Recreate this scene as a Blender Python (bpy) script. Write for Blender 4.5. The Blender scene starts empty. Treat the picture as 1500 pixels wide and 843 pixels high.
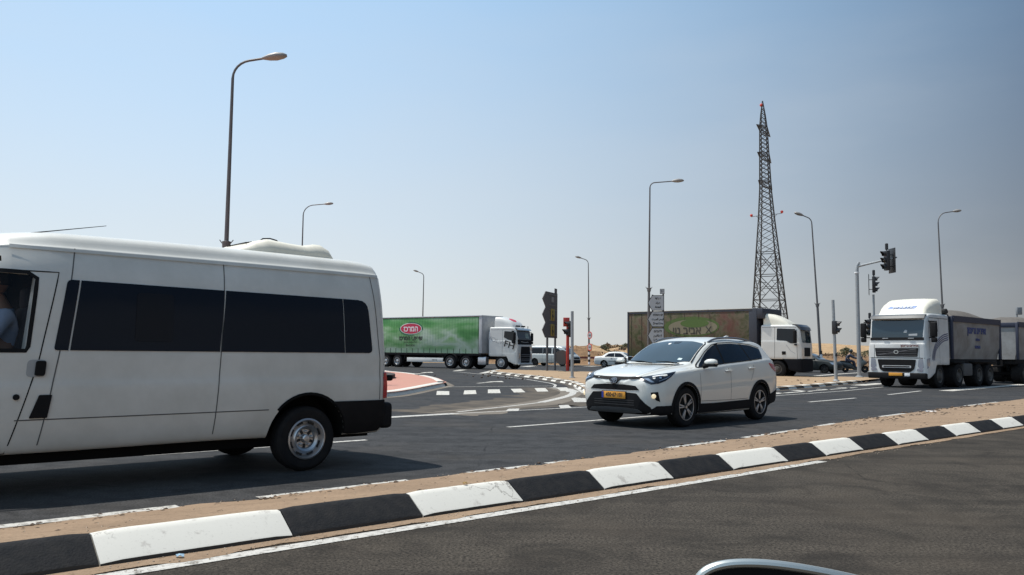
import bpy, bmesh, math, random
from mathutils import Vector, Matrix, noise
from mathutils.bvhtree import BVHTree
random.seed(7)
SC = bpy.context.scene
COL = SC.collection
R = math.radians
# ------------------------------------------------------------------ camera
FPX, EYE = 1220.0, 1.3
PIT, ROL = math.atan(94.5 / FPX), math.atan(0.0117)
cf = Vector((0, math.cos(PIT), math.sin(PIT)))
r0 = Vector((1, 0, 0)); u0 = r0.cross(cf)
cr = r0 * math.cos(ROL) + u0 * math.sin(ROL)
cu = -r0 * math.sin(ROL) + u0 * math.cos(ROL)
cam = bpy.data.objects.new('camera', bpy.data.cameras.new('camera'))
cam.data.lens = FPX / 1500 * 36; cam.data.sensor_width = 36
cam.data.clip_start = 0.05; cam.data.clip_end = 9000
M4 = Matrix((cr, cu, -cf)).transposed().to_4x4(); M4.translation = (0, 0, EYE)
cam.matrix_world = M4
COL.objects.link(cam); SC.camera = cam
# ------------------------------------------------------------------ sky, sun, exposure
SUN = Vector((-0.388, 0.148, 1.0)).normalized()
elev = math.asin(SUN.z); srot = math.atan2(SUN.x, SUN.y)
W = bpy.data.worlds.new('World'); SC.world = W; W.use_nodes = True
nt = W.node_tree; nt.nodes.clear()
sky = nt.nodes.new('ShaderNodeTexSky'); sky.sky_type = 'NISHITA'; sky.sun_disc = False
sky.sun_elevation = elev; sky.sun_rotation = srot
sky.air_density = 1.0; sky.dust_density = 1.2; sky.ozone_density = 1.5; sky.altitude = 200
bg = nt.nodes.new('ShaderNodeBackground'); bg.inputs['Strength'].default_value = 0.092
wo = nt.nodes.new('ShaderNodeOutputWorld')
# pale desert haze thickening towards the horizon; the sky is brighter on the sun's side
tcw = nt.nodes.new('ShaderNodeTexCoord'); sp = nt.nodes.new('ShaderNodeSeparateXYZ'); nt.links.new(tcw.outputs['Generated'], sp.inputs[0])
def wmap(out, a, b, c, d, t='SMOOTHSTEP'):
    m = nt.nodes.new('ShaderNodeMapRange'); m.interpolation_type = t; nt.links.new(out, m.inputs[0])
    for i, q in enumerate((a, b, c, d)): m.inputs[i + 1].default_value = q
    return m.outputs[0]
def wmix(f, a, b):
    m = nt.nodes.new('ShaderNodeMix'); m.data_type = 'RGBA'
    for i, v in ((0, f), (6, a), (7, b)):
        if isinstance(v, tuple): m.inputs[i].default_value = (*v, 1)
        elif isinstance(v, float): m.inputs[i].default_value = v
        else: nt.links.new(v, m.inputs[i])
    return m.outputs[2]
fl = wmap(sp.outputs['X'], -.50, .60, 0, 1, 'LINEAR'); pw = nt.nodes.new('ShaderNodeMath'); pw.operation = 'POWER'; pw.inputs[1].default_value = 2.3; nt.links.new(fl, pw.inputs[0]); fx = pw.outputs[0]; fz = wmap(sp.outputs['Z'], 0, .42, 0, 1, 'LINEAR')
low = wmix(fx, (9.0, 9.2, 8.9), (2.0, 2.0, 2.1)); high = wmix(fx, (6.0, 9.2, 12.8), (.3, 1.0, 2.1))
hazec = wmix(fz, low, high); wsky = wmix(wmap(sp.outputs['Z'], 0, .5, .92, .72), sky.outputs[0], hazec)
cl = nt.nodes.new('ShaderNodeTexNoise'); cl.inputs['Scale'].default_value = 2.2; cl.inputs['Detail'].default_value = 6; cmp_ = nt.nodes.new('ShaderNodeMapping'); cmp_.inputs['Scale'].default_value = (1, 1, 3.5)
nt.links.new(tcw.outputs['Generated'], cmp_.inputs[0]); nt.links.new(cmp_.outputs[0], cl.inputs['Vector'])
wsky = wmix(wmap(cl.outputs['Fac'], .40, .75, 0, .14), wsky, (7.6, 7.8, 7.9))
nt.links.new(wsky, bg.inputs[0]); nt.links.new(bg.outputs[0], wo.inputs[0])
sl = bpy.data.lights.new('sun', 'SUN'); sl.energy = 4.8; sl.angle = R(0.55); sl.color = (1.0, 0.95, 0.87)
so = bpy.data.objects.new('sun', sl); so.rotation_euler = SUN.to_track_quat('Z', 'Y').to_euler(); COL.objects.link(so)
so.location = (0, 0, 50)
SC.view_settings.view_transform = 'Standard'; SC.view_settings.look = 'None'
SC.view_settings.exposure = 0.0; SC.view_settings.gamma = 1.0; SC.view_settings.use_curve_mapping = False

# ------------------------------------------------------------------ survey helpers
RA = R(41.9); US = Vector((math.cos(RA), math.sin(RA), 0)); UT = Vector((-math.sin(RA), math.cos(RA), 0))
def S(s, t, z=0.0): return US * s + UT * t + Vector((0, 0, z))          # road coordinates -> world
def G(x, y, z=0.0):                                                      # survey of the photograph: ground point
    d = cf + cr * ((x - 750) / FPX) - cu * ((y - 421.5) / FPX)
    k = (z - EYE) / d.z
    return Vector((d.x * k, d.y * k, z))
def X_at(px, Y): return (px - 750) / FPX * Y * 1.0                       # lateral metres at distance Y
def Z_at(px, y, Y): return EYE + (516 + .0117 * (px - 750) - y) / FPX * Y
# ------------------------------------------------------------------ materials
MATS = {}
def mat(name, col, rough=0.6, metal=0.0, spec=0.5, coat=0.0, var=0.0, vscale=3.0, vcol=None, bump=0.0, bscale=40.0, emit=None, detail=4, trans=0, alpha=1):
    if name in MATS: return MATS[name]
    m = bpy.data.materials.new(name); m.use_nodes = True
    n = m.node_tree.nodes; l = m.node_tree.links; b = n['Principled BSDF']
    b.inputs['Base Color'].default_value = (*col, 1); b.inputs['Roughness'].default_value = rough
    b.inputs['Metallic'].default_value = metal; b.inputs['Specular IOR Level'].default_value = spec
    b.inputs['Coat Weight'].default_value = coat; b.inputs['Coat Roughness'].default_value = 0.05
    if trans: b.inputs['Transmission Weight'].default_value = trans
    if alpha < 1: b.inputs['Alpha'].default_value = alpha
    if emit: b.inputs['Emission Color'].default_value = (*emit[:3], 1); b.inputs['Emission Strength'].default_value = emit[3]
    if var > 0 or bump > 0:
        tc = n.new('ShaderNodeTexCoord')
    if var > 0:
        t = n.new('ShaderNodeTexNoise'); t.inputs['Scale'].default_value = vscale; t.inputs['Detail'].default_value = detail
        t.inputs['Roughness'].default_value = 0.65
        l.new(tc.outputs['Object'], t.inputs['Vector'])
        mr = n.new('ShaderNodeMapRange'); mr.inputs[1].default_value = 0.35; mr.inputs[2].default_value = 0.68
        mr.inputs[3].default_value = 0; mr.inputs[4].default_value = var
        l.new(t.outputs['Fac'], mr.inputs[0])
        mx = n.new('ShaderNodeMix'); mx.data_type = 'RGBA'
        mx.inputs[6].default_value = (*col, 1); mx.inputs[7].default_value = (*(vcol or [c * .55 for c in col]), 1)
        l.new(mr.outputs[0], mx.inputs[0]); l.new(mx.outputs[2], b.inputs['Base Color'])
    if bump > 0:
        t2 = n.new('ShaderNodeTexNoise'); t2.inputs['Scale'].default_value = bscale; t2.inputs['Detail'].default_value = 5
        l.new(tc.outputs['Object'], t2.inputs['Vector'])
        bp = n.new('ShaderNodeBump'); bp.inputs['Strength'].default_value = bump; bp.inputs['Distance'].default_value = 0.02
        l.new(t2.outputs['Fac'], bp.inputs['Height']); l.new(bp.outputs['Normal'], b.inputs['Normal'])
    MATS[name] = m
    return m
def N(m): return m.node_tree.nodes, m.node_tree.links, m.node_tree.nodes['Principled BSDF']
def ramp(n, pts):
    r = n.new('ShaderNodeValToRGB'); e = r.color_ramp.elements
    while len(e) > 1: e.remove(e[-1])
    e[0].position = pts[0][0]; e[0].color = (*pts[0][1], 1)
    for p, c in pts[1:]:
        q = e.new(p); q.color = (*c, 1)
    return r
def noise_node(n, l, vec, scale, detail=5, rough=.6, dist=0):
    t = n.new('ShaderNodeTexNoise'); t.inputs['Scale'].default_value = scale; t.inputs['Detail'].default_value = detail
    t.inputs['Roughness'].default_value = rough; t.inputs['Distortion'].default_value = dist
    l.new(vec, t.inputs['Vector']); return t
def mixc(n, l, fac, a, b, mode='MIX'):
    mx = n.new('ShaderNodeMix'); mx.data_type = 'RGBA'; mx.blend_type = mode
    for s, v in ((0, fac), (6, a), (7, b)):
        if isinstance(v, (int, float)): mx.inputs[s].default_value = v
        elif isinstance(v, tuple): mx.inputs[s].default_value = (*v, 1)
        else: l.new(v, mx.inputs[s])
    return mx.outputs[2]
def mrange(n, l, v, a, b, c=0., d=1.):
    m = n.new('ShaderNodeMapRange'); l.new(v, m.inputs[0])
    for i, q in enumerate((a, b, c, d)): m.inputs[i + 1].default_value = q
    return m.outputs[0]
def asphalt(name, base, tint, dust, grain, dusty=0.25, msc=3.5):
    m = mat(name, base, .9, spec=.14); n, l, b = N(m)
    tc = n.new('ShaderNodeTexCoord'); v = tc.outputs['Object']
    g = noise_node(n, l, v, grain, 3, .8); big = noise_node(n, l, v, .45, 5, .6); mid = noise_node(n, l, v, msc, 6, .62, .8)
    mp = n.new('ShaderNodeMapping'); mp.inputs['Rotation'].default_value = (0, 0, -RA); mp.inputs['Scale'].default_value = (.10, 1.6, 1)
    l.new(v, mp.inputs['Vector'])
    streak = noise_node(n, l, mp.outputs[0], 1.3, 4, .6)
    c = mixc(n, l, mrange(n, l, g.outputs['Fac'], .35, .66), tuple(x * .3 for x in base), tuple(x * 1.95 for x in tint))
    c = mixc(n, l, mrange(n, l, mid.outputs['Fac'], .45, .65, 0, .65), c, tuple(x * .5 for x in base))
    c = mixc(n, l, mrange(n, l, streak.outputs['Fac'], .45, .68, 0, .6), c, tuple(x * .6 for x in base))
    c = mixc(n, l, mrange(n, l, big.outputs['Fac'], .5, .75, 0, dusty), c, dust)
    vo = n.new('ShaderNodeTexVoronoi'); vo.feature = 'DISTANCE_TO_EDGE'; vo.inputs['Scale'].default_value = .22      # long hairline cracks
    wv = noise_node(n, l, v, 1.1, 5, .6); l.new(mixc(n, l, .12, v, wv.outputs['Color']), vo.inputs['Vector'])
    gm = n.new('ShaderNodeMath'); gm.operation = 'MULTIPLY'; l.new(mrange(n, l, vo.outputs['Distance'], 0, .0035, 1, 0), gm.inputs[0]); l.new(mrange(n, l, wv.outputs['Fac'], .45, .6, 0, .8), gm.inputs[1])
    c = mixc(n, l, gm.outputs[0], c, tuple(x * .25 for x in base))
    oil = noise_node(n, l, v, 2.3, 3, .5); c = mixc(n, l, mrange(n, l, oil.outputs['Fac'], .70, .76, 0, .6), c, tuple(x * .4 for x in base))
    l.new(c, b.inputs['Base Color'])
    bp = n.new('ShaderNodeBump'); bp.inputs['Strength'].default_value = .7; bp.inputs['Distance'].default_value = .006
    l.new(g.outputs['Fac'], bp.inputs['Height']); l.new(bp.outputs[0], b.inputs['Normal'])
    return m
A_FAR = asphalt('asphalt', (.034, .035, .037), (.043, .043, .044), (.095, .08, .065), 55, .30)
A_NEAR = asphalt('old_asphalt', (.034, .029, .024), (.051, .043, .034), (.075, .060, .045), 48, .5, 1.5)
def sand_mat(name, a, b_, c_, sc=1.0):
    m = mat(name, a, .95, spec=.15); n, l, b = N(m)
    tc = n.new('ShaderNodeTexCoord'); v = tc.outputs['Object']
    n1 = noise_node(n, l, v, 1.3 * sc, 7, .65, .4); n2 = noise_node(n, l, v, 26 * sc, 4, .7); n3 = noise_node(n, l, v, 7 * sc, 6, .7)
    c = mixc(n, l, mrange(n, l, n1.outputs['Fac'], .35, .7), a, b_)
    c = mixc(n, l, mrange(n, l, n2.outputs['Fac'], .54, .7, 0, .75), c, c_)
    c = mixc(n, l, mrange(n, l, n3.outputs['Fac'], .56, .7, 0, .5), c, tuple(x * .6 for x in b_))
    l.new(c, b.inputs['Base Color'])
    bp = n.new('ShaderNodeBump'); bp.inputs['Strength'].default_value = .8; bp.inputs['Distance'].default_value = .02
    l.new(n2.outputs['Fac'], bp.inputs['Height']); l.new(bp.outputs[0], b.inputs['Normal'])
    return m
SAND = sand_mat('median_sand', (.31, .218, .145), (.235, .165, .11), (.12, .085, .055))
SAND2 = sand_mat('island_sand', (.38, .27, .17), (.29, .20, .125), (.18, .125, .08), .6)
APRON = sand_mat('gutter_dust', (.19, .165, .135), (.14, .12, .10), (.10, .085, .07), .6)
def desert(name, a, b_, c_, d_, st_s):
    m = mat(name, a, .95, spec=.1); n, l, b = N(m)
    tc = n.new('ShaderNodeTexCoord'); v = tc.outputs['Object']
    mp = n.new('ShaderNodeMapping'); mp.inputs['Scale'].default_value = (.05, .16, .9); l.new(v, mp.inputs['Vector'])
    st = noise_node(n, l, mp.outputs[0], st_s, 7, .65, .3); n1 = noise_node(n, l, v, .35, 7, .7); n2 = noise_node(n, l, v, 1.6, 6, .7)
    c = mixc(n, l, mrange(n, l, st.outputs['Fac'], .38, .65), a, b_)
    c = mixc(n, l, mrange(n, l, n1.outputs['Fac'], .48, .66, 0, .85), c, c_)
    c = mixc(n, l, mrange(n, l, n2.outputs['Fac'], .52, .66, 0, .75), c, d_)
    l.new(c, b.inputs['Base Color'])
    bp = n.new('ShaderNodeBump'); bp.inputs['Strength'].default_value = 1; bp.inputs['Distance'].default_value = .3
    l.new(n2.outputs['Fac'], bp.inputs['Height']); l.new(bp.outputs[0], b.inputs['Normal'])
    return m
DESERT = desert('desert_soil', (.46, .32, .19), (.36, .24, .13), (.30, .19, .10), (.24, .16, .09), 2.2)
BERM = desert('berm_soil', (.29, .18, .10), (.21, .125, .07), (.14, .085, .05), (.09, .06, .04), 2.5)
def brick():
    m = mat('red_paving', (.42, .14, .10), .85, spec=.2); n, l, b = N(m)
    tc = n.new('ShaderNodeTexCoord'); v = tc.outputs['Object']
    br = n.new('ShaderNodeTexBrick'); br.inputs['Scale'].default_value = 5; l.new(v, br.inputs['Vector'])
    br.inputs['Color1'].default_value = (.50, .24, .19, 1); br.inputs['Color2'].default_value = (.44, .21, .165, 1); br.inputs['Mortar'].default_value = (.36, .2, .15, 1)
    n1 = noise_node(n, l, v, .8, 6, .6)
    c = mixc(n, l, mrange(n, l, n1.outputs['Fac'], .4, .75, 0, .6), br.outputs['Color'], (.42, .26, .18))
    l.new(c, b.inputs['Base Color']); return m
BRICK = brick()
def paint_mark(name, col, wear, under, scale=9):
    m = mat(name, col, .7, spec=.3); n, l, b = N(m)
    tc = n.new('ShaderNodeTexCoord'); v = tc.outputs['Object']
    a = noise_node(n, l, v, scale, 8, .75); a2 = noise_node(n, l, v, scale * 7, 3, .7)
    c = mixc(n, l, mrange(n, l, a.outputs['Fac'], .60 - wear * .25, .72 - wear * .2), col, under)
    c = mixc(n, l, mrange(n, l, a2.outputs['Fac'], .60, .75, 0, .6), c, under)
    l.new(c, b.inputs['Base Color']); return m
LINE = paint_mark('road_paint', (.50, .48, .44), .45, (.15, .135, .115), 16)
LINE_OLD = paint_mark('worn_road_paint', (.55, .53, .48), .50, (.25, .21, .16), 12)
KW = paint_mark('kerb_white', (.64, .615, .55), .15, (.40, .37, .33), 7)
KD = mat('kerb_dark_foot', (.05, .045, .04), .9, var=.5, vscale=12)  # dark tone for the lowest strip of the kerb face
DUST = mat('road_dust', (.12, .10, .08), .95, spec=.1, var=.9, vcol=(.05, .047, .043), vscale=1.6, detail=8)
def cracks(m):
    n, l, b = N(m); tc = n.new('ShaderNodeTexCoord'); vo = n.new('ShaderNodeTexVoronoi'); vo.feature = 'DISTANCE_TO_EDGE'; vo.inputs['Scale'].default_value = 1.7
    w = noise_node(n, l, tc.outputs['Object'], 5, 4, .6); mx = mixc(n, l, .25, tc.outputs['Object'], w.outputs['Color']); l.new(mx, vo.inputs['Vector'])
    k = noise_node(n, l, tc.outputs['Object'], 1.7, 2, .5); f = mrange(n, l, vo.outputs['Distance'], .0, .012, 1, 0); g = n.new('ShaderNodeMath'); g.operation = 'MULTIPLY'
    l.new(f, g.inputs[0]); l.new(mrange(n, l, k.outputs['Fac'], .54, .62, 0, .8), g.inputs[1]); old = b.inputs['Base Color'].links[0].from_socket
    l.new(mixc(n, l, g.outputs[0], old, (.16, .14, .12)), b.inputs['Base Color'])
cracks(KW)
KB = mat('kerb_black', (.011, .012, .014), .8, spec=.15, var=.5, vcol=(.035, .032, .03), vscale=9, bump=.3, bscale=70)
KC = mat('kerb_concrete', (.36, .34, .31), .9, var=.6, vcol=(.2, .18, .16), vscale=8, bump=.4)
WHITE = mat('white_paint', (.66, .655, .62), .35, coat=.5, var=.35, vcol=(.50, .50, .47), vscale=1.1)
VANW = mat('van_white', (.66, .65, .60), .42, coat=.25, var=.75, vcol=(.51, .50, .45), vscale=1.6, detail=6)
PEARL = mat('pearl_white', (.68, .675, .62), .25, coat=1.0)
CREAM = mat('cream_plastic', (.76, .72, .60), .5, var=.3, vscale=4)
CREAMW = mat('cream_paint', (.78, .74, .62), .45, coat=.2, var=.3, vcol=(.62, .58, .48), vscale=2)
SILV = mat('silver_paint', (.48, .49, .47), .35, metal=.35, coat=.4)
DGREY = mat('dark_green_grey_paint', (.016, .020, .020), .5, spec=.25)
GLASS = mat('dark_glass', (.007, .009, .013), .05, spec=.38)
TINT = mat('tinted_glass', (.006, .007, .011), .09, spec=.34)
WSG = mat('windscreen_glass', (.015, .028, .036), .03, spec=.65, coat=.35)
BLK = mat('black_plastic', (.010, .010, .011), .7, spec=.15, var=.3, vcol=(.022, .020, .019), vscale=6)
GAP = mat('panel_gap', (.01, .01, .01), .9, spec=.1)
WELL = mat('wheel_well', (.012, .012, .012), .95, spec=.05)
RUB = mat('tyre_rubber', (.012, .012, .013), .85, spec=.15, var=.5, vcol=(.032, .029, .026), vscale=7)
RIM = mat('rim_silver', (.52, .53, .54), .32, metal=.85, var=.3, vscale=12)
RIMD = mat('rim_dark', (.03, .03, .03), .5, metal=.3)
CHR = mat('chrome', (.8, .8, .8), .12, metal=1)
STEEL = mat('galvanised_steel', (.40, .42, .43), .5, metal=.35, var=.4, vscale=9)
POLE = mat('lamp_post_steel', (.13, .125, .13), .55, metal=.3, var=.5, vcol=(.2, .18, .15), vscale=3)
PYL = mat('pylon_steel', (.055, .052, .05), .7, metal=.2)
RED = mat('red_lens', (.45, .02, .03), .2, coat=.8)
REDP = mat('red_painted_metal', (.55, .035, .02), .45, coat=.2)
LAMPG = mat('headlamp_glass', (.22, .27, .34), .08, spec=.8, coat=1, metal=.3)
AMB = mat('fog_lamp_glow', (.9, .75, .5), .2, emit=(1, .8, .5, .6))
YEL = mat('plate_yellow', (.75, .33, .04), .5)
PBLUE = mat('plate_blue', (.02, .04, .3), .5)
INK = mat('black_ink', (.02, .02, .02), .6)
WINK = mat('white_ink', (.8, .8, .8), .6)
LOAD = mat('gravel_load', (.13, .115, .10), .95, var=.7, vscale=5, bump=.8, bscale=12)
GREYSIGN = mat('sign_back_grey', (.115, .115, .12), .6, metal=.2, var=.3, vscale=5)
SIGNF = mat('sign_face_white', (.36, .38, .40), .5)
# ------------------------------------------------------------------ object helpers
def link(o, parent=None):
    COL.objects.link(o)
    if parent: o.parent = parent
    return o
def tag(o, label=None, cat=None, group=None, kind=None):
    if label: o['label'] = label
    if cat: o['category'] = cat
    if group: o['group'] = group
    if kind: o['kind'] = kind
    return o
def thing(name, label, cat, loc=(0, 0, 0), rz=0.0, group=None):
    o = bpy.data.objects.new(name, None); o.empty_display_size = .2
    o.location = loc; o.rotation_euler = (0, 0, rz); link(o)
    return tag(o, label, cat, group)
def fin(name, bm, m, parent=None, smooth=True, ang=32, loc=None):
    me = bpy.data.meshes.new(name)
    bm.to_mesh(me); bm.free()
    for mm in (m if isinstance(m, (list, tuple)) else [m]): me.materials.append(mm)
    if smooth:
        me.polygons.foreach_set('use_smooth', [True] * len(me.polygons))
        me.set_sharp_from_angle(angle=R(ang))
    o = bpy.data.objects.new(name, me)
    if loc is not None: o.location = loc
    return link(o, parent)
def NB(): return bmesh.new()
def box(bm, c, s, rz=0, bev=0.0, seg=2, mi=0, rx=0, ry=0):
    r = bmesh.ops.create_cube(bm, size=1.0)
    vs = r['verts']
    for v in vs: v.co = Vector((v.co.x * s[0], v.co.y * s[1], v.co.z * s[2]))
    fs = list({f for v in vs for f in v.link_faces})
    if bev > 0:
        es = list({e for f in fs for e in f.edges})
        q = bmesh.ops.bevel(bm, geom=es, offset=min(bev, min(s) * .45), segments=seg, affect='EDGES', profile=.5)
        vs = list({v for f in q['faces'] for v in f.verts} | {v for v in vs if v.is_valid})
        fs = list({f for v in vs for f in v.link_faces})
    m = Matrix.Translation(c) @ Matrix.Rotation(rz, 4, 'Z') @ Matrix.Rotation(ry, 4, 'Y') @ Matrix.Rotation(rx, 4, 'X')
    for v in vs: v.co = m @ v.co
    for f in fs: f.material_index = mi
    return bm
def tube(bm, pts, r, seg=8, cap=True, mi=0):
    pts = [Vector(p) for p in pts]; n = len(pts)
    rs = r if isinstance(r, (list, tuple)) else [r] * n
    rings = []; up = None
    for i, p in enumerate(pts):
        d = (pts[min(i + 1, n - 1)] - pts[max(i - 1, 0)]).normalized()
        if up is None: up = Vector((0, 0, 1)) if abs(d.z) < .9 else Vector((1, 0, 0))
        a = d.cross(up).normalized(); b = a.cross(d).normalized(); up = b
        rings.append([bm.verts.new(p + (a * math.cos(2 * math.pi * k / seg) + b * math.sin(2 * math.pi * k / seg)) * rs[i]) for k in range(seg)])
    for i in range(n - 1):
        for k in range(seg):
            f = bm.faces.new((rings[i][k], rings[i][(k + 1) % seg], rings[i + 1][(k + 1) % seg], rings[i + 1][k])); f.material_index = mi
    if cap:
        for rg in (rings[0][::-1], rings[-1]): f = bm.faces.new(rg); f.material_index = mi
    return bm
def lathe(bm, prof, c, axis='y', seg=28, sign=1, mi=0, closed=False, cap0=True):
    """prof: list of (radius, offset along axis)"""
    rings = []
    for r, h in prof:
        ring = []
        for k in range(seg):
            a = 2 * math.pi * k / seg
            if axis == 'y': p = Vector((c[0] + r * math.cos(a), c[1] + sign * h, c[2] + r * math.sin(a)))
            elif axis == 'z': p = Vector((c[0] + r * math.cos(a), c[1] + r * math.sin(a), c[2] + sign * h))
            else: p = Vector((c[0] + sign * h, c[1] + r * math.cos(a), c[2] + r * math.sin(a)))
            ring.append(bm.verts.new(p))
        rings.append(ring)
    m = len(rings)
    for i in range(m - 1 + (1 if closed else 0)):
        for k in range(seg):
            f = bm.faces.new((rings[i][k], rings[i][(k + 1) % seg], rings[(i + 1) % m][(k + 1) % seg], rings[(i + 1) % m][k])); f.material_index = mi
    if not closed:
        for q in ((0, m - 1) if cap0 else (m - 1,)):
            if prof[q][0] > 1e-4:
                f = bm.faces.new(rings[q] if q else rings[q][::-1]); f.material_index = mi
    return bm
def prism(bm, poly, a, b, plane='xz', bev=0, mi=0):
    """extrude 2D polygon between a and b on the third axis"""
    def P(u, v, w): return {'xz': Vector((u, w, v)), 'yz': Vector((w, u, v)), 'xy': Vector((u, v, w))}[plane]
    lo = [bm.verts.new(P(u, v, a)) for u, v in poly]; hi = [bm.verts.new(P(u, v, b)) for u, v in poly]
    n = len(poly); fs = [bm.faces.new(lo[::-1]), bm.faces.new(hi)]
    for k in range(n): fs.append(bm.faces.new((lo[k], lo[(k + 1) % n], hi[(k + 1) % n], hi[k])))
    for f in fs: f.material_index = mi
    if bev > 0:
        es = [e for f in fs[:2] for e in f.edges]
        bmesh.ops.bevel(bm, geom=es, offset=bev, segments=3, affect='EDGES', profile=.5)
    bmesh.ops.recalc_face_normals(bm, faces=bm.faces)
    return bm
def rpoly(pts, r=.05, n=4):
    out = []; m = len(pts)
    for i in range(m):
        p = Vector(pts[i][:2]); rr = pts[i][2] if len(pts[i]) > 2 else r
        a = Vector(pts[i - 1][:2]); b = Vector(pts[(i + 1) % m][:2])
        if rr <= 0: out.append((p.x, p.y)); continue
        da = (a - p); db = (b - p); ra = min(rr, da.length * .45); rb = min(rr, db.length * .45)
        s = p + da.normalized() * ra; e = p + db.normalized() * rb
        for k in range(n + 1):
            t = k / n; q = s * (1 - t) ** 2 + p * 2 * t * (1 - t) + e * t * t
            out.append((q.x, q.y))
    return out
def arc(cx, cz, r, a0, a1, n=14): return [(cx + r * math.cos(R(a0 + (a1 - a0) * k / n)), cz + r * math.sin(R(a0 + (a1 - a0) * k / n))) for k in range(n + 1)]
def ell(cx, cz, a, b, n=28): return [(cx + a * math.cos(2 * math.pi * k / n), cz + b * math.sin(2 * math.pi * k / n)) for k in range(n)]
def pchip(xs, ys, x):
    n = len(xs)
    if x <= xs[0]: return ys[0]
    if x >= xs[-1]: return ys[-1]
    h = [xs[i + 1] - xs[i] for i in range(n - 1)]; d = [(ys[i + 1] - ys[i]) / h[i] for i in range(n - 1)]
    def m(i):
        if i == 0: return d[0]
        if i == n - 1: return d[-1]
        if d[i - 1] * d[i] <= 0: return 0
        w1 = 2 * h[i] + h[i - 1]; w2 = h[i] + 2 * h[i - 1]
        return (w1 + w2) / (w1 / d[i - 1] + w2 / d[i])
    i = max(k for k in range(n - 1) if xs[k] <= x)
    t = (x - xs[i]) / h[i]; a, b = m(i), m(i + 1)
    return (2 * t ** 3 - 3 * t * t + 1) * ys[i] + (t ** 3 - 2 * t * t + t) * h[i] * a + (-2 * t ** 3 + 3 * t * t) * ys[i + 1] + (t ** 3 - t * t) * h[i] * b
def chaikin(p, it=2):
    for _ in range(it):
        q = [p[0]]
        for a, b in zip(p, p[1:]):
            q.append((a[0] * .75 + b[0] * .25, a[1] * .75 + b[1] * .25)); q.append((a[0] * .25 + b[0] * .75, a[1] * .25 + b[1] * .75))
        q.append(p[-1]); p = q
    return p
def loft(table, secfn, step=.05, xs_extra=()):
    """table rows (x, params...) ; secfn(params)-> half section from bottom centre to top centre"""
    table = sorted(table); xs = [t[0] for t in table]; cols = list(zip(*[t[1:] for t in table]))
    n = max(2, int((xs[-1] - xs[0]) / step)); X = sorted(set([round(xs[0] + (xs[-1] - xs[0]) * k / n, 4) for k in range(n + 1)] + xs))
    X = [x for i, x in enumerate(X) if i == 0 or x - X[i - 1] > .004]
    bm = NB(); rings = []
    for x in X:
        pr = [pchip(xs, c, x) for c in cols]
        half = chaikin(secfn(*pr))
        ring = [bm.verts.new((x, -y, z)) for y, z in half[1:-1]][::-1]
        ring = [bm.verts.new((x, 0, half[0][1]))] + [bm.verts.new((x, y, z)) for y, z in half[1:-1]] + [bm.verts.new((x, 0, half[-1][1]))] + ring
        rings.append(ring)
    m = len(rings[0])
    for a, b in zip(rings, rings[1:]):
        for k in range(m): bm.faces.new((a[k], a[(k + 1) % m], b[(k + 1) % m], b[k]))
    h = (m // 2)
    for ring, fl in ((rings[0], 0), (rings[-1], 1)):
        for k in range(h):                       # cap strips between the two halves
            i0, i1, j0, j1 = k, k + 1, (m - k) % m, m - k - 1
            vs = []
            for q in ((i0, i1, j1, j0) if fl else (j0, j1, i1, i0)):
                if ring[q] not in vs: vs.append(ring[q])
            if len(vs) > 2: bm.faces.new(vs)
    bmesh.ops.recalc_face_normals(bm, faces=bm.faces)
    return bm
def cut(bm, cutters):
    """boolean difference; cutters = list of bmesh"""
    me = bpy.data.meshes.new('t'); bm.to_mesh(me); bm.free(); o = bpy.data.objects.new('t', me); COL.objects.link(o)
    objs = []
    for c in cutters:
        bmesh.ops.recalc_face_normals(c, faces=c.faces)
        cm = bpy.data.meshes.new('c'); c.to_mesh(cm); c.free(); co = bpy.data.objects.new('c', cm); COL.objects.link(co); objs.append(co)
        md = o.modifiers.new('b', 'BOOLEAN'); md.operation = 'DIFFERENCE'; md.solver = 'EXACT'; md.object = co
    dg = bpy.context.evaluated_depsgraph_get(); dg.update()
    res = bpy.data.meshes.new_from_object(o.evaluated_get(dg))
    for q in objs + [o]: bpy.data.objects.remove(q)
    out = NB(); out.from_mesh(res); return out
AX = {'L': (Vector((1, 0, 0)), Vector((0, 0, 1)), Vector((0, -1, 0))), 'Rt': (Vector((1, 0, 0)), Vector((0, 0, 1)), Vector((0, 1, 0))),
      'F': (Vector((0, 1, 0)), Vector((0, 0, 1)), Vector((-1, 0, 0))), 'B': (Vector((0, 1, 0)), Vector((0, 0, 1)), Vector((1, 0, 0))),
      'T': (Vector((1, 0, 0)), Vector((0, 1, 0)), Vector((0, 0, -1)))}
def frame(az):      # horizontal look direction given by azimuth of the outward normal
    d = Vector((-math.cos(R(az)), -math.sin(R(az)), 0)); return (Vector((-math.sin(R(az)), math.cos(R(az)), 0)), Vector((0, 0, 1)), d)
def project(bm, bvh, fr, off):
    U, V, D = fr
    for v in bm.verts:
        o = U * v.co.x + V * v.co.y - D * 12
        h = bvh.ray_cast(o, D)
        if h[0] is None:
            h = bvh.find_nearest(U * v.co.x + V * v.co.y - D * .8)
        nn = h[1] if h[1].dot(D) < 0 else -h[1]
        if nn.dot(D) > -.15: nn = -D
        v.co = h[0] + nn * off
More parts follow.
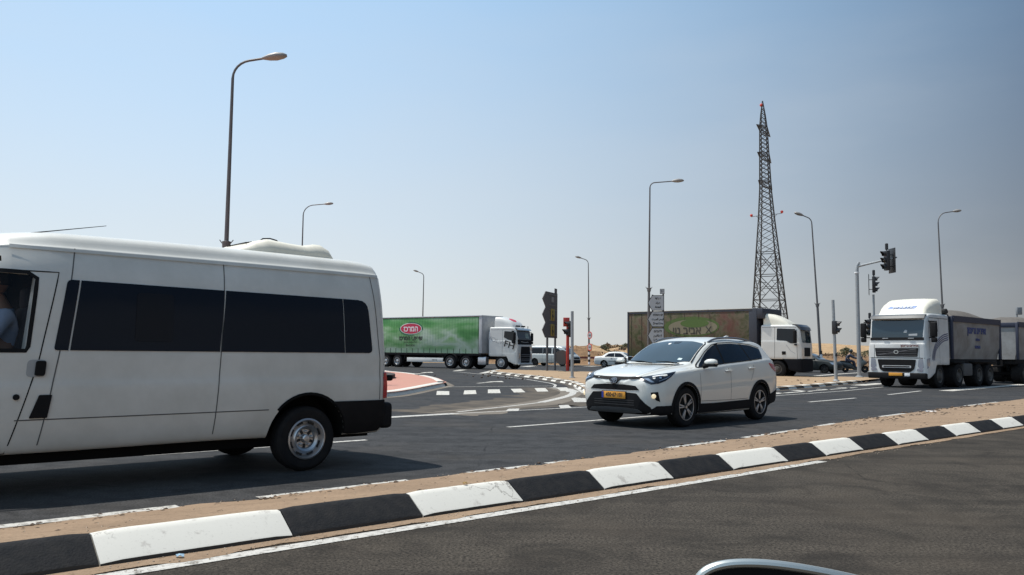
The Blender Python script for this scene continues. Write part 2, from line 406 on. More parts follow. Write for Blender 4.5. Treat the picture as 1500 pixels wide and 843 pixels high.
def decal_bm(bvh, poly, fr, off=.004, cell=.07, thick=None, mi=0, bm=None):
    if isinstance(fr, str): fr = AX[fr]
    b = NB(); f = b.faces.new([b.verts.new((p[0], p[1], 0)) for p in poly])
    bmesh.ops.triangulate(b, faces=[f])
    us = [p[0] for p in poly]; vs = [p[1] for p in poly]
    for ax, lo, hi in ((0, min(us), max(us)), (1, min(vs), max(vs))):
        k = math.floor(lo / cell) + 1
        while k * cell < hi:
            co = Vector((0, 0, 0)); co[ax] = k * cell; no = Vector((0, 0, 0)); no[ax] = 1
            bmesh.ops.bisect_plane(b, geom=b.verts[:] + b.edges[:] + b.faces[:], plane_co=co, plane_no=no, dist=1e-5)
            k += 1
    project(b, bvh, fr, off)
    th = off if thick is None else thick
    if th > 0:
        D = fr[2]
        be = [e for e in b.edges if len(e.link_faces) == 1]
        r = bmesh.ops.extrude_edge_only(b, edges=be)
        for v in [g for g in r['geom'] if isinstance(g, bmesh.types.BMVert)]: v.co += D * (th + .004)
    bmesh.ops.recalc_face_normals(b, faces=b.faces)
    # make sure the visible side faces outward
    s = sum((f.normal.dot(-fr[2])) * f.calc_area() for f in b.faces)
    if s < 0: bmesh.ops.reverse_faces(b, faces=b.faces)
    if mi:
        for f in b.faces: f.material_index = mi
    if bm is None: return b
    me = bpy.data.meshes.new('x'); b.to_mesh(me); b.free(); bm.from_mesh(me); bpy.data.meshes.remove(me); return bm
def decal(name, bvh, poly, fr, m, parent, off=.004, cell=.07, thick=None):
    return fin(name, decal_bm(bvh, poly, fr, off, cell, thick), m, parent, ang=40)
def strip_bm(bm, bvh, line, fr, w=.008, off=.002, cell=.08):
    if isinstance(fr, str): fr = AX[fr]
    pts = [Vector((p[0], p[1], 0)) for p in line]; dense = []
    for a, b in zip(pts, pts[1:]):
        k = max(1, int((b - a).length / cell)); dense += [a.lerp(b, i / k) for i in range(k)]
    dense.append(pts[-1]); b = NB(); prev = None
    for i, p in enumerate(dense):
        d = (dense[min(i + 1, len(dense) - 1)] - dense[max(i - 1, 0)]).normalized(); nn = Vector((-d.y, d.x, 0)) * w / 2
        cur = (b.verts.new(p - nn), b.verts.new(p + nn))
        if prev: b.faces.new((prev[0], cur[0], cur[1], prev[1]))
        prev = cur
    project(b, bvh, fr, off)
    me = bpy.data.meshes.new('x'); b.to_mesh(me); b.free(); bm.from_mesh(me); bpy.data.meshes.remove(me)
    return bm
def text(name, s, size, m, parent, origin, right, up, ext=.002, align='CENTER', bold=0.0, sx=1.0):
    cu_ = bpy.data.curves.new('t', 'FONT'); cu_.body = s; cu_.size = size; cu_.extrude = ext; cu_.align_x = align; cu_.align_y = 'CENTER'; cu_.offset = bold
    o = bpy.data.objects.new('t', cu_); COL.objects.link(o)
    dg = bpy.context.evaluated_depsgraph_get(); dg.update()
    me = bpy.data.meshes.new_from_object(o.evaluated_get(dg)); bpy.data.objects.remove(o)
    right = Vector(right).normalized(); up = Vector(up).normalized(); nn = right.cross(up)
    mm = Matrix((right, up, nn)).transposed().to_4x4(); mm.translation = Vector(origin)
    me.transform(mm @ Matrix.Diagonal((sx, 1, 1, 1))); me.materials.clear(); me.materials.append(m)
    q = bpy.data.objects.new(name, me); return link(q, parent)
H = lambda s: s[::-1]
def flat(name, pts, m, z=None, kind='structure', parent=None):
    bm = NB(); vs = [bm.verts.new(Vector((p[0], p[1], (p[2] if len(p) > 2 and z is None else z or 0)))) for p in pts]
    f = bm.faces.new(vs); bm.normal_update()
    if f.normal.z < 0: bmesh.ops.reverse_faces(bm, faces=[f])
    bmesh.ops.triangulate(bm, faces=bm.faces[:])
    o = fin(name, bm, m, parent, smooth=False)
    if kind: o['kind'] = kind
    return o
def dense_line(pts, step):
    out = []
    for a, b in zip(pts, pts[1:]):
        a = Vector(a); b = Vector(b); k = max(1, int((b - a).length / step)); out += [a.lerp(b, i / k) for i in range(k)]
    out.append(Vector(pts[-1])); return out
def smooth_line(pts, it=3):
    p = [Vector(q) for q in pts]
    for _ in range(it):
        q = [p[0]]
        for a, b in zip(p, p[1:]): q += [a.lerp(b, .25), a.lerp(b, .75)]
        q.append(p[-1]); p = q
    return p
def ribbon(bm, line, w, z=None, mi=0, w2=None):
    prev = None; n = len(line)
    for i, p in enumerate(line):
        p = Vector(p); d = (Vector(line[min(i + 1, n - 1)]) - Vector(line[max(i - 1, 0)])).normalized(); nn = Vector((-d.y, d.x, 0))
        ww = w if w2 is None else w + (w2 - w) * i / (n - 1)
        zz = p.z if z is None else z
        cur = (bm.verts.new((p.x - nn.x * ww / 2, p.y - nn.y * ww / 2, zz)), bm.verts.new((p.x + nn.x * ww / 2, p.y + nn.y * ww / 2, zz)))
        if prev:
            f = bm.faces.new((prev[0], cur[0], cur[1], prev[1])); f.material_index = mi
        prev = cur
    bm.normal_update()
    for f in bm.faces:
        if f.normal.z < 0: f.normal_flip()
    return bm
# ================================================================== SETTING
FAR_EDGE = [S(-90, 160), S(20, 140), S(45, 100), S(56, 76), S(63.5, 62), S(70, 50), S(75.5, 40), S(80, 34.5), S(90, 29), S(110, 26), S(260, 25)]
FE = smooth_line(FAR_EDGE, 2)
def edge_dist(x, y):        # signed distance beyond the far road edge
    best = 1e9; sg = 1
    for a, b in zip(FE, FE[1:]):
        d = b - a; L2 = d.x * d.x + d.y * d.y; t = max(0, min(1, ((x - a.x) * d.x + (y - a.y) * d.y) / L2))
        qx, qy = a.x + d.x * t, a.y + d.y * t; dd = math.hypot(x - qx, y - qy)
        if dd < best:
            best = dd; sg = 1 if (d.x * (y - a.y) - d.y * (x - a.x)) > 0 else -1
    return best * sg
def sst(t): t = max(0, min(1, t)); return t * t * (3 - 2 * t)
def terrain_z(x, y):
    if y < 40 and x < 60: return -.05
    e = edge_dist(x, y)
    if e <= 0: return -.05
    az = math.atan2(x, y); far = 3.0 + 4.6 * sst((math.degrees(az) - 2) / 20)
    v = Vector((x, y, 0))
    lump = noise.fractal(v * .16, .9, 2.1, 5); l2 = noise.fractal(v * .02 + Vector((5, 2, 0)), .8, 2.0, 4); l3 = noise.fractal(v * .6, .8, 2, 3)
    left = 1 - sst((math.degrees(az) - 11) / 6)
    e -= 7
    if e <= 0: return -.05
    z = sst(e / 10) * (1.15 + .35 * left) + (lump * .75 + l3 * .34) * sst(e / 5) * (1 - .75 * sst((e - 25) / 40)) * (.45 + .75 * left)
    z += sst((e - 26) / 170) * (far - 1.1) + l2 * .8 * sst((e - 30) / 80)
    return z - .05
def build_terrain():
    xs = [-3000, -1200, -600, -350, -220] + [-150 + 5 * i for i in range(28)] + [-10 + 1.0 * i for i in range(90)] + [80 + 3 * i for i in range(30)] + [175, 200, 240, 300, 400, 600, 1200, 3000]
    ys = [-400, -100, -20, 20, 40] + [60 + .9 * i for i in range(95)] + [146 + 3 * i for i in range(50)] + [300, 320, 350, 400, 600, 1200, 4000]
    bm = NB(); g = [[bm.verts.new((x, y, terrain_z(x, y) if y <= 330 else terrain_z(x, 330) * (1 - min(1, (y - 330) / 800)))) for x in xs] for y in ys]
    for j in range(len(ys) - 1):
        for i in range(len(xs) - 1): bm.faces.new((g[j][i], g[j][i + 1], g[j + 1][i + 1], g[j + 1][i]))
    for f in bm.faces:
        c = f.calc_center_median()
        if 50 < c.y < 200:
            e = edge_dist(c.x, c.y)
            if 6 < e < 24 + 9 * noise.noise(c * .12) + 6 * noise.noise(c * .5): f.material_index = 1
    o = fin('ground', bm, [DESERT, BERM]); tag(o, kind='structure')
build_terrain()
# --- asphalt sheets
flat('road', [S(-90, 6.0, 0)] + [S(300, 6.0, 0)] + [S(300, 24.6)] + [p + Vector((0, 0, 0)) for p in reversed(FE[:-1])], A_FAR, z=0.0)
flat('near_road', [S(-60, -14), S(300, -14), S(300, 5.98), S(-60, 5.98)], A_NEAR, z=0.001)
# --- sand median between the carriageways (raised strip) and kerb
farE = [(-60, 6.9), (-2, 6.88), (4, 6.97), (7, 7.05), (10.6, 7.27), (13.2, 7.53), (16.3, 8.0), (21, 8.4), (30, 8.95), (45, 9.3), (70, 9.6), (300, 10)]
def fe(s):
    for (a, b), (c, d) in zip(farE, farE[1:]):
        if s <= c: return b + (d - b) * (s - a) / (c - a)
    return 10
KN, KF, KH = 5.35, 5.62, .170
def sand_strip():
    bm = NB(); prev = None; s = -20.0
    while s < 160:
        st = .12 if s < 25 else (.4 if s < 60 else 3)
        j = noise.fractal(Vector((s * 1.7, 3.1, 0)), .8, 2.2, 4) * .10 + .05 * noise.noise(Vector((s * .4, 9, 0)))
        e = fe(s) + j
        row = []
        for k in range(9):
            q = k / 8; t = KF + (e - KF) * q
            z = .158 + .004 * math.sin(q * 3.1) - .155 * q ** 1.15 + .012 * noise.noise(Vector((s * 2.3, t * 5, 0))) * (1 - q)
            row.append(bm.verts.new(S(s, t, max(z, .006) if k < 8 else .005)))
        if prev:
            for k in range(8): bm.faces.new((prev[k], row[k], row[k + 1], prev[k + 1]))
        prev = row; s += st
    bm.normal_update()
    for f in bm.faces:
        if f.normal.z < 0: f.normal_flip()
    tag(fin('median_ground', bm, SAND), kind='structure')
    bm = NB(); prev = None; s = -20.0       # dust at the foot of the kerb, near side
    while s < 120:
        st = .07 if s < 15 else .5
        w = .09 + .06 * noise.fractal(Vector((s * 2.1, 7.7, 0)), .7, 2.3, 4) - .0 * s
        if s > 9: w *= .8
        row = [bm.verts.new(S(s, KN + .02, .012)), bm.verts.new(S(s, KN - .10, .010)), bm.verts.new(S(s, KN - .05 - max(w, .02), .0065))]
        if prev:
            for k in range(2): bm.faces.new((prev[k], row[k], row[k + 1], prev[k + 1]))
        prev = row; s += st
    bm.normal_update()
    for f in bm.faces:
        if f.normal.z < 0: f.normal_flip()
    tag(fin('verge_ground', bm, SAND), kind='structure')
sand_strip()
def near_kerb():
    bm = NB(); cuts = [1.56 - 1.10 * k for k in range(16, 0, -1)] + [1.56, 2.80, 3.90, 4.96, 6.00, 7.07, 8.16, 9.33, 10.26, 11.3]
    while cuts[-1] < 150: cuts.append(cuts[-1] + 1.09)
    i0 = cuts.index(1.56)
    prof = [(KN - .004, -.04), (KN, .034), (KN + .010, .044), (KN + .17, KH - .018), (KN + .195, KH), (KF - .03, KH + .004), (KF, KH - .006), (KF + .02, -.04)]
    for i, (a, b) in enumerate(zip(cuts, cuts[1:])):
        mi = 0 if (i - i0) % 2 == 0 else 1
        segs = 10 if b < 16 else 2; rows = []
        for k in range(segs + 1):
            s = a + .004 + (b - a - .008) * k / segs
            drop = .010 if k in (0, segs) and b < 16 else 0
            row = []
            for (t, z) in prof:
                w = noise.noise(Vector((s * 6, t * 9, z * 9))) * .0015
                row.append(bm.verts.new(S(s, t + w, z - (drop if z > 0 else 0) + (w if z > 0 else 0))))
            rows.append(row)
        for r1, r2 in zip(rows, rows[1:]):
            for k in range(len(prof) - 1):
                f = bm.faces.new((r1[k], r2[k], r2[k + 1], r1[k + 1])); f.material_index = 2 if k == 0 else mi
        for rr in (rows[0], rows[-1]): f = bm.faces.new(rr); f.material_index = mi
    bmesh.ops.recalc_face_normals(bm, faces=bm.faces)
    tag(fin('kerb', bm, [KW, KB, KD], ang=40), kind='structure')
near_kerb()
def scrub():
    bm = NB(); rnd = random.Random(11)
    for _ in range(620):
        y = rnd.uniform(85, 150); x = rnd.uniform(0, 62); e = edge_dist(x, y)
        if e < 7.5 or (e > 30 and rnd.random() < .65): continue
        z = terrain_z(x, y); w = rnd.uniform(.25, .8); h = w * rnd.uniform(.4, .8); mi = rnd.choice((0, 0, 1, 2))
        for _ in range(26):
            a = rnd.uniform(0, 6.28); q = rnd.random() ** .5; p = Vector((x + math.cos(a) * q * w, y + math.sin(a) * q * w, z + rnd.random() * h * (1.1 - q))); r = rnd.uniform(.06, .16)
            n = Vector((rnd.gauss(0, 1), rnd.gauss(0, 1), rnd.gauss(0, 1))).normalized(); u = n.orthogonal().normalized(); v = n.cross(u)
            f = bm.faces.new([bm.verts.new(p + u * r), bm.verts.new(p + v * r * .6), bm.verts.new(p - u * r), bm.verts.new(p - v * r * .6)]); f.material_index = mi
    tag(fin('dry_scrub', bm, [mat('scrub_brown', (.14, .085, .05), .9), mat('scrub_umber', (.07, .05, .035), .9), mat('scrub_olive', (.13, .12, .06), .9)], smooth=False), kind='stuff')
scrub()
# --- painted lines
def marking(name, lines, m, z=.004):
    bm = NB()
    for ln, w in lines:
        b = NB(); ribbon(b, dense_line([Vector((p.x, p.y, z)) for p in ln], .5), w)
        me = bpy.data.meshes.new('x'); b.to_mesh(me); b.free(); bm.from_mesh(me); bpy.data.meshes.remove(me)
    return tag(fin(name, bm, m, smooth=False), kind='structure')
marking('road_marking_near_edge', [([S(-20, 5.13), S(6, 5.13), S(9.8, 5.16)], .125)], LINE, .0055)
marking('road_marking_far_edge', [([S(-8, 6.90), S(2.62, 6.99)], .13)] + [([S(a, fe(a) + .0), S(b, fe(b) - .01)], .11) for a, b in ( (3.3, 4.9), (5.7, 6.6), (6.9, 7.3), (9.4, 10.9), (11.5, 13.5), (14.6, 15.4), (18, 19.5), (24, 27))], LINE, .009)
marking('lane_marking', [([S(-3.5, 10.5), S(-.8, 10.52)], .11), ([S(3.5, 10.55), S(6.62, 10.5)], .11), ([S(9.7, 10.87), S(14.2, 11.1)], .11), ([S(21.9, 11.9), S(25.3, 12.2)], .12), ([S(28.6, 12.65), S(33, 13.35)], .12)], LINE)
marking('stop_marking', [([G(1385, 573), G(1500, 563.5)], .5)], LINE_OLD)
# edge line of the slip road + yield area
marking('slip_marking', [([S(-6, 13.4), S(5, 13.5), S(9.7, 13.82), S(10.9, 13.85)], .26), ([S(10.9, 13.85), S(16, 13.78), S(24, 14.3), S(30, 14.9), S(37, 16.2)], .09),
    (smooth_line([S(11.2, 14.2), S(12.3, 14.6), S(13.8, 15.15), S(15.2, 15.75)]), .10), (smooth_line([S(15.2, 15.75), S(17, 16.85), S(18.8, 18.1), S(20.1, 19.3)]), .22), (smooth_line([S(20.1, 19.3), S(20.9, 20.2), S(21.6, 21.1), S(22.0, 22.1)]), .42),
    (smooth_line([S(22.3, 22.4), S(24.4, 24.4), S(26.2, 27.4), S(27.9, 30.2), S(30.5, 36), S(33.5, 43)]), .11)], LINE)

marking('thin_marking', [([G(645, 567.3), G(812, 565.8)], .12)], LINE_OLD)
def quads(name, qs, m, z=.0045):
    bm = NB()
    for q in qs: bm.faces.new([bm.verts.new(G(x, y, 0) + Vector((0, 0, z))) for x, y in q])
    bm.normal_update()
    for f in bm.faces:
        if f.normal.z < 0: f.normal_flip()
    tag(fin(name, bm, m, smooth=False), kind='structure')
Q1 = lambda *L: [(560 + x / 9.375, 530 + y / 9.375) for x, y in L]
Q2 = lambda *L: [(700 + x / 8.333, 530 + y / 8.333) for x, y in L]
quads('crossing_marking', [Q1((750, 405), (920, 408), (920, 460), (742, 460)), Q1((1128, 398), (1282, 394), (1294, 446), (1113, 452)), Q2((123, 342), (265, 340), (278, 387), (122, 387)), Q2((400, 335), (527, 332), (580, 376), (440, 378)),
    Q2((690, 326), (822, 323), (862, 366), (725, 368)), Q2((955, 318), (1088, 316), (1112, 358), (1012, 360))], LINE_OLD)
quads('block_marking', [Q2((335, 608), (375, 578), (508, 575), (495, 604)), Q2((1008, 571), (985, 535), (1105, 530), (1142, 564)), Q2((1140, 450), (1180, 440), (1420, 455), (1420, 495), (1175, 497)), Q2((1170, 318), (1205, 316), (1320, 362), (1310, 385), (1270, 385))], LINE)
quads('dust', [[(590, 607), (640, 604), (700, 600.5), (760, 597.5), (815, 593), (850, 594.5), (700, 603.5)], [(815, 594), (835, 588), (852, 578), (870, 582), (885, 592), (850, 596)]], DUST, .0022)
def apron(nm, line, w0, w1, jit, m=DUST, z=.002):
    bm = NB(); prev = None; ln = dense_line([Vector((p.x, p.y, 0)) for p in line], .35)
    for i, p in enumerate(ln):
        d = (ln[min(i + 1, len(ln) - 1)] - ln[max(i - 1, 0)]).normalized(); nn = Vector((-d.y, d.x, 0)); j = noise.fractal(p * .9, .8, 2.1, 4) * jit
        cur = [bm.verts.new(p + nn * (w0) + Vector((0, 0, z))), bm.verts.new(p + nn * (w1 + j) + Vector((0, 0, z)))]
        if prev: bm.faces.new((prev[0], cur[0], cur[1], prev[1]))
        prev = cur
    bm.normal_update()
    for f in bm.faces:
        if f.normal.z < 0: f.normal_flip()
    tag(fin(nm, bm, m, smooth=False), kind='structure')
def arrow(p, q, nm):        # straight-and-turn arrow seen lying on the lane
    a = G(*p); b = G(*q); d = (b - a); L = d.length; d.normalize(); n = Vector((-d.y, d.x, 0)); bm = NB()
    poly = [(0, -.1), (.62, -.1), (.62, -.62), (1, 0), (.62, .45), (.62, .1), (0, .1)]
    vs = [bm.verts.new(a + d * u * L + n * v * .8 + Vector((0, 0, .0045))) for u, v in poly]; bm.faces.new(vs); bmesh.ops.triangulate(bm, faces=bm.faces[:])
    tag(fin(nm, bm, LINE_OLD, smooth=False), kind='structure')
arrow((608, 548.4), (632, 545.2), 'arrow_marking'); arrow((699, 562), (735, 558.6), 'arrow_marking')
marking('far_marking', [([G(640, 538.6), G(570, 537.6)], .5), ([G(668, 543.6), G(679, 542)], .5), ([G(706, 547.4), G(722, 543.4)], .4), ([G(723, 543.4), G(770, 542.2)], .3),
    ([G(768, 537.6), G(782, 536.2)], .8), ([G(803, 536.0), G(822, 536.4)], .9), ([G(859, 537.2), G(874, 536.8)], .9), ([G(887, 537.4), G(896, 537.6)], .9),
    ([G(1195, 550.8), G(1230, 548.2), G(1262, 546.2)], .45), ([G(1262, 544.2), G(1282, 544.6)], 1.4)], LINE_OLD, .0045)
marking('chevron_marking', [([G(a, b), G(c, d)], w) for a, b, c, d, w in ((1130, 575.5, 1150, 576.5, .35), (1162, 572, 1185, 574.2, .35), (1196, 570.5, 1218, 571.2, .35), (1228, 568, 1247, 569, .35), (1131, 577.6, 1180, 573.8, .2), (1180, 573.8, 1255, 567.8, .14), (1256, 565, 1292, 562, .6))], LINE_OLD, .0045)
# --- kerbed islands
def island(name, outline, top_m, h, kerb_line, bw, blk, label=None, kw=.32, dark=None):
    pts = [Vector((p.x, p.y, 0)) for p in outline]
    flat(name, [(p.x, p.y) for p in pts], top_m, z=h)
    bm = NB(); ln = dense_line([Vector((p.x, p.y, 0)) for p in kerb_line], .12)
    acc = 0; prev = None; last = None; ctr = sum(pts, Vector()) / len(pts)
    for i, p in enumerate(ln):
        d = (ln[min(i + 1, len(ln) - 1)] - ln[max(i - 1, 0)]).normalized(); nn = Vector((-d.y, d.x, 0))
        if i == 0: sgn = 1 if nn.dot(ctr - p) > 0 else -1
        nn *= sgn
        row = [bm.verts.new(p - nn * .05 + Vector((0, 0, -.02))), bm.verts.new(p + nn * .02 + Vector((0, 0, h * .8))), bm.verts.new(p + nn * .07 + Vector((0, 0, h + .012))), bm.verts.new(p + nn * kw + Vector((0, 0, h + .014))), bm.verts.new(p + nn * (kw + .01) + Vector((0, 0, h - .05)))]
        if last is not None: acc += (p - last).length
        if prev:
            mi = ((1 if (acc % blk) < 1.3 else 0) if blk > 3 else int(acc / blk) % 2) if bw else 2
            for k in range(4): f = bm.faces.new((prev[k], row[k], row[k + 1], prev[k + 1])); f.material_index = mi
        prev = row; last = p
    bmesh.ops.recalc_face_normals(bm, faces=bm.faces)
    tag(fin(name + '_kerb', bm, [KW, dark or KB, KC], ang=40), kind='structure')
red = smooth_line([S(36, 60), S(26.8, 40.6), S(26.1, 37.9), S(24.8, 34.6), S(23.2, 31.4), S(21.6, 28.6), S(20.0, 26.2), S(19.4, 25.2), S(18.0, 24.0), S(15.5, 21.7), S(13.9, 20.3), S(13.0, 19.8), S(10, 18.4), S(6, 17.4), S(0, 16.8), S(-20, 16.6)], 2)
apron('dust_apron', red, .3, -1.3, .8, APRON); apron('dust_fringe', red, .3, -2.0, .9, DUST, .0012)
island('red_island', red + [S(-20, 60)], BRICK, .13, red, True, 9.5)
def hole_ring():
    c = S(17, 36); bm = NB(); prev = None; pts = smooth_line([S(19, 45), S(22.6, 35), S(20.6, 30), S(17.6, 27.6), S(8, 25)], 3)
    for p in pts:
        d = (Vector((c.x, c.y, 0)) - Vector((p.x, p.y, 0))).normalized()
        row = [bm.verts.new(Vector((p.x, p.y, .12))), bm.verts.new(Vector((p.x, p.y, .30))), bm.verts.new(Vector((p.x, p.y, .30)) + d * .35), bm.verts.new(Vector((p.x, p.y, .12)) + d * .36)]
        if prev:
            for k in range(3): bm.faces.new((prev[k], row[k], row[k + 1], prev[k + 1]))
        prev = row
    bmesh.ops.recalc_face_normals(bm, faces=bm.faces)
    tag(fin('planter_kerb', bm, mat('dark_stone', (.06, .045, .04), .9, var=.6, vscale=6, bump=.6)), kind='structure')
    flat('planter_ground', [(p.x, p.y) for p in pts] + [(S(8, 45).x, S(8, 45).y)], SAND2, z=.15)
hole_ring()
mid_k = smooth_line([S(37.2, 43), S(33.3, 39.4), S(31.6, 35.6), S(30.2, 33.0), S(29.3, 31.1), S(28.2, 29.2), S(26.9, 27.2), S(26, 25.7), S(24.8, 24.0), S(23, 21.9), S(20.6, 19.2), S(18.5, 17.3), S(17.4, 15.6), S(19, 15.3), S(24, 15.9), S(27.6, 16.4), S(33.7, 17.6), S(38.6, 18.7), S(40.5, 19.2)], 2)
apron('island_dust', mid_k, .3, -.7, .5, DUST, .0012) if False else apron('island_dust', mid_k, -.3, .75, .5, DUST, .0012)
mid_far = [S(47.5, 21.1), S(46.8, 24.1), S(44.8, 26.8), S(41.5, 33), S(39.8, 36.3), S(38.9, 40.5), S(38.2, 42.5)]
island('mid_island', mid_k + mid_far, SAND2, .10, mid_k, True, .95, dark=mat('weathered_kerb', (.085, .075, .065), .9, var=.7, vcol=(.16, .14, .12), vscale=6, bump=.4))
lc = smooth_line([S(10.5, 14.1), S(13.8, 15.15), S(17, 16.85), S(20.1, 19.3), S(21.9, 22.1)])
apron('lane_dust', lc, -.3, 1.5, .9, DUST, .0013); apron('lane_dust', lc, .3, -.9, .6, APRON, .0016)
bm = NB(); ribbon(bm, dense_line([Vector((p.x, p.y, .115)) for p in mid_far], .5), .25); tag(fin('far_kerb', bm, KC), kind='structure')
# --- gravel and litter specks on the sandy strips
def gravel():
    bm = NB(); rnd = random.Random(3)
    def stone(p, r):
        q = bmesh.ops.create_icosphere(bm, subdivisions=1, radius=r)
        for v in q['verts']: v.co = Vector((v.co.x * rnd.uniform(.7, 1.3), v.co.y * rnd.uniform(.7, 1.3), v.co.z * .6)) + p
    for _ in range(1500):
        s = rnd.uniform(.5, 22) if rnd.random() < .8 else rnd.uniform(20, 45); q = rnd.random() ** 1.5; t = KF + .05 + (fe(s) - KF + .05) * q
        stone(S(s, t, max(.155 - .15 * (t - KF) / max(fe(s) - KF, .1), .008)), rnd.uniform(.003, .009) * (1 + s * .05))
    for _ in range(900):
        s = rnd.uniform(.5, 26); e = fe(s); q = rnd.random(); t = KF + .04 + (e - KF) * (q if rnd.random() < .5 else .55 + .5 * q); t = min(t, e + .12)
        if noise.noise(Vector((s * .8, t * 2, 4))) < -.05: continue
        z = max(.155 - .15 * (t - KF) / max(e - KF, .1), .006)
        q2 = len(bm.faces); stone(S(s, t, z), rnd.uniform(.012, .032) * (.75 + s * .035))
        bm.faces.ensure_lookup_table()
        for f in bm.faces[q2:]: f.material_index = 1
    for _ in range(260):
        s = rnd.uniform(25, 46); t = rnd.uniform(17.5, 34); p = S(s, t)
        k = (s - 37) * .9
        if t > 19 + (39 - s) * 1.6 or t < 17.6 + abs(s - 38) * .15: continue
        q2 = len(bm.faces); stone(Vector((p.x, p.y, .105)), rnd.uniform(.02, .07)); bm.faces.ensure_lookup_table()
        for f in bm.faces[q2:]: f.material_index = 1
    for _ in range(500):
        s = rnd.uniform(.5, 14); stone(S(s, KN - rnd.random() ** 2 * .3 - .01, .012), rnd.uniform(.003, .008))
    for _ in range(260):
        s = rnd.uniform(.5, 20); t = KF + .05 + (fe(s) - KF - .1) * rnd.random(); p = S(s, t, max(.162 - .15 * (t - KF) / max(fe(s) - KF, .1), .01)); a = rnd.uniform(0, 6.28); L = rnd.uniform(.02, .07)
        tube(bm, [p, p + Vector((math.cos(a) * L * .5, math.sin(a) * L * .5, .012)), p + Vector((math.cos(a + .4) * L, math.sin(a + .4) * L, .004))], .0016 * (1 + s * .06), 3)
    tag(fin('gravel', bm, [mat('gravel_stone', (.24, .17, .12), .9, var=.9, vcol=(.5, .42, .33), vscale=30), mat('dirt_clod', (.10, .065, .04), .95, var=.8, vcol=(.03, .02, .015), vscale=9)], smooth=False), kind='stuff')
gravel()
def litter(s, t, z, a, b, m, name, lab):
    bm = NB(); vs = []
    for k in range(9):
        an = k / 9 * 6.283; r = 1 + .35 * noise.noise(Vector((k * 1.7, s, t))); vs.append(bm.verts.new((a * r * math.cos(an), b * r * math.sin(an), .006 + .012 * (k % 2))))
    c = bm.verts.new((0, 0, .022))
    for k in range(9): bm.faces.new((vs[k], vs[(k + 1) % 9], c))
    r_ = bmesh.ops.extrude_face_region(bm, geom=bm.faces[:])
    for v in [g for g in r_['geom'] if isinstance(g, bmesh.types.BMVert)]: v.co.z -= .004
    o = fin(name, bm, m, smooth=False, loc=S(s, t, z)); tag(o, lab, 'litter')
litter(20.6, 8.1, .012, .17, .09, WINK, 'paper_scrap', 'white paper scrap lying on the right end of the sand strip')
litter(2.0, 5.27, .014, .03, .018, mat('bluish_litter', (.35, .5, .6), .5), 'plastic_scrap', 'tiny bluish plastic scrap at the foot of the near kerb')
litter(4.5, 5.58, KH + .010, .022, .018, mat('dry_leaf', (.35, .22, .08), .8), 'dry_leaf', 'dry leaf lying on the first whole black kerb stone')
# --- desert bushes
LEAF = mat('bush_leaf', (.11, .115, .06), .8, var=.9, vcol=(.13, .12, .06), vscale=1.2)
LEAFD = mat('dry_bush_leaf', (.20, .13, .07), .9, var=.9, vcol=(.10, .07, .04), vscale=1.2)
def bush(px, y0, d, w, h, m, lab):
    x = X_at(px, d); z0 = terrain_z(x, d); rnd = random.Random(int(px)); t = thing('desert_bush', lab, 'bush', (x, d, z0 - .05), group='bushes on the desert slope')
    bm = NB()
    for _ in range(900):
        a = rnd.uniform(0, 6.283); q = rnd.random() ** .5; zz = rnd.random() ** .8
        env = math.sqrt(max(0, 1 - zz ** 2)) * (1 + .35 * noise.noise(Vector((math.cos(a) * 1.5, math.sin(a) * 1.5, px))))
        p = Vector((math.cos(a) * q * w * .5 * env, math.sin(a) * q * w * .5 * env, zz * h * (1 + .3 * noise.noise(Vector((a, px, 1))))))
        r = rnd.uniform(.05, .12) * h; n = Vector((rnd.gauss(0, 1), rnd.gauss(0, 1), rnd.gauss(0, 1))).normalized(); u = n.orthogonal().normalized(); v = n.cross(u)
        bm.faces.new([bm.verts.new(p + u * r), bm.verts.new(p + v * r * .5), bm.verts.new(p - u * r), bm.verts.new(p - v * r * .5)])
    fin('foliage', bm, m, t, smooth=False)
    bm = NB()
    for k in range(7):
        a = k * .9; tube(bm, [(0, 0, -.1), (math.cos(a) * w * .15, math.sin(a) * w * .15, h * .4), (math.cos(a) * w * .33, math.sin(a) * w * .33, h * .75)], [.04, .025, .01], 5)
    fin('branch', bm, mat('bush_wood', (.12, .08, .05), .9), t)
bush(885, 514, 112, 1.7, 1.0, LEAF, 'dark green desert bush on the slope right of the sign-bearing lamp post')
bush(917, 512, 118, 2.2, 1.1, LEAF, 'olive desert bush on the slope at the left edge of the painted lorry box')
bush(1239, 511, 112, 2.2, 1.25, LEAF, 'round green bush on the slope just above the scooter rider')
bush(1250, 513, 114, 2.6, .8, LEAFD, 'dry yellowish bush beside the round bush above the scooter')
bush(1271, 512, 112, 3.2, .9, LEAF, 'flat green bush beside the left flank of the tipper cab')
bush(866, 506, 150, 4, 1.3, LEAFD, 'low brown bush far up the slope behind the round signs')
bush(890, 508, 150, 3, 1.4, LEAFD, 'small brown bush on the far slope behind the white saloon')
bush(906, 507, 165, 4, 1.3, LEAFD, 'faint brown bush on the skyline left of the painted lorry box')
bush(1216, 516, 104, 4, .6, LEAFD, 'low dry bush between the two grey traffic light poles')
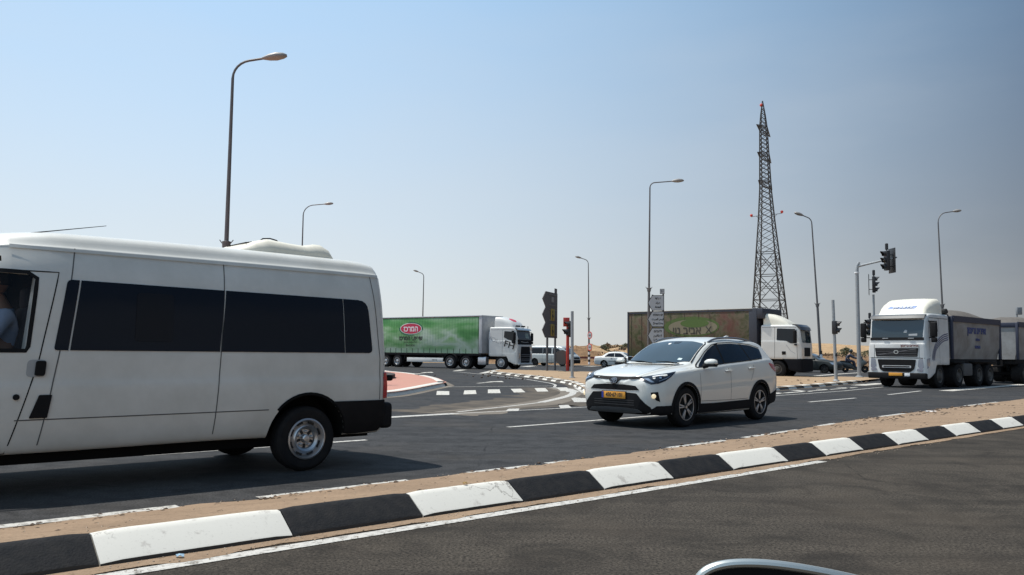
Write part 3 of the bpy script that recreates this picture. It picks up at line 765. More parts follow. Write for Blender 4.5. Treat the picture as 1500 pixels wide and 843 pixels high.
# ================================================================== VEHICLE PARTS
def wheel(par, x, yf, r, w, side, style='alloy', ri=None, rot=0.0, rimm=None):
    ri = ri or r * .66; bm = NB(); sg = -side; c = (x, yf, r)
    tp = [(ri - .01, .03), (ri + .004, .006), (ri + (r - ri) * .35, -.006), (ri + (r - ri) * .7, -.002), (r * .975, .022), (r - .004, .045)]
    nb = 5
    for k in range(nb):
        h0 = .05 + (w - .1) * k / nb; h1 = .05 + (w - .1) * (k + 1) / nb
        tp += [(r, h0), (r, h1 - .012), (r - .008, h1 - .010), (r - .008, h1 - .002)]
    tp += [(r * .975, w - .02), (ri, w), (ri - .01, w - .03)]
    lathe(bm, tp, c, 'y', 40, sg, closed=True)
    t = fin('wheel', bm, RUB, par, ang=30)
    bm = NB()
    def ringbox(rad, ang, size, off, mi, bev=.003):
        a = ang; p = (x + rad * math.cos(a), yf + sg * off, r + rad * math.sin(a)); box(bm, p, size, ry=-a, bev=bev, mi=mi)
    if style == 'alloy':
        lathe(bm, [(ri, .0), (ri - .012, .004), (ri - .022, .03), (ri - .03, .12), (0.0, .13)], c, 'y', 40, sg, mi=1, cap0=False)
        lathe(bm, [(ri + .003, .012), (ri + .002, -.002), (ri - .008, -.002), (ri - .012, .012)], c, 'y', 40, sg, mi=0, closed=True)
        for k in range(5):
            for dd in (-.17, .17):
                a = rot + k * 1.2566 + dd
                p0 = .055; p1 = ri - .005; m = (p0 + p1) / 2
                ringbox(m, a - dd * .25, (p1 - p0, .022, .027), .018, 0, .004)
            a = rot + k * 1.2566
            ringbox(ri * .42, a, (ri * .5, .02, .05), .028, 1)
        lathe(bm, [(.06, .05), (.058, .012), (.03, .004), (0.0, .003)], c, 'y', 20, sg, mi=1)
        lathe(bm, [(.028, .012), (.026, .0), (0.0, -.001)], c, 'y', 16, sg, mi=0)
        for k in range(5): a = rot + k * 1.2566 + .63; lathe(bm, [(.009, .04), (.008, .014), (0.0, .012)], (x + .045 * math.cos(a), yf, r + .045 * math.sin(a)), 'y', 6, sg, mi=0)
    elif style == 'steel':
        lathe(bm, [(ri + .004, .016), (ri + .003, -.004), (ri - .012, -.008), (ri - .02, .004), (ri - .028, .04), (ri * .80, .055), (ri * .72, .03), (ri * .62, .012), (ri * .50, .028), (ri * .46, .05), (ri * .22, .05), (ri * .2, .012), (ri * .15, .0), (0, -.004)], c, 'y', 48, sg, mi=0, cap0=False)
        for k in range(8):
            a = rot + k * math.pi / 4; ringbox(ri * .775, a, (.03, .02, .075), .046, 1, .008)
        for k in range(5):
            a = rot + k * 1.2566; q = (x + ri * .35 * math.cos(a), yf, r + ri * .35 * math.sin(a)); lathe(bm, [(.016, .055), (.015, .022), (.006, .018), (0, .018)], q, 'y', 8, sg, mi=0)
            ringbox(ri * .35, a + .63, (.045, .012, .03), .047, 1, .006)
    else:
        if style == 'truck_front': pf = [(ri + .01, .02), (ri + .008, -.006), (ri - .012, -.006), (ri - .03, .02), (ri - .05, .06), (ri * .66, .05), (ri * .6, .01), (ri * .42, -.03), (ri * .36, -.03), (ri * .34, -.06), (0, -.07)]
        else: pf = [(ri + .01, .02), (ri + .008, -.006), (ri - .012, -.006), (ri - .03, .02), (ri - .05, .13), (ri * .6, .15), (ri * .5, .12), (ri * .46, .02), (0, .0)]
        lathe(bm, pf, c, 'y', 36, sg, mi=0, cap0=False)
        rr, oo = (ri * .5, -.02) if style == 'truck_front' else (ri * .55, .13)
        for k in range(10):
            a = k * .628; lathe(bm, [(.018, oo + .03), (.016, oo - .02), (0, oo - .022)], (x + rr * math.cos(a), yf, r + rr * math.sin(a)), 'y', 6, sg, mi=0)
            ringbox(ri * .74, a + .3, (.04, .012, .055), .05 if style == 'truck_front' else .135, 1, .012)
    fin('rim', bm, [rimm or RIM, RIMD], t, ang=35)
    return t
def mirror_bm(bm):
    g = bmesh.ops.duplicate(bm, geom=bm.verts[:] + bm.edges[:] + bm.faces[:]); vs = [v for v in g['geom'] if isinstance(v, bmesh.types.BMVert)]; fs = [f for f in g['geom'] if isinstance(f, bmesh.types.BMFace)]
    for v in vs: v.co.y *= -1
    bmesh.ops.reverse_faces(bm, faces=fs); return bm
def body_with_arches(bm, arches, W, extra=(), depth=.34):
    """arches: (x, z, r); returns (bm, bvh of the uncut shell)"""
    bvh = BVHTree.FromBMesh(bm); cs = []
    for (x, z, r) in arches:
        for sd in (1, -1):
            c = NB(); lathe(c, [(r, W - depth), (r, W + .4)], (x, 0, z), 'y', 44, sd); cs.append(c)
            c = NB(); box(c, (x, sd * (W - depth + (depth + .4) / 2), z - .3), (r * 1.96, depth + .398, .6)); cs.append(c)
    cs += list(extra)
    b = cut(bm, cs)
    for f in b.faces:
        m = f.calc_center_median()
        for (x, z, r) in arches:
            if abs(m.y) < W + .05 and (m.x - x) ** 2 + (m.z - z) ** 2 < (r + .012) ** 2 and (abs(f.normal.y) < .5 or abs(m.y) < W - depth + .02): f.material_index = 1
            if abs(abs(m.x - x) - r * .98) < .015 and m.z < z + .02 and abs(m.y) < W - .03 and abs(f.normal.x) > .7: f.material_index = 1
        if f.normal.z < -.8 and m.z < .5: f.material_index = 1
    return b, bvh
def text_on(name, s, size, m, par, x, y, z, nd, ext=.003, **k):
    """text facing nd: 'L','R','F' in vehicle coordinates"""
    r, u = {'L': ((-1, 0, 0), (0, 0, 1)), 'R': ((1, 0, 0), (0, 0, 1)), 'F': ((0, 1, 0), (0, 0, 1)), 'B': ((0, -1, 0), (0, 0, 1))}[nd]
    return text(name, s, size, m, par, (x, y, z), r, u, ext, **k)
def place(px, py, z, az, lx, ly):
    """root position so that local point (lx, ly, z) falls on the surveyed point"""
    g = G(px, py, z); c, s = math.cos(az), math.sin(az)
    return (g.x - (lx * c - ly * s), g.y - (lx * s + ly * c), 0)
AZ_W = RA + math.pi           # travelling towards the left, -US
# ---------------------------------------------------------------- minibus
def minibus():
    loc = S(4.42, 8.20); # near rear wheel outer face
    root = thing('minibus', 'white high-roof minibus with dark window band and beige roof air conditioner, nearest vehicle', 'minibus', (0, 0, 0), AZ_W)
    yw = .955
    p = S(4.42, 8.20 + yw); root.location = p
    #  x, zb, wlow, wmax, wwin, wgut, zgut, wtop, ztop
    T = [(-1.02, .40, .80, .86, .72, .66, 2.10, .60, 2.24), (-1.0, .37, .86, .92, .79, .73, 2.15, .64, 2.31), (-.93, .35, .90, .965, .84, .775, 2.18, .68, 2.35), (-.7, .345, .92, .985, .868, .80, 2.19, .71, 2.375),
         (1.0, .37, .93, .99, .875, .805, 2.20, .71, 2.39), (2.4, .36, .93, .99, .875, .80, 2.20, .70, 2.38), (2.85, .36, .93, .985, .87, .77, 2.19, .66, 2.34), (3.2, .36, .93, .98, .84, .70, 2.08, .58, 2.20), (3.6, .36, .92, .975, .80, .66, 1.75, .5, 1.85), (3.95, .36, .91, .96, .78, .70, 1.36, .5, 1.42),
         (4.2, .34, .88, .94, .76, .68, 1.16, .5, 1.22), (4.5, .32, .80, .86, .66, .58, .98, .4, 1.05), (4.68, .32, .62, .66, .5, .45, .8, .3, .86)]
    def sec(zb, wl, wm, ww, wg, zg, wt, zt):
        h = zg
        return [(0, zb), (wl - .08, zb), (wl, zb + .02), (wm - .016, zb + .20), (wm - .004, .33 * h), (wm + .002, .43 * h), (wm - .012, .462 * h), (wm - .014, .56 * h), (wm - .028, .60 * h), (ww + .05, .80 * h), (ww + .005, .90 * h), (wg, zg - .02), (wg - .003, zg), (wg - .03, zg + .02), (wt, zt - .05), (wt - .18, zt - .01), (0, zt)]
    bm = loft(T, sec, .08)
    cab = NB(); prism(cab, [(2.72, 1.27), (2.66, 1.93), (3.0, 1.94), (3.30, 1.80), (3.72, 1.34), (3.6, 1.27)], -1.2, 1.2, 'xz')
    cab2 = NB(); box(cab2, (3.07, 0, 1.38), (1.05, 1.62, 1.36), bev=.05); cab3 = NB(); prism(cab3, [(3.3, 1.62), (3.3, 2.02), (3.45, 2.3), (4.15, 1.62), (3.92, 1.44), (3.5, 1.44)], -.60, .60, 'xz')
    b, bvh = body_with_arches(bm, [(0, .36, .455), (3.75, .36, .43)], .985, extra=[cab2, cab, cab3])
    for f in b.faces:
        m = f.calc_center_median()
        if 2.5 < m.x < 3.9 and abs(m.y) < .815 and .68 < m.z < 2.09: f.material_index = 1
    body = fin('body', b, [VANW, WELL], root, ang=38)
    # window band: three fixed panes with a hopper
    def top(x): return 1.905 - (2.42 - x) * .012
    for sd, fr in ((1, 'L'), (-1, 'Rt')):
        for (a0, a1, nm) in ((2.40, 2.30, 0), (2.285, .985, 1), (.965, -.36, 2), (-.375, -.745, 3)):
            lean = .10 if nm in (0, 1) else (.055 if nm == 2 else 0.01)
            lf, rf = (.10 if nm < 2 else (.055 if nm == 2 else 0)), (.10 if nm == 0 else (.055 if nm == 1 else (0 if nm == 2 else -.035)))
            poly = [(a0, top(a0), .04 if nm == 0 else .004), (a1, top(a1), .11 if nm == 3 else .004), (a1 - rf if nm != 3 else a1 - .05, 1.268, .05 if nm == 3 else .004), (a0 - 0 + lf * (1 if nm < 2 else -1) * (1 if nm < 2 else 1), 1.268, .03 if nm == 0 else .004)]
            if nm == 0: poly = [(2.40, 1.905, .04), (2.30, 1.903, 0), (2.385, 1.268, 0), (2.50, 1.268, .03)]
            if nm == 1: poly = [(2.285, 1.903, 0), (.945, 1.888, 0), (1.0, 1.268, 0), (2.37, 1.268, 0)]
            if nm == 2: poly = [(.93, 1.888, 0), (-.42, 1.873, 0), (-.43, 1.268, 0), (.985, 1.268, 0)]
            if nm == 3: poly = [(-.43, 1.873, 0), (-.745, 1.868, .12), (-.795, 1.268, .06), (-.44, 1.268, 0)]
            decal('window', bvh, rpoly(poly), fr, TINT, root, .007, .12)
        w = decal('hopper_window', bvh, rpoly([(1.80, 1.82), (1.46, 1.815), (1.47, 1.36), (1.82, 1.36)], .04), fr, mat('hopper_glass', (.009, .009, .011), .22, spec=.3), root, .013, .12)
        bm = NB()
        for ln in ([(.93, 2.19), (1.04, .37)], [(2.33, 2.2), (2.37, 1.9)], [(2.45, 1.268), (2.60, .37)], [(-.83, 2.16), (-.90, 1.2), (-.90, .74)], [(2.78, .665), (.46, .672)]):
            strip_bm(bm, bvh, ln, fr, .010, .003)
        fin('panel_gap', bm, mat('soft_gap', (.10, .10, .095), .9), root, smooth=False)
        bm = NB(); strip_bm(bm, bvh, [(3.2, 1.96), (2.47, 1.965), (2.50, 1.8), (2.62, 1.15), (2.83, .385), (3.2, .375)], fr, .010, .003); fin('door_gap', bm, GAP, root, smooth=False)
        bm = NB()
        strip_bm(bm, bvh, [(2.85, 2.178), (-.95, 2.165)], fr, .03, .012); fin('rain_gutter', bm, VANW, root)
        bm = NB(); strip_bm(bm, bvh, [(3.72, 1.335), (3.32, 1.82), (3.0, 1.955), (2.72, 1.95), (2.645, 1.90), (2.70, 1.30), (2.72, 1.262), (3.6, 1.262), (3.72, 1.335)], fr, .035, .004); fin('door_window_seal', bm, BLK, root, smooth=False)
        decal('door_window', bvh, rpoly([(2.73, 1.27), (2.66, 1.92), (3.0, 1.93), (3.30, 1.80), (3.70, 1.34), (3.58, 1.27)], .02), fr, mat('clear_tint_glass', (.02, .025, .03), .03, spec=.5, alpha=.30), root, .002, .2, 0)
        decal('door_handle', bvh, rpoly([(2.635, 1.175), (2.555, 1.175), (2.565, 1.045), (2.645, 1.045)], .02), fr, BLK, root, .02, .05)
        decal('door_handle_recess', bvh, rpoly([(2.70, 1.185), (2.55, 1.185), (2.56, 1.035), (2.71, 1.035)], .04), fr, mat('recess_grey', (.35, .36, .36), .6), root, .004, .05)
        decal('sliding_door_latch', bvh, rpoly([(2.60, .88), (2.50, .88), (2.53, .68), (2.67, .68)], .01), fr, BLK, root, .012, .05)
        decal('lock', bvh, ell(2.775, .865, .026, .026, 12), fr, BLK, root, .012, .05)
        # black rear quarter of the bumper
        a = arc(0, .36, .47, 52, 8, 8)
        poly = [(-q[0], q[1]) for q in a]
        poly = [(-.30, .735)] + [(-q[0], q[1]) for q in arc(0, .36, .468, 50, -3, 8)] + [(-.55, .375), (-.90, .39), (-.965, .44), (-.985, .60), (-.97, .735)]
        decal('bumper_corner', bvh, poly, fr, BLK, root, .018, .08)
        # wheel arch lip
        bm = NB(); strip_bm(bm, bvh, arc(0, .36, .468, 178, 40, 16), fr, .03, .006, .06); fin('arch_lip', bm, WELL, root)
        lamp = decal('tail_lamp', bvh, rpoly([(-.955, 1.0), (-1.0, 1.0), (-1.01, .75), (-.955, .75)], .02), fr, RED, root, .010, .05)
    bm = NB(); box(bm, (-1.04, 0, .55), (.16, 1.86, .30), bev=.05, seg=3); fin('rear_bumper', bm, BLK, root)
    for sd in (1, -1):
        decal('rear_lamp', bvh, rpoly([(sd * .82, 1.05), (sd * .92, 1.05), (sd * .92, .75), (sd * .82, .75)], .02), 'B', RED, root, .03, .06)
    decal('rear_window', bvh, rpoly([(-.62, 1.9), (.62, 1.9), (.66, 1.25), (-.66, 1.25)], .08), 'B', TINT, root, .006, .1)
    decal('windscreen', bvh, rpoly([(3.28, -.62), (3.28, .62), (4.05, .66), (4.05, -.66)], .05), 'T', mat('clear_tint_glass', (.02, .025, .03), .03), root, .012, .1, 0)
    for y, z in ((-.75, .95), (.83, .98)): bm = NB(); box(bm, (-1.10, y, z), (.10, .08, .07), bev=.02); fin('door_hinge', bm, BLK, root)
    # roof air conditioner
    prof = [(.66, 2.36), (.57, 2.43), (.42, 2.50), (.28, 2.535), (.0, 2.51), (-.19, 2.50), (-.29, 2.53), (-.38, 2.53), (-.46, 2.49), (-.50, 2.42), (-.51, 2.35)]
    bm = NB(); rows = []
    for x, z in prof:
        w = .52 if x < .35 else .52 - (x - .35) * .45
        rows.append([bm.verts.new((x, y * w, 2.33 + (z - 2.33) * k)) for y, k in ((-1, 0), (-1, .45), (-.93, .8), (-.8, .97), (-.4, 1.0), (0, 1.02), (.4, 1.0), (.8, .97), (.93, .8), (1, .45), (1, 0))])
    for r1, r2 in zip(rows, rows[1:]):
        for k in range(10): bm.faces.new((r1[k], r1[k + 1], r2[k + 1], r2[k]))
    bm.faces.new(rows[0]); bm.faces.new(rows[-1][::-1]); bmesh.ops.recalc_face_normals(bm, faces=bm.faces)
    ac = fin('air_conditioner', bm, CREAM, root, ang=50)
    bm = NB(); tube(bm, [(.22, .1, 2.54), (.18, .1, 2.575), (.09, .1, 2.585), (.01, .1, 2.57), (-.05, .1, 2.52)], .008, 6); fin('lifting_loop', bm, BLK, ac)
    bm = NB()
    for k in range(7): box(bm, (.50 - k * .03, .12, 2.475 + k * .006), (.012, .5, .012), ry=.3)
    fin('vent_slats', bm, BLK, ac)
    bm = NB(); tube(bm, [(2.72, .55, 2.30), (2.66, .55, 2.335), (2.0, .55, 2.475)], [.016, .006, .003], 6); fin('antenna', bm, BLK, root)
    for x in (0, 3.75):
        for sd in (1, -1): wheel(root, x, sd * yw, .345, .215, sd, 'steel', .215, .4)
    bm = NB(); box(bm, (1.9, 0, .34), (3.3, 1.5, .16), bev=.03); tube(bm, [(0, -.8, .34), (0, .8, .34)], .06, 10); box(bm, (-.6, 0, .36), (.7, 1.3, .12)); fin('underbody', bm, WELL, root)
    # exterior mirror and interior seat, dashboard
    bm = NB(); box(bm, (3.72, 1.13, 1.42), (.12, .22, .36), bev=.04, seg=3); tube(bm, [(3.7, .94, 1.35), (3.72, 1.06, 1.38)], .03, 8); mirror_bm(bm); fin('wing_mirror', bm, BLK, root)
    bm = NB(); box(bm, (2.66, .42, 1.30), (.14, .46, .72), bev=.05, seg=3, ry=-.18); box(bm, (2.61, .42, 1.74), (.10, .26, .2), bev=.04, seg=3); box(bm, (2.9, .42, .98), (.5, .48, .14), bev=.05, seg=3)
    fin('seat', bm, mat('seat_fabric', (.02, .02, .025), .9), root)
    bm = NB(); lathe(bm, [(.20, .0), (.185, .015), (.17, .0), (.185, -.015)], (0, 0, 0), 'x', 24, 1, closed=True); 
    for v in bm.verts: v.co = Matrix.Translation((3.42, .42, 1.12)) @ Matrix.Rotation(R(-35), 4, 'Y') @ v.co
    tube(bm, [(3.42, .42, 1.12), (3.56, .42, 1.0)], .03, 8); fin('steering_wheel', bm, BLK, root)
    return root
van = minibus()
# ---------------------------------------------------------------- people
def skin_mesh(joints, edges, lvl=2, root=0):
    me = bpy.data.meshes.new('s'); me.from_pydata([j[0] for j in joints], edges, []); o = bpy.data.objects.new('s', me); COL.objects.link(o)
    o.modifiers.new('k', 'SKIN'); sv = me.skin_vertices[0].data
    for i, j in enumerate(joints):
        sv[i].radius = j[1] if isinstance(j[1], tuple) else (j[1], j[1]); sv[i].use_root = (i == root)
    sb = o.modifiers.new('s', 'SUBSURF'); sb.levels = lvl
    dg = bpy.context.evaluated_depsgraph_get(); dg.update()
    r = bpy.data.meshes.new_from_object(o.evaluated_get(dg)); bpy.data.objects.remove(o); bm = NB(); bm.from_mesh(r); return bm
SKIN = mat('skin', (.30, .17, .11), .55, var=.2); HAIR = mat('dark_hair', (.02, .015, .012), .7)
def head_bm(bm, c, face, r=.1):
    """append a head (ellipsoid with nose, brow, chin, ears) centred c looking along face (unit xy)"""
    f = Vector((face[0], face[1], face[2] if len(face) > 2 else 0)).normalized(); s = f.cross(Vector((0, 0, 1))).normalized(); u = s.cross(f)
    q = bmesh.ops.create_uvsphere(bm, u_segments=20, v_segments=14, radius=1.0)
    for v in q['verts']:
        x, y, z = v.co; ch = 1 - .22 * max(0, -z) * (1 if x > -.2 else 1.2); nose = .17 * math.exp(-((y / .16) ** 2 + ((z + .12) / .2) ** 2)) if x > 0 else 0
        eye = -.06 * math.exp(-(((abs(y) - .36) / .15) ** 2 + ((z - .1) / .12) ** 2)) if x > 0 else 0; mouth = -.035 * math.exp(-((y / .3) ** 2 + ((z + .47) / .05) ** 2)) if x > 0 else 0
        ear = .16 * math.exp(-(((x + .05) / .14) ** 2 + ((z) / .26) ** 2)) if abs(y) > .8 else 0
        v.co = Vector(c) + f * (x * ch + nose + eye + mouth) * r + s * (y * .78 * ch + (ear if y > 0 else -ear)) * r + u * z * 1.22 * r
    return bm
def hand(bm, wrist, d, up, grip=.7):
    """palm, four unequal curled fingers and a thumb, merged as skinned chains"""
    w = Vector(wrist); d = Vector(d).normalized(); up = Vector(up).normalized(); s = d.cross(up).normalized()
    me = bpy.data.meshes.new('x'); b = skin_mesh([(w, (.026, .02)), (w + d * .045, (.036, .017)), (w + d * .08, (.036, .015))], [(0, 1), (1, 2)], 1); b.to_mesh(me); b.free(); bm.from_mesh(me)
    for k, L in enumerate((.070, .080, .075, .058)):
        b0 = w + d * .07 + s * (.030 - .02 * k); c1 = b0 + d * L * .4 - up * L * .12 * grip; c2 = c1 + d * L * .2 - up * L * .4 * grip; c3 = c2 - d * L * .12 * grip - up * L * .25
        b = skin_mesh([(b0, .0095), (c1, .009), (c2, .008), (c3, .007)], [(0, 1), (1, 2), (2, 3)], 1); m2 = bpy.data.meshes.new('x'); b.to_mesh(m2); b.free(); bm.from_mesh(m2)
    b0 = w + d * .025 + s * .03; b = skin_mesh([(b0, .012), (b0 + s * .028 + d * .025 - up * .01, .010), (b0 + s * .02 + d * .055 - up * .03, .008)], [(0, 1), (1, 2)], 1); m2 = bpy.data.meshes.new('x'); b.to_mesh(m2); b.free(); bm.from_mesh(m2)
    return bm
def driver():
    # seated on the minibus seat, vehicle coordinates -> world
    t = thing('person', 'driver in a light blue shirt seated behind the front side window of the minibus', 'person', van.matrix_basis @ Vector((-.12, 0, .21)), AZ_W)
    hip = (2.93, .42, .93); J = [(hip, (.15, .13)), ((2.90, .42, 1.12), (.15, .12)), ((2.90, .42, 1.32), (.17, .12)), ((2.92, .42, 1.42), (.09, .08)), ((2.95, .42, 1.50), (.055, .055)), ((2.97, .42, 1.57), (.05, .05)),
         ((2.93, .61, 1.37), .065), ((3.06, .66, 1.14), .05), ((3.27, .56, 1.16), .038), ((2.93, .23, 1.37), .065), ((3.06, .2, 1.14), .05), ((3.27, .30, 1.16), .038),
         ((3.0, .52, .90), .09), ((3.38, .54, .88), .07), ((3.5, .54, .55), .05), ((3.0, .32, .90), .09), ((3.38, .3, .88), .07), ((3.5, .3, .55), .05)]
    E_ = [(0, 1), (1, 2), (2, 3), (3, 4), (4, 5), (2, 6), (6, 7), (7, 8), (2, 9), (9, 10), (10, 11), (0, 12), (12, 13), (13, 14), (0, 15), (15, 16), (16, 17)]
    bm = skin_mesh(J, E_, 2); head_bm(bm, (2.99, .42, 1.66), (1, 0, 0), .105)
    hand(bm, (3.27, .56, 1.16), (1, -.1, .3), (0, 0, 1)); hand(bm, (3.27, .30, 1.16), (1, .1, .3), (0, 0, 1))
    fin('body', bm, SKIN, t, ang=60)
    S2 = [(j[0], tuple(q + .014 for q in (j[1] if isinstance(j[1], tuple) else (j[1], j[1])))) for j in J]
    sh = [S2[i] for i in (0, 1, 2, 3, 6, 7, 9, 10)]; bm = skin_mesh(sh, [(0, 1), (1, 2), (2, 3), (2, 4), (4, 5), (2, 6), (6, 7)], 2)
    fin('shirt', bm, mat('light_blue_shirt', (.35, .45, .62), .85, var=.3, vscale=9), t, ang=60)
    bm = skin_mesh([S2[i] for i in (0, 12, 13, 14, 15, 16, 17)], [(0, 1), (1, 2), (2, 3), (0, 4), (4, 5), (5, 6)], 2); fin('trousers', bm, mat('dark_trousers', (.03, .03, .045), .9), t, ang=60)
    bm = NB(); q = bmesh.ops.create_uvsphere(bm, u_segments=18, v_segments=12, radius=1)
    for v in list(bm.verts):
        x, y, z = v.co
        v.co = Vector((2.985 + x * .108 - .006, .42 + y * .088, 1.675 + z * .134))
    bmesh.ops.delete(bm, geom=[v for v in bm.verts if (v.co.z < 1.69 and v.co.x > 2.99) or v.co.z < 1.62], context='VERTS')
    fin('hair', bm, HAIR, t, ang=60)
driver()
# ---------------------------------------------------------------- crossover SUV
def suv():
    a = G(1004, 598, .355); b = G(1111.4, 590, .355); az = math.atan2(a.y - b.y, a.x - b.x)
    root = thing('suv', 'shiny white crossover SUV with black cladding and roof rails crossing in the middle lane', 'SUV', (0, 0, 0), az)
    c, s = math.cos(az), math.sin(az); root.location = (2.50, 15.62, 0); root.rotation_euler.z = R(225.5)
    #   s(rearwards), zb, wlow, wmax, wbelt, zbelt, wroof, zrail, ztop
    T0 = [(-.935, .36, .36, .46, .42, .70, .28, .76, .77), (-.925, .31, .48, .58, .54, .75, .36, .81, .82), (-.90, .27, .58, .68, .635, .79, .44, .855, .865), (-.84, .245, .67, .755, .71, .835, .52, .895, .905), (-.76, .23, .745, .81, .765, .87, .565, .925, .94), (-.6, .22, .84, .885, .835, .915, .62, .965, .98), (-.35, .22, .87, .91, .865, .965, .66, 1.01, 1.03), (0, .21, .88, .922, .88, 1.0, .69, 1.05, 1.075),
          (.26, .20, .885, .925, .885, 1.02, .71, 1.075, 1.105), (.40, .20, .885, .925, .885, 1.03, .725, 1.10, 1.175), (.70, .20, .885, .925, .885, 1.05, .715, 1.265, 1.335), (1.0, .20, .885, .925, .885, 1.075, .685, 1.42, 1.48), (1.2, .20, .885, .925, .885, 1.09, .67, 1.485, 1.555), (1.45, .20, .885, .925, .885, 1.11, .66, 1.53, 1.61), (1.9, .2, .885, .925, .885, 1.14, .655, 1.555, 1.645), (2.4, .21, .885, .925, .885, 1.175, .645, 1.54, 1.64), (2.8, .23, .885, .925, .88, 1.20, .655, 1.535, 1.625), (3.05, .25, .875, .915, .868, 1.215, .65, 1.505, 1.605), (3.2, .27, .865, .91, .855, 1.215, .645, 1.475, 1.575), (3.34, .29, .845, .895, .825, 1.20, .64, 1.40, 1.50), (3.5, .32, .80, .85, .775, 1.12, .62, 1.20, 1.26), (3.6, .35, .68, .74, .66, .98, .55, 1.03, 1.06), (3.67, .42, .5, .6, .5, .84, .4, .88, .90)]
    T = [(-r[0],) + r[1:] for r in T0]
    def sec(zb, wl, wm, wb, zbt, wr, zr, zt):
        return [(0, zb), (wl - .1, zb), (wl, zb + .015), (wl + (wm - wl) * .45, zb + (zbt - zb) * .22), (wm, zb + (zbt - zb) * .48), (wm - .004, zb + (zbt - zb) * .72), (wb + .022, zbt - .055), (wb + .002, zbt - .008), (wb - .022, zbt + .012), (wr + (wb - wr) * .55, zbt + (zr - zbt) * .45), (wr + .01, zr - .01), (wr - .03, zr + .035), (wr - .16, zt - .018), (wr * .4, zt), (0, zt)]
    bm = loft(T, sec, .04)
    b, bvh = body_with_arches(bm, [(0, .355, .395), (-2.69, .355, .395)], .90)
    fin('body', b, [PEARL, WELL], root, ang=42)
    for sd, fr in ((1, 'L'), (-1, 'Rt')):
        P = lambda L: [(-q[0],) + tuple(q[1:]) for q in L]
        decal('pillar_trim', bvh, rpoly(P([(1.31, 1.12, 0), (1.30, 1.50, 0), (1.42, 1.505, 0), (1.43, 1.13, 0)]), 0), fr, BLK, root, .0035, .06); decal('pillar_trim', bvh, rpoly(P([(2.33, 1.185, 0), (2.22, 1.51, 0), (2.33, 1.508, 0), (2.42, 1.19, 0)]), 0), fr, BLK, root, .0035, .06)
        fw = decal('side_window', bvh, rpoly(P([(.50, 1.065, .03), (.95, 1.352, .1), (1.22, 1.462, .06), (1.335, 1.485, .0), (1.345, 1.135, .0)])), fr, GLASS, root, .005, .06)
        decal('side_window', bvh, rpoly(P([(1.40, 1.138, .0), (1.39, 1.492, .0), (1.9, 1.515, .1), (2.25, 1.503, .0), (2.36, 1.195, .0)])), fr, GLASS, root, .005, .06)
        decal('quarter_window', bvh, rpoly(P([(2.39, 1.198, .0), (2.30, 1.505, .0), (2.62, 1.492, .06), (2.98, 1.425, .04), (2.90, 1.238, .06)])), fr, GLASS, root, .005, .06)
        bm = NB()
        for ln in ([(.36, 1.035), (.44, .95), (.455, .46)], [(1.365, 1.50), (1.375, 1.13), (1.52, .95), (1.53, .44)], [(2.36, 1.51), (2.42, 1.19), (2.42, 1.0), (2.30, .80)], [(1.53, .44), (2.2, .45)], [(.455, .45), (1.53, .44)]):
            strip_bm(bm, bvh, P(ln), fr, .008, .0025)
        fin('door_gap', bm, mat('suv_gap', (.06, .06, .06), .9), root, smooth=False)
        bm = NB(); strip_bm(bm, bvh, P([(.42, 1.055), (.9, 1.345), (1.2, 1.475), (1.45, 1.517), (1.9, 1.535), (2.3, 1.526), (2.65, 1.508), (3.0, 1.44)]), fr, .014, .007); strip_bm(bm, bvh, P([(.44, 1.055), (1.35, 1.128), (2.4, 1.188), (2.86, 1.225)]), fr, .014, .007)
        fin('window_trim', bm, BLK, root, smooth=False)
        # black cladding: wheel arch rings and sill
        def ring(cx):
            o = arc(cx, .355, .452, 196, -16, 26); i = arc(cx, .355, .398, -16, 196, 26); return o + i
        decal('arch_cladding', bvh, [p for p in ring(0) if p[1] > .235], fr, BLK, root, .012, .05)
        decal('arch_cladding', bvh, [p for p in ring(-2.69) if p[1] > .235], fr, BLK, root, .012, .05)
        decal('sill_cladding', bvh, rpoly(P([(.41, .24), (.43, .405), (.9, .40), (2.22, .425), (2.27, .255)]), .01), fr, BLK, root, .014, .08)
        for x0 in (1.42, 2.30):
            z = .985 if x0 < 2 else 1.03; bm = NB(); h = decal_bm(bvh, ell(-x0 + 0, z, .10, .035, 18), fr, .002, .05); me = bpy.data.meshes.new('x'); h.to_mesh(me); h.free()
            bm.from_mesh(me); rc = fin('handle_recess', bm, mat('handle_shade', (.45, .46, .46), .4), root)
            y = sd * .925; bm = NB(); tube(bm, [(-x0 + .10, y, z + .005), (-x0 + .08, y + sd * .03, z + .01), (-x0 - .08, y + sd * .03, z + .012), (-x0 - .10, y, z + .008)], [.012, .014, .014, .012], 8); fin('door_handle', bm, PEARL, root)
        # mirror
        bm = NB(); lathe(bm, [(0.0, -.115), (.05, -.105), (.085, -.06), (.095, 0), (.088, .06), (.06, .1), (0, .115)], (0, 0, 0), 'y', 20)
        for v in bm.verts: v.co = Vector((v.co.x * .8 - .62 - v.co.y * sd * .25, sd * 1.03 + v.co.y * .98, max(v.co.z * .72, -.028) + 1.150))
        mr = fin('wing_mirror', bm, PEARL, root, ang=60)
        bm = NB(); tube(bm, [(-.60, sd * .88, 1.08), (-.61, sd * .97, 1.09)], [.045, .035], 8); box(bm, (-.62, sd * 1.03, 1.100), (.14, .21, .055), bev=.02); box(bm, (-.705, sd * 1.035, 1.155), (.012, .17, .115), bev=.01); fin('mirror_base', bm, BLK, mr)
        # headlamp, wraps around the corner
        fr2 = frame(sd * 42); U = fr2[0]
        pts3 = [(.865, sd * .44, .872), (.82, sd * .58, .80), (.79, sd * .68, .765), (.72, sd * .80, .782), (.62, sd * .87, .825), (.48, sd * .905, .90), (.34, sd * .915, .985), (.50, sd * .88, .962), (.66, sd * .79, .935), (.78, sd * .64, .908)]
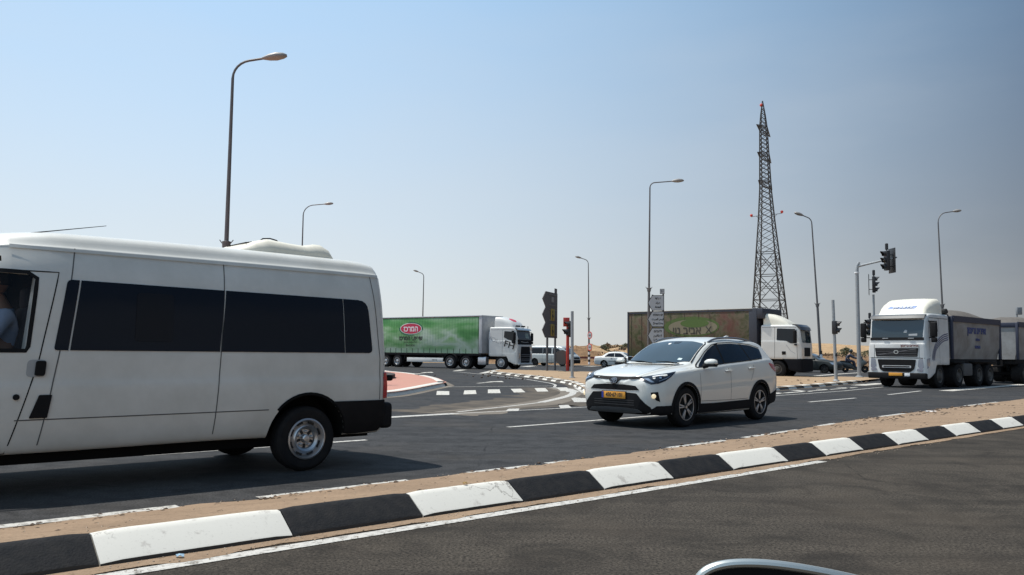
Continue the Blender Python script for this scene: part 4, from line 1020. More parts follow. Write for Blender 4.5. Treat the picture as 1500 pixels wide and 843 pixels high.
        poly = [(Vector(q).dot(U), q[2]) for q in pts3]
        hl = decal('headlamp', bvh, poly, fr2, mat('headlamp_dark', (.010, .013, .022), .15, spec=.5, coat=.2), root, .008, .05)
        def sub(L, m, nm, off=.013): return decal(nm, bvh, [(Vector(q).dot(U), q[2]) for q in L], fr2, m, hl, off, .04, .002)
        sub([(.83, sd * .56, .858), (.79, sd * .68, .80), (.77, sd * .74, .803), (.80, sd * .64, .862)], LAMPG, 'lamp_lens')
        sub([(.72, sd * .79, .815), (.60, sd * .87, .86), (.50, sd * .895, .91), (.47, sd * .90, .925), (.58, sd * .875, .885), (.70, sd * .80, .835)], LAMPG, 'lamp_strip')
        sub([(.76, sd * .70, .885), (.62, sd * .82, .915), (.62, sd * .82, .925), (.76, sd * .70, .897)], WINK, 'daylight_strip', .014)
        sub([(.69, sd * .79, .865), (.66, sd * .815, .865), (.66, sd * .815, .895), (.69, sd * .79, .895)], CHR, 'projector', .015)
        # fog lamp pocket
        fr3 = frame(sd * 38); U3 = fr3[0]
        decal('fog_pocket', bvh, [(Vector(q).dot(U3), q[2]) for q in [(.82, sd * .70, .63), (.74, sd * .80, .64), (.72, sd * .83, .47), (.76, sd * .78, .49), (.82, sd * .71, .585)]], fr3, BLK, root, .006, .05)
        pc = Vector((.80, sd * .75, .565)); nd = -fr3[2]; hit = bvh.ray_cast(pc + nd * 3, fr3[2])[0]
        bm = NB(); lathe(bm, [(.042, -.01), (.040, .014), (.03, .02), (0, .022)], (0, 0, 0), 'x', 20)
        mm = Matrix.Translation(hit) @ Matrix.Rotation(math.atan2(nd.y, nd.x), 4, 'Z')
        for v in bm.verts: v.co = mm @ v.co
        fin('fog_lamp', bm, AMB, root)
        # black lower front corner
        decal('bumper_cladding', bvh, rpoly([(.86, .23), (.86, .30), (.75, .395), (.455, .40), (.43, .24)], .01), fr, BLK, root, .010, .05)
        # roof rail
        bm = NB(); pts = [(-1.20, sd * .61, 1.53), (-1.32, sd * .61, 1.575), (-1.5, sd * .61, 1.607), (-1.9, sd * .605, 1.632), (-2.3, sd * .595, 1.626), (-2.65, sd * .59, 1.607), (-2.95, sd * .585, 1.56)]
        tube(bm, smooth_line(pts, 2), .020, 8); fin('roof_rail', bm, mat('grey_rail', (.20, .21, .23), .35, metal=.6), root)
        # rear lamp on the flank
        decal('tail_lamp', bvh, rpoly(P([(3.08, 1.14), (3.34, 1.10), (3.48, 1.0), (3.42, .95), (3.2, 1.03)]), .03), fr, RED, root, .012, .05)
        decal('rear_bumper_corner', bvh, rpoly(P([(3.09, .30), (3.10, .50), (3.3, .55), (3.55, .60), (3.55, .36)]), .01), fr, BLK, root, .012, .06)
    ws = decal('windscreen', bvh, rpoly([(-.30, 0), (-.335, .40), (-.45, .675, .03), (-1.10, .585, .05), (-1.175, .3), (-1.185, 0), (-1.175, -.3), (-1.10, -.585, .05), (-.45, -.675, .03), (-.335, -.40)], 0), 'T', WSG, root, .006, .08)
    bm = NB(); strip_bm(bm, bvh, [(-.26, -.66), (-.25, -.4), (-.23, 0), (-.25, .4), (-.26, .66)], 'T', .07, .006); fin('cowl', bm, BLK, root)
    bm = NB()
    for y0, y1 in ((.55, .0), (-.05, -.6)): tube(bm, [(-.30, y0, 1.125), (-.345, (y0 + y1) / 2, 1.155), (-.36, y1, 1.155)], .009, 6)
    fin('wiper', bm, BLK, ws)
    bm = NB()      # things seen through the screen: mirror, sticker
    decal('sensor_housing', bvh, rpoly([(-1.04, -.06), (-1.04, .06), (-1.15, .08), (-1.15, -.08)], .02), 'T', GLASS, ws, .008, .05)
    decal('licence_sticker', bvh, rpoly([(-.44, .50), (-.50, .50), (-.50, .42), (-.44, .42)], .01), 'T', mat('pale_sticker', (.5, .6, .6), .5), ws, .009, .05)
    decal('windscreen_tag', bvh, rpoly([(-1.0, -.16), (-1.06, -.16), (-1.06, -.11), (-1.0, -.11)], .005), 'T', WINK, ws, .009, .05)
    bm = NB()
    for ln in ([(-.45, .705), (-.8, .655), (-1.1, .615), (-1.2, .55)], ): 
        strip_bm(bm, bvh, ln, 'T', .022, .009); strip_bm(bm, bvh, [(a, -b_) for a, b_ in ln], 'T', .022, .009)
    fin('windscreen_trim', bm, BLK, root)
    # front
    bm = NB(); strip_bm(bm, bvh, [(.10, -.56), (.0, 0), (.10, .56)], 'T', 0.001, .001); bm.free()
    decal('upper_grille', bvh, [(-.53, .892), (-.53, .855), (-.3, .838), (-.13, .835), (-.09, .80), (-.05, .765), (0, .757), (.05, .765), (.09, .80), (.13, .835), (.3, .845), (.53, .855), (.53, .892), (.3, .882), (.12, .880), (0, .882), (-.12, .880), (-.3, .882)], 'F', BLK, root, .012, .05)
    bd = decal('badge', bvh, ell(0, .815, .070, .048), 'F', mat('badge_black', (.015, .015, .02), .3), root, .020, .05)
    for nm, (cz, a, b2) in (('badge_ring', (.815, .068, .046)), ('badge_oval', (.827, .042, .016)), ('badge_oval', (.813, .018, .034))):
        o = ell(0, cz, a, b2, 24); i = ell(0, cz, a - .008, b2 - .007, 24); bm = NB()
        for k in range(24):
            k2 = (k + 1) % 24; bm.faces.new([bm.verts.new((q[0], q[1], 0)) for q in (o[k], o[k2], i[k2], i[k])])
        project(bm, bvh, AX['F'], .026); fin(nm, bm, mat('badge_chrome', (.30, .31, .33), .3, metal=.8), bd, smooth=False)
    decal('middle_grille', bvh, rpoly([(-.54, .660), (-.46, .735), (-.2, .755), (.2, .755), (.46, .735), (.54, .660), (.2, .655), (-.2, .655)], .01), 'F', BLK, root, .006, .05)
    lg = decal('lower_grille', bvh, rpoly([(-.72, .36), (-.56, .52), (-.48, .605), (-.2, .62), (.2, .62), (.48, .605), (.56, .52), (.72, .36), (.45, .345), (-.45, .345)], .02), 'F', BLK, root, .008, .05)
    bm = NB()
    for z in (.40, .44, .48): strip_bm(bm, bvh, [(-.44, z), (.44, z)], 'F', .012, .014)
    fin('grille_bars', bm, mat('grille_bar', (.03, .03, .032), .4), lg)
    decal('bumper_lower', bvh, rpoly([(-.74, .30), (-.70, .37), (-.45, .345), (.45, .345), (.70, .37), (.74, .30), (.60, .25), (-.60, .25)], .01), 'F', BLK, root, .010, .05)
    decal('skid_plate', bvh, rpoly([(-.58, .285), (-.50, .335), (-.2, .352), (.2, .352), (.50, .335), (.58, .285), (.40, .268), (-.40, .268)], .01), 'F', mat('skid_silver', (.07, .075, .08), .45, metal=.3), root, .020, .05)
    bm = NB(); tube(bm, [(.80, -.56, .325), (.88, -.40, .352), (.925, -.2, .358), (.93, 0, .358), (.925, .2, .358), (.88, .40, .352), (.80, .56, .325)], .011, 8); fin('skid_trim', bm, mat('skid_line', (.55, .57, .58), .3, metal=.6), root)
    bm = NB(); box(bm, (.955, 0, .563), (.015, .52, .118), bev=.004); pl = fin('number_plate', bm, YEL, root)
    bm = NB(); box(bm, (.965, -.238, .563), (.004, .042, .112)); fin('plate_band', bm, PBLUE, pl, smooth=False)
    text_on('plate_digits', '450·67·101', .098, INK, pl, .9635, .02, .563, 'F', .001, sx=.86, bold=.003)
    bm = NB(); box(bm, (.945, 0, .563), (.02, .54, .135), bev=.004); fin('plate_holder', bm, BLK, root)
    for x in (0, -2.69):
        for sd in (1, -1): wheel(root, x, sd * .90, .357, .225, sd, 'alloy', .235, .35 if x else .1)
    bm = NB(); box(bm, (-1.35, 0, .27), (2.2, 1.45, .14), bev=.03); tube(bm, [(0, -.75, .33), (0, .75, .33)], .05, 8); tube(bm, [(-2.69, -.75, .33), (-2.69, .75, .33)], .06, 8); box(bm, (-3.1, 0, .33), (.6, 1.1, .12)); box(bm, (.45, 0, .3), (.7, 1.2, .12)); fin('underbody', bm, WELL, root)
    bm = NB(); prism(bm, [(-2.75, 1.64), (-2.95, 1.70), (-3.0, 1.70), (-2.98, 1.6)], -.02, .02, 'xz'); fin('antenna_fin', bm, PEARL, root)
    return root
suv()
# ================================================================== HEAVY TRUCKS
def curtain_mat(name, kind):
    m = mat(name, (.3, .4, .3), .6, spec=.3); n, l, b = N(m)
    tc = n.new('ShaderNodeTexCoord'); v = tc.outputs['Object']
    mp = n.new('ShaderNodeMapping'); l.new(v, mp.inputs['Vector'])
    if kind == 'green':
        mp.inputs['Rotation'].default_value = (0, R(24), 0); mp.inputs['Scale'].default_value = (.20, 1, .62)
        t = noise_node(n, l, mp.outputs[0], 1.15, 3, .5, .3)
        r = ramp(n, [(.30, (.04, .16, .045)), (.42, (.09, .26, .08)), (.52, (.22, .37, .20)), (.60, (.42, .51, .41)), (.72, (.17, .37, .10))]); l.new(t.outputs['Fac'], r.inputs[0])
        sx = n.new('ShaderNodeSeparateXYZ'); l.new(v, sx.inputs[0])
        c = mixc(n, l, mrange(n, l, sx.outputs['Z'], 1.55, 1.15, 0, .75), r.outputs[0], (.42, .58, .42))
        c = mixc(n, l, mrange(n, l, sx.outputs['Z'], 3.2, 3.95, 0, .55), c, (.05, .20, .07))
    else:
        mp.inputs['Scale'].default_value = (.9, .1, .8)
        t = noise_node(n, l, mp.outputs[0], 1.6, 8, .7, .8); t2 = noise_node(n, l, mp.outputs[0], .7, 4, .6)
        r = ramp(n, [(.30, (.03, .035, .018)), (.42, (.065, .07, .03)), (.52, (.12, .10, .065)), (.62, (.10, .06, .04)), (.72, (.15, .12, .09))]); l.new(t.outputs['Fac'], r.inputs[0])
        sx = n.new('ShaderNodeSeparateXYZ'); l.new(v, sx.inputs[0])
        f1 = n.new('ShaderNodeMath'); f1.operation = 'MULTIPLY'; l.new(mrange(n, l, sx.outputs['X'], -5.0, -2.8), f1.inputs[0]); l.new(mrange(n, l, sx.outputs['X'], -1.7, -2.6), f1.inputs[1])
        f2 = n.new('ShaderNodeMath'); f2.operation = 'MULTIPLY'; l.new(f1.outputs[0], f2.inputs[0]); l.new(mrange(n, l, t2.outputs['Fac'], .42, .58, 0, .85), f2.inputs[1])
        c = mixc(n, l, f2.outputs[0], r.outputs[0], (.12, .045, .035))
        c = mixc(n, l, mrange(n, l, sx.outputs['Z'], 1.9, 1.2, 0, .6), c, (.075, .10, .028))
    wv = n.new('ShaderNodeTexWave'); wv.inputs['Scale'].default_value = 1.1; wv.inputs['Distortion'].default_value = .6; l.new(v, wv.inputs['Vector'])
    bp = n.new('ShaderNodeBump'); bp.inputs['Strength'].default_value = .25 if kind == 'green' else .05; bp.inputs['Distance'].default_value = .05; l.new(wv.outputs['Fac'], bp.inputs['Height']); l.new(bp.outputs[0], b.inputs['Normal'])
    l.new(c, b.inputs['Base Color']); return m
def slab(poly_xz, y0, y1, m, name, par, bev=.0, ang=35):
    bm = NB(); prism(bm, poly_xz, y0, y1, 'xz', bev); return fin(name, bm, m, par, ang=ang)
def fh_cab(root, m, side, style, rimm=None):
    """Cab in vehicle coordinates: x forward, origin on the ground below the front axle"""
    W = 1.25
    # cab shell lofted along x
    def sec(zb, w, zsh, wt, zt): return [(0, zb), (w - .06, zb), (w, zb + .02), (w, zb + .3), (w, zsh), (w - .01, zsh + .02), (wt + .01, zt - .12), (wt - .015, zt - .03), (wt - .12, zt), (0, zt + .015)]
    zt = 3.12
    T = [(-.93, .98, 1.23, 2.1, 1.20, zt - .02), (-.90, .96, 1.25, 2.1, 1.22, zt), (.6, .96, 1.25, 2.1, 1.215, zt), (.95, .96, 1.245, 2.05, 1.19, zt - .03), (1.12, .94, 1.23, 2.0, 1.16, zt - .12), (1.20, .92, 1.21, 2.0, 1.13, 2.90), (1.27, .90, 1.19, 1.9, 1.12, 2.55), (1.33, .88, 1.17, 1.8, 1.10, 2.28), (1.355, .88, 1.155, 1.7, 1.10, 2.05), (1.37, .90, 1.12, 1.5, 1.08, 1.90)]
    bm = loft(T, sec, .08)
    bvh = BVHTree.FromBMesh(bm); cab_ = fin('cab', bm, m, root, ang=40)
    # front face below: panel that stands proud and the bumper
    def fsec(zb, w, z1): return [(0, zb), (w - .05, zb), (w, zb + .05), (w, (zb + z1) / 2), (w, z1 - .03), (w - .04, z1), (0, z1)]
    bm = loft([(-.42, .98, 1.25, 1.30), (.50, .66, 1.255, 1.30), (1.15, .40, 1.25, 1.34), (1.30, .38, 1.22, 1.62), (1.36, .38, 1.17, 1.86), (1.40, .40, 1.10, 1.84)], fsec, .08)
    b, bl = body_with_arches(bm, [(0, .55, .64)], 1.24, depth=.5)
    fr_ = fin('lower_body', b, [m, WELL], root, ang=40)
    fs = {'R': 'Rt', 'L': 'L'}
    wscr = decal('windscreen', bvh, rpoly([(-1.06, 2.06), (-1.09, 2.84), (1.09, 2.84), (1.06, 2.06)], .07), 'F', WSG, root, .008, .1)
    if style == 'front':   # older rounded cab: dark strip under the screen
        decal('wiper_panel', bvh, rpoly([(-1.10, 2.10), (1.10, 2.10), (1.11, 1.985), (-1.11, 1.985)], .02), 'F', BLK, root, .016, .1)
    else:
        decal('wiper_panel', bvh, rpoly([(-1.12, 2.20), (1.12, 2.20), (1.13, 1.82), (-1.13, 1.82)], .05), 'F', BLK, root, .016, .1)
    for sd, fr in ((1, 'L'), (-1, 'Rt')):
        decal('side_window', bvh, rpoly([(1.02, 2.12), (1.00, 2.78), (.28, 2.82), (.24, 2.36), (.62, 2.18)], .05), fr, GLASS, root, .006, .08)
        if style == 'side': decal('side_window_frame', bvh, rpoly([(1.06, 1.92), (1.06, 2.84), (.86, 2.86), (.84, 2.20), (.90, 1.95)], .04), fr, BLK, root, .004, .08)
        bm = NB(); strip_bm(bm, bvh, [(.14, 2.92), (.12, 1.0)], fr, .014, .003); strip_bm(bm, bvh, [(1.06, 2.9), (1.10, 1.9), (1.08, 1.0)], fr, .014, .003); strip_bm(bm, bvh, [(-.85, 2.92), (1.0, 2.92)], fr, .02, .004)
        fin('door_gap', bm, GAP, root, smooth=False)
        # mirror cluster with arm
        bm = NB(); y = sd * 1.47; box(bm, (1.22, y, 2.42), (.16, .24, .62), bev=.05, seg=3); box(bm, (1.22, y, 1.98 + .02), (.14, .22, .2), bev=.04); tube(bm, [(1.05, sd * 1.2, 2.78), (1.2, y, 2.76)], .025, 6); tube(bm, [(1.05, sd * 1.22, 2.1), (1.2, y, 2.1)], .025, 6); fin('wing_mirror', bm, BLK, root)
        decal('headlamp', bl, rpoly([(sd * .86, .92), (sd * .90, 1.20), (sd * 1.07, 1.24), (sd * 1.10, .86), (sd * .98, .74)], .03), 'F', LAMPG, root, .012, .07)
        decal('headlamp', bl, rpoly([(1.32, .80), (1.33, 1.22), (1.12, 1.26), (1.16, .95)], .04), fr, LAMPG, root, .008, .07) if style == 'front' else None
    # roof deflector
    bm = NB(); rows = []
    for x, z, w in ((.86, zt - .02, .92), (.78, zt + .12, .96), (.62, zt + .34, .98), (.35, zt + .52, 1.0), (0, zt + .66, 1.03), (-.35, zt + .74, 1.06), (-.62, zt + .74, 1.06)):
        if style == 'front': z = zt - .02 + (z - zt) * .92
        k = z - (zt - .04); rows.append([bm.verts.new((x, sx_ * w * q, zt - .04 + k * h)) for sx_, q, h in ((-1, 1.03, 0), (-1, 1.0, .55), (-1, .95, .86), (-1, .85, 1), (-1, .4, 1.04), (1, 0, 1.05), (1, .4, 1.04), (1, .85, 1), (1, .95, .86), (1, 1.0, .55), (1, 1.03, 0))])
    for r1, r2 in zip(rows, rows[1:]):
        for k in range(10): bm.faces.new((r1[k], r1[k + 1], r2[k + 1], r2[k]))
    bm.faces.new(rows[-1]); bmesh.ops.recalc_face_normals(bm, faces=bm.faces)
    dbv = BVHTree.FromBMesh(bm)
    de = fin('roof_deflector', bm, CREAMW if style == 'front' else m, root, ang=60)
    # visor
    bm = NB(); rows = []
    for y in [-1.13 + 2.26 * k / 12 for k in range(13)]:
        e = .10 * (abs(y) / 1.13) ** 3; rows.append([bm.verts.new(q) for q in ((1.17 - e, y, 3.07), (1.34 - e, y, 3.02), (1.44 - e, y, 2.90), (1.42 - e, y, 2.885), (1.32 - e, y, 2.99), (1.16 - e, y, 3.03))])
    for r1, r2 in zip(rows, rows[1:]):
        for k in range(6): bm.faces.new((r1[k], r1[(k + 1) % 6], r2[(k + 1) % 6], r2[k]))
    bm.faces.new(rows[0]); bm.faces.new(rows[-1][::-1]); bmesh.ops.recalc_face_normals(bm, faces=bm.faces)
    fin('sun_visor', bm, mat('visor_smoke', (.05, .055, .06), .5) if style == 'front' else mat('visor_blue', (.22, .30, .38), .25, coat=.5), root)
    wheel(root, 0, 1.18, .51, .33, 1, 'truck_front', .29, rimm=rimm); wheel(root, 0, -1.18, .51, .33, -1, 'truck_front', .29, rimm=rimm)
    bm = NB(); tube(bm, [(0, -1.0, .5), (0, 1.0, .5)], .08, 8); fin('front_axle', bm, WELL, root)
    return bvh, bl, dbv, de
def deck(root, x0, x1, tandem, style='rear', rimm=None):
    bm = NB()
    for sd in (1, -1): box(bm, ((x0 + x1) / 2, sd * .42, .86), (abs(x1 - x0), .09, .28))
    for x in tandem: tube(bm, [(x, -1.0, .5), (x, 1.0, .5)], .09, 8)
    fin('chassis', bm, BLK, root)
    for x in tandem:
        for sd in (1, -1): wheel(root, x, sd * 1.24, .51, .55 if style == 'rear' else .36, sd, 'truck_rear' if style == 'rear' else 'truck_front', .29, rimm=rimm)
def green_truck():
    az = R(-27)
    loc = place(733.3, 531.7, .51, az, 0, -1.24)
    root = thing('semi_truck', 'white tractor unit with lettering on its cab, pulling a green curtain trailer', 'truck', loc, az)
    bvh, bl, dbv, de = fh_cab(root, WHITE, 'R', 'side')
    g = decal('front_grille', bl, rpoly([(-.72, 1.70), (.72, 1.70), (.80, 1.2), (.72, .52), (-.72, .52), (-.80, 1.2)], .05), 'F', BLK, root, .012, .1)
    bm = NB()
    for z in (1.12, 1.0, .80, .68): strip_bm(bm, bl, [(-.72, z), (.72, z)], 'F', .035, .03)
    fin('grille_bar', bm, mat('grille_bar_grey', (.22, .23, .25), .5, metal=.3), g)
    bm = NB(); strip_bm(bm, bvh, [(-.7, 2.06), (.1, 2.0), (.45, 2.05), (.55, 2.0)], 'F', .03, .022); fin('wiper_blade', bm, SILV, root, smooth=False)
    b2 = NB(); box(b2, (1.42, 0, .44), (.12, 2.3, .14), bev=.04, seg=3); fin('bumper', b2, WHITE, root)
    bm = NB(); box(bm, (1.05, -.55, 3.20), (.14, .5, .10), bev=.03); box(bm, (1.05, .3, 3.20), (.14, .5, .10), bev=.03); tube(bm, [(1.1, -1.0, 3.08), (1.1, -1.0, 3.24)], .025, 6); tube(bm, [(1.1, 1.0, 3.08), (1.1, 1.0, 3.24)], .025, 6); fin('roof_lights', bm, BLK, root)
    # pale patch of reflection painted onto the windscreen
    decal('painted_reflection', bvh, rpoly([(.15, 2.32), (.2, 2.70), (.75, 2.72), (.72, 2.30)], .05), 'F', mat('pale_green_reflection', (.28, .36, .32), .4), root, .010, .1)
    # side lettering FH and sleeper window mark
    up = (.10, 0, 1); rt = (1, 0, -.30)
    text('lettering', 'FH', .66, INK, root, (.70, -1.266, 1.80), (1, 0, -.28), (.28, 0, 1), .004, bold=.008, sx=1.15)
    text('lettering', 'VOLVO', .46, mat('outline_grey', (.34, .35, .37), .5), root, (-.28, -1.262, 2.08), (1, 0, -.30), (.30, 0, 1), .003, bold=-.008, sx=1.15)
    decal('red_emblem', dbv, ell(.32, 0, .24, .42, 20), 'T', mat('emblem_red', (.5, .03, .06), .5), de, .01, .1)
    bm = NB()
    for sd in (-1,):
        pass
    bm.free()
    bm = NB(); box(bm, (-1.55, -1.05, .62), (.72, .5, .62), bev=.08, seg=3); fin('fuel_tank', bm, mat('tank_alu', (.55, .57, .6), .3, metal=.8), root)
    bm = NB(); box(bm, (-.95, -1.12, 1.9), (.12, .2, 1.75), bev=.03); box(bm, (-.95, 1.12, 1.9), (.12, .2, 1.75), bev=.03); box(bm, (-.98, 0, 2.0), (.06, 2.2, 1.9)); fin('side_deflector', bm, mat('grey_white', (.55, .57, .58), .5), root)
    deck(root, -5.6, .6, (-2.95, -4.32), 'rear')
    bm = NB()
    for x in (-2.95, -4.32):
        for sd in (1, -1):
            b = NB(); lathe(b, [(.60, 0), (.64, 0), (.64, .55), (.60, .55)], (x, sd * 1.25, .51), 'y', 24, -sd, closed=True)
            for v in [v for v in b.verts if v.co.z < .55]: v.co.z = .55
            me = bpy.data.meshes.new('x'); b.to_mesh(me); b.free(); bm.from_mesh(me)
    fin('mudguard', bm, BLK, root)
    # --- trailer
    az2 = R(-38); kp = root.matrix_basis @ Vector((-3.6, 0, 0)) if False else Vector(loc) + Matrix.Rotation(az, 3, 'Z') @ Vector((-2.62, 0, 0))
    tr = thing('curtain_trailer', 'green curtain-sided trailer with a red oval logo', 'trailer', kp, az2)
    x1, x0, z0, z1 = 1.42, -12.1, 1.12, 3.98
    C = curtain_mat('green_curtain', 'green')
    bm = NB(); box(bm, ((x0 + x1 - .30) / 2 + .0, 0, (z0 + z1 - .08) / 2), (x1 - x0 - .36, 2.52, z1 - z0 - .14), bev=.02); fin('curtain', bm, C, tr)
    bm = NB(); box(bm, (x1 - .14, 0, (z0 + z1) / 2), (.30, 2.5, z1 - z0 - .10), bev=.03); fin('front_wall', bm, mat('trailer_grey', (.42, .43, .44), .5, var=.4), tr)
    bm = NB(); box(bm, ((x0 + x1) / 2, 0, z1 - .03), (x1 - x0, 2.56, .09), bev=.02); fin('roof_rail', bm, mat('alu_rail', (.50, .51, .52), .4, metal=.5), tr)
    bm = NB(); box(bm, ((x0 + x1) / 2, 0, z0 - .06), (x1 - x0 - .05, 2.5, .16), bev=.01); box(bm, (-5, .5, .92), (12, .12, .3)); box(bm, (-5, -.5, .92), (12, .12, .3)); fin('frame', bm, BLK, tr)
    bm = NB()
    k = x1 - .9
    while k > x0 + .3: box(bm, (k, -1.272, z0 + .18), (.035, .014, .42)); box(bm, (k, 1.272, z0 + .18), (.035, .014, .42)); k -= .62
    fin('curtain_straps', bm, mat('strap_black', (.03, .05, .035), .8), tr)
    cx = -5.9
    def plate(poly, yy, m, nm, par, th=.006):
        b = NB(); prism(b, poly, yy, yy - th, 'xz'); return fin(nm, b, m, par, smooth=False)
    lg = plate(ell(cx, 3.05, 1.22, .46, 36), -1.262, mat('logo_pale', (.62, .70, .62), .6), 'logo', tr)
    plate(ell(cx, 3.05, 1.13, .40, 36), -1.268, mat('logo_red', (.50, .03, .075), .6), 'logo_oval', lg)
    for a0, a1 in ((-10, 105), (170, 285)):
        o = [(cx + 1.32 * math.cos(R(a0 + (a1 - a0) * k / 20)), 3.05 + .52 * math.sin(R(a0 + (a1 - a0) * k / 20))) for k in range(21)]
        i = [(cx + 1.20 * math.cos(R(a0 + (a1 - a0) * k / 20)), 3.05 + (.45 - .0 * k) * math.sin(R(a0 + (a1 - a0) * k / 20))) for k in range(21)]
        plate(o + i[::-1], -1.266, mat('logo_green', (.01, .11, .06), .6), 'logo_swoosh', lg)
    text_on('lettering', H('המרכז'), .60, WINK, lg, cx, -1.276, 3.02, 'R', bold=.012)
    text_on('lettering', H('שיפוצי המרכז'), .46, INK, lg, cx, -1.268, 2.28, 'R', bold=.020)
    text_on('lettering', H('הובלה והפצה ארצית'), .17, INK, lg, cx, -1.268, 1.98, 'R')
    text_on('lettering', '08-6230261', .22, INK, lg, cx, -1.268, 1.72, 'R')
    bm = NB(); box(bm, (-4.3, -1.22, .62), (4.0, .03, .34), bev=.01); sg = fin('side_guard', bm, WHITE, tr)
    text_on('lettering', 'KRONE', .16, INK, sg, -3.3, -1.238, .62, 'R'); 
    for x in (-6.6, -2.2, -4.4): bm = NB(); box(bm, (x, -1.15, .85), (.08, .08, .5)); fin('guard_bracket', bm, BLK, tr)
    bm = NB(); box(bm, (-1.6, -.6, .75), (.5, .5, .8), bev=.05); fin('landing_leg', bm, BLK, tr)
    for x in (-7.4, -8.71, -10.02):
        for sd in (1, -1): wheel(tr, x, sd * 1.24, .50, .40, sd, 'truck_front' if x > -7.5 and False else 'truck_rear', .29)
        bm = NB(); tube(bm, [(x, -1, .5), (x, 1, .5)], .08, 8); fin('axle', bm, BLK, tr)
green_truck()
def painted_lorry():
    az = R(-34)
    loc = place(1138, 541, .5, az, 0, -1.22)
    root = thing('lorry_tractor', 'white flat-faced tractor unit with black sun visor, right of the white SUV', 'truck', loc, az)
    def sec(zb, w, zsh, wt, zt): return [(0, zb), (w - .06, zb), (w, zb + .02), (w, zb + .3), (w, zsh), (w - .01, zsh + .02), (wt, zt - .12), (wt - .02, zt - .03), (wt - .12, zt), (0, zt + .01)]
    zt = 3.05; T = [(-.90, 1.08, 1.2, 2.1, 1.16, zt - .03), (-.86, 1.07, 1.22, 2.1, 1.18, zt), (.9, 1.07, 1.22, 2.1, 1.17, zt), (1.16, 1.06, 1.21, 2.0, 1.13, zt - .05), (1.29, 1.05, 1.18, 2.0, 1.10, 2.86), (1.36, 1.02, 1.15, 1.9, 1.08, 2.3), (1.40, 1.02, 1.12, 1.7, 1.06, 2.0)]
    bm = loft(T, sec, .08); bvh = BVHTree.FromBMesh(bm); fin('cab', bm, WHITE, root, ang=40)
    def fsec(zb, w, z1): return [(0, zb), (w - .04, zb), (w, zb + .04), (w, (zb + z1) / 2), (w, z1 - .02), (w - .04, z1), (0, z1)]
    bm = loft([(-.9, .95, 1.2, 1.16), (.55, .5, 1.23, 1.10), (1.1, .36, 1.23, 1.10), (1.35, .34, 1.2, 1.12), (1.43, .36, 1.12, 1.10)], fsec, .08)
    b, bl = body_with_arches(bm, [(0, .52, .66)], 1.22, depth=.5); fin('lower_body', b, [mat('dark_step', (.010, .011, .014), .8, spec=.1), WELL], root)
    decal('windscreen', bvh, rpoly([(-1.02, 2.02), (-1.05, 2.80), (1.05, 2.80), (1.02, 2.02)], .06), 'F', WSG, root, .008, .1)
    decal('windscreen_view', bvh, rpoly([(-.95, 2.15), (-.95, 2.72), (-.2, 2.72), (-.25, 2.15)], .1), 'F', mat('pale_card', (.30, .31, .27), .6), root, .012, .1)
    decal('front_grille', bvh, rpoly([(-.6, 1.25), (-.6, 1.75), (.6, 1.75), (.6, 1.25)], .05), 'F', BLK, root, .02, .1)
    bm = NB(); rows = []
    for y in [-1.13 + 2.26 * k / 12 for k in range(13)]:
        e = .12 * (abs(y) / 1.13) ** 3; rows.append([bm.verts.new(q) for q in ((1.0 - e, y, zt + .03), (1.25 - e, y, zt + .02), (1.42 - e, y, 2.93), (1.48 - e, y, 2.74), (1.46 - e, y, 2.74), (1.25 - e, y, 2.93), (1.0 - e, y, zt - .02))])
    for r1, r2 in zip(rows, rows[1:]):
        for k in range(7): bm.faces.new((r1[k], r1[(k + 1) % 7], r2[(k + 1) % 7], r2[k]))
    bm.faces.new(rows[0]); bm.faces.new(rows[-1][::-1]); bmesh.ops.recalc_face_normals(bm, faces=bm.faces); fin('sun_visor', bm, mat('black_visor', (.03, .035, .045), .3, coat=.5), root)
    for sd, fr in ((1, 'L'), (-1, 'Rt')):
        decal('side_window', bvh, rpoly([(1.10, 1.98), (1.06, 2.80), (.02, 2.84), (.0, 2.16), (.55, 2.12), (.78, 1.98)], .05), fr, GLASS, root, .006, .08)
        bm = NB()
        for ln in ([(-.10, 2.92), (-.12, 1.1)], [(1.13, 2.8), (1.16, 1.1)], [(-.85, 2.90), (1.1, 2.90)]): strip_bm(bm, bvh, ln, fr, .016, .003)
        fin('door_gap', bm, GAP, root, smooth=False)
        bm = NB(); strip_bm(bm, bvh, [(.55, 1.9), (.8, 1.55), (1.05, 1.4)], fr, .03, .008); fin('door_crease', bm, mat('crease_grey', (.4, .41, .41), .6), root, smooth=False)
        decal('air_intake', bvh, rpoly([(.30, 1.33), (.52, 1.33), (.52, 1.52), (.30, 1.52)], .02), fr, BLK, root, .012, .08)
        bm = NB(); y = sd * 1.45; box(bm, (1.10, y, 2.36), (.16, .24, .74), bev=.05, seg=3); tube(bm, [(1.0, sd * 1.15, 2.75), (1.12, y, 2.7)], .025, 6); box(bm, (1.1, sd * 1.3, 1.9), (.1, .3, .08), bev=.02); fin('wing_mirror', bm, BLK, root)
        wheel(root, 0, sd * 1.20, .50, .32, sd, 'truck_front', .27, rimm=mat('dusty_dark_rim', (.10, .09, .08), .8, var=.5, vscale=8)); wheel(root, -3.6, sd * 1.22, .50, .55, sd, 'truck_rear', .29)
    bm = NB(); rows = []
    for x, z, w in ((.62, zt, .9), (.5, zt + .16, .92), (.15, zt + .36, .96), (-.3, zt + .58, 1.0), (-.62, zt + .66, 1.02), (-.80, zt + .66, 1.02)):
        k = z - (zt - .02); rows.append([bm.verts.new((x, w * q, zt - .02 + k * h)) for q, h in ((-1.02, 0), (-1, .5), (-.94, .85), (-.82, 1), (0, 1.05), (.82, 1), (.94, .85), (1, .5), (1.02, 0))])
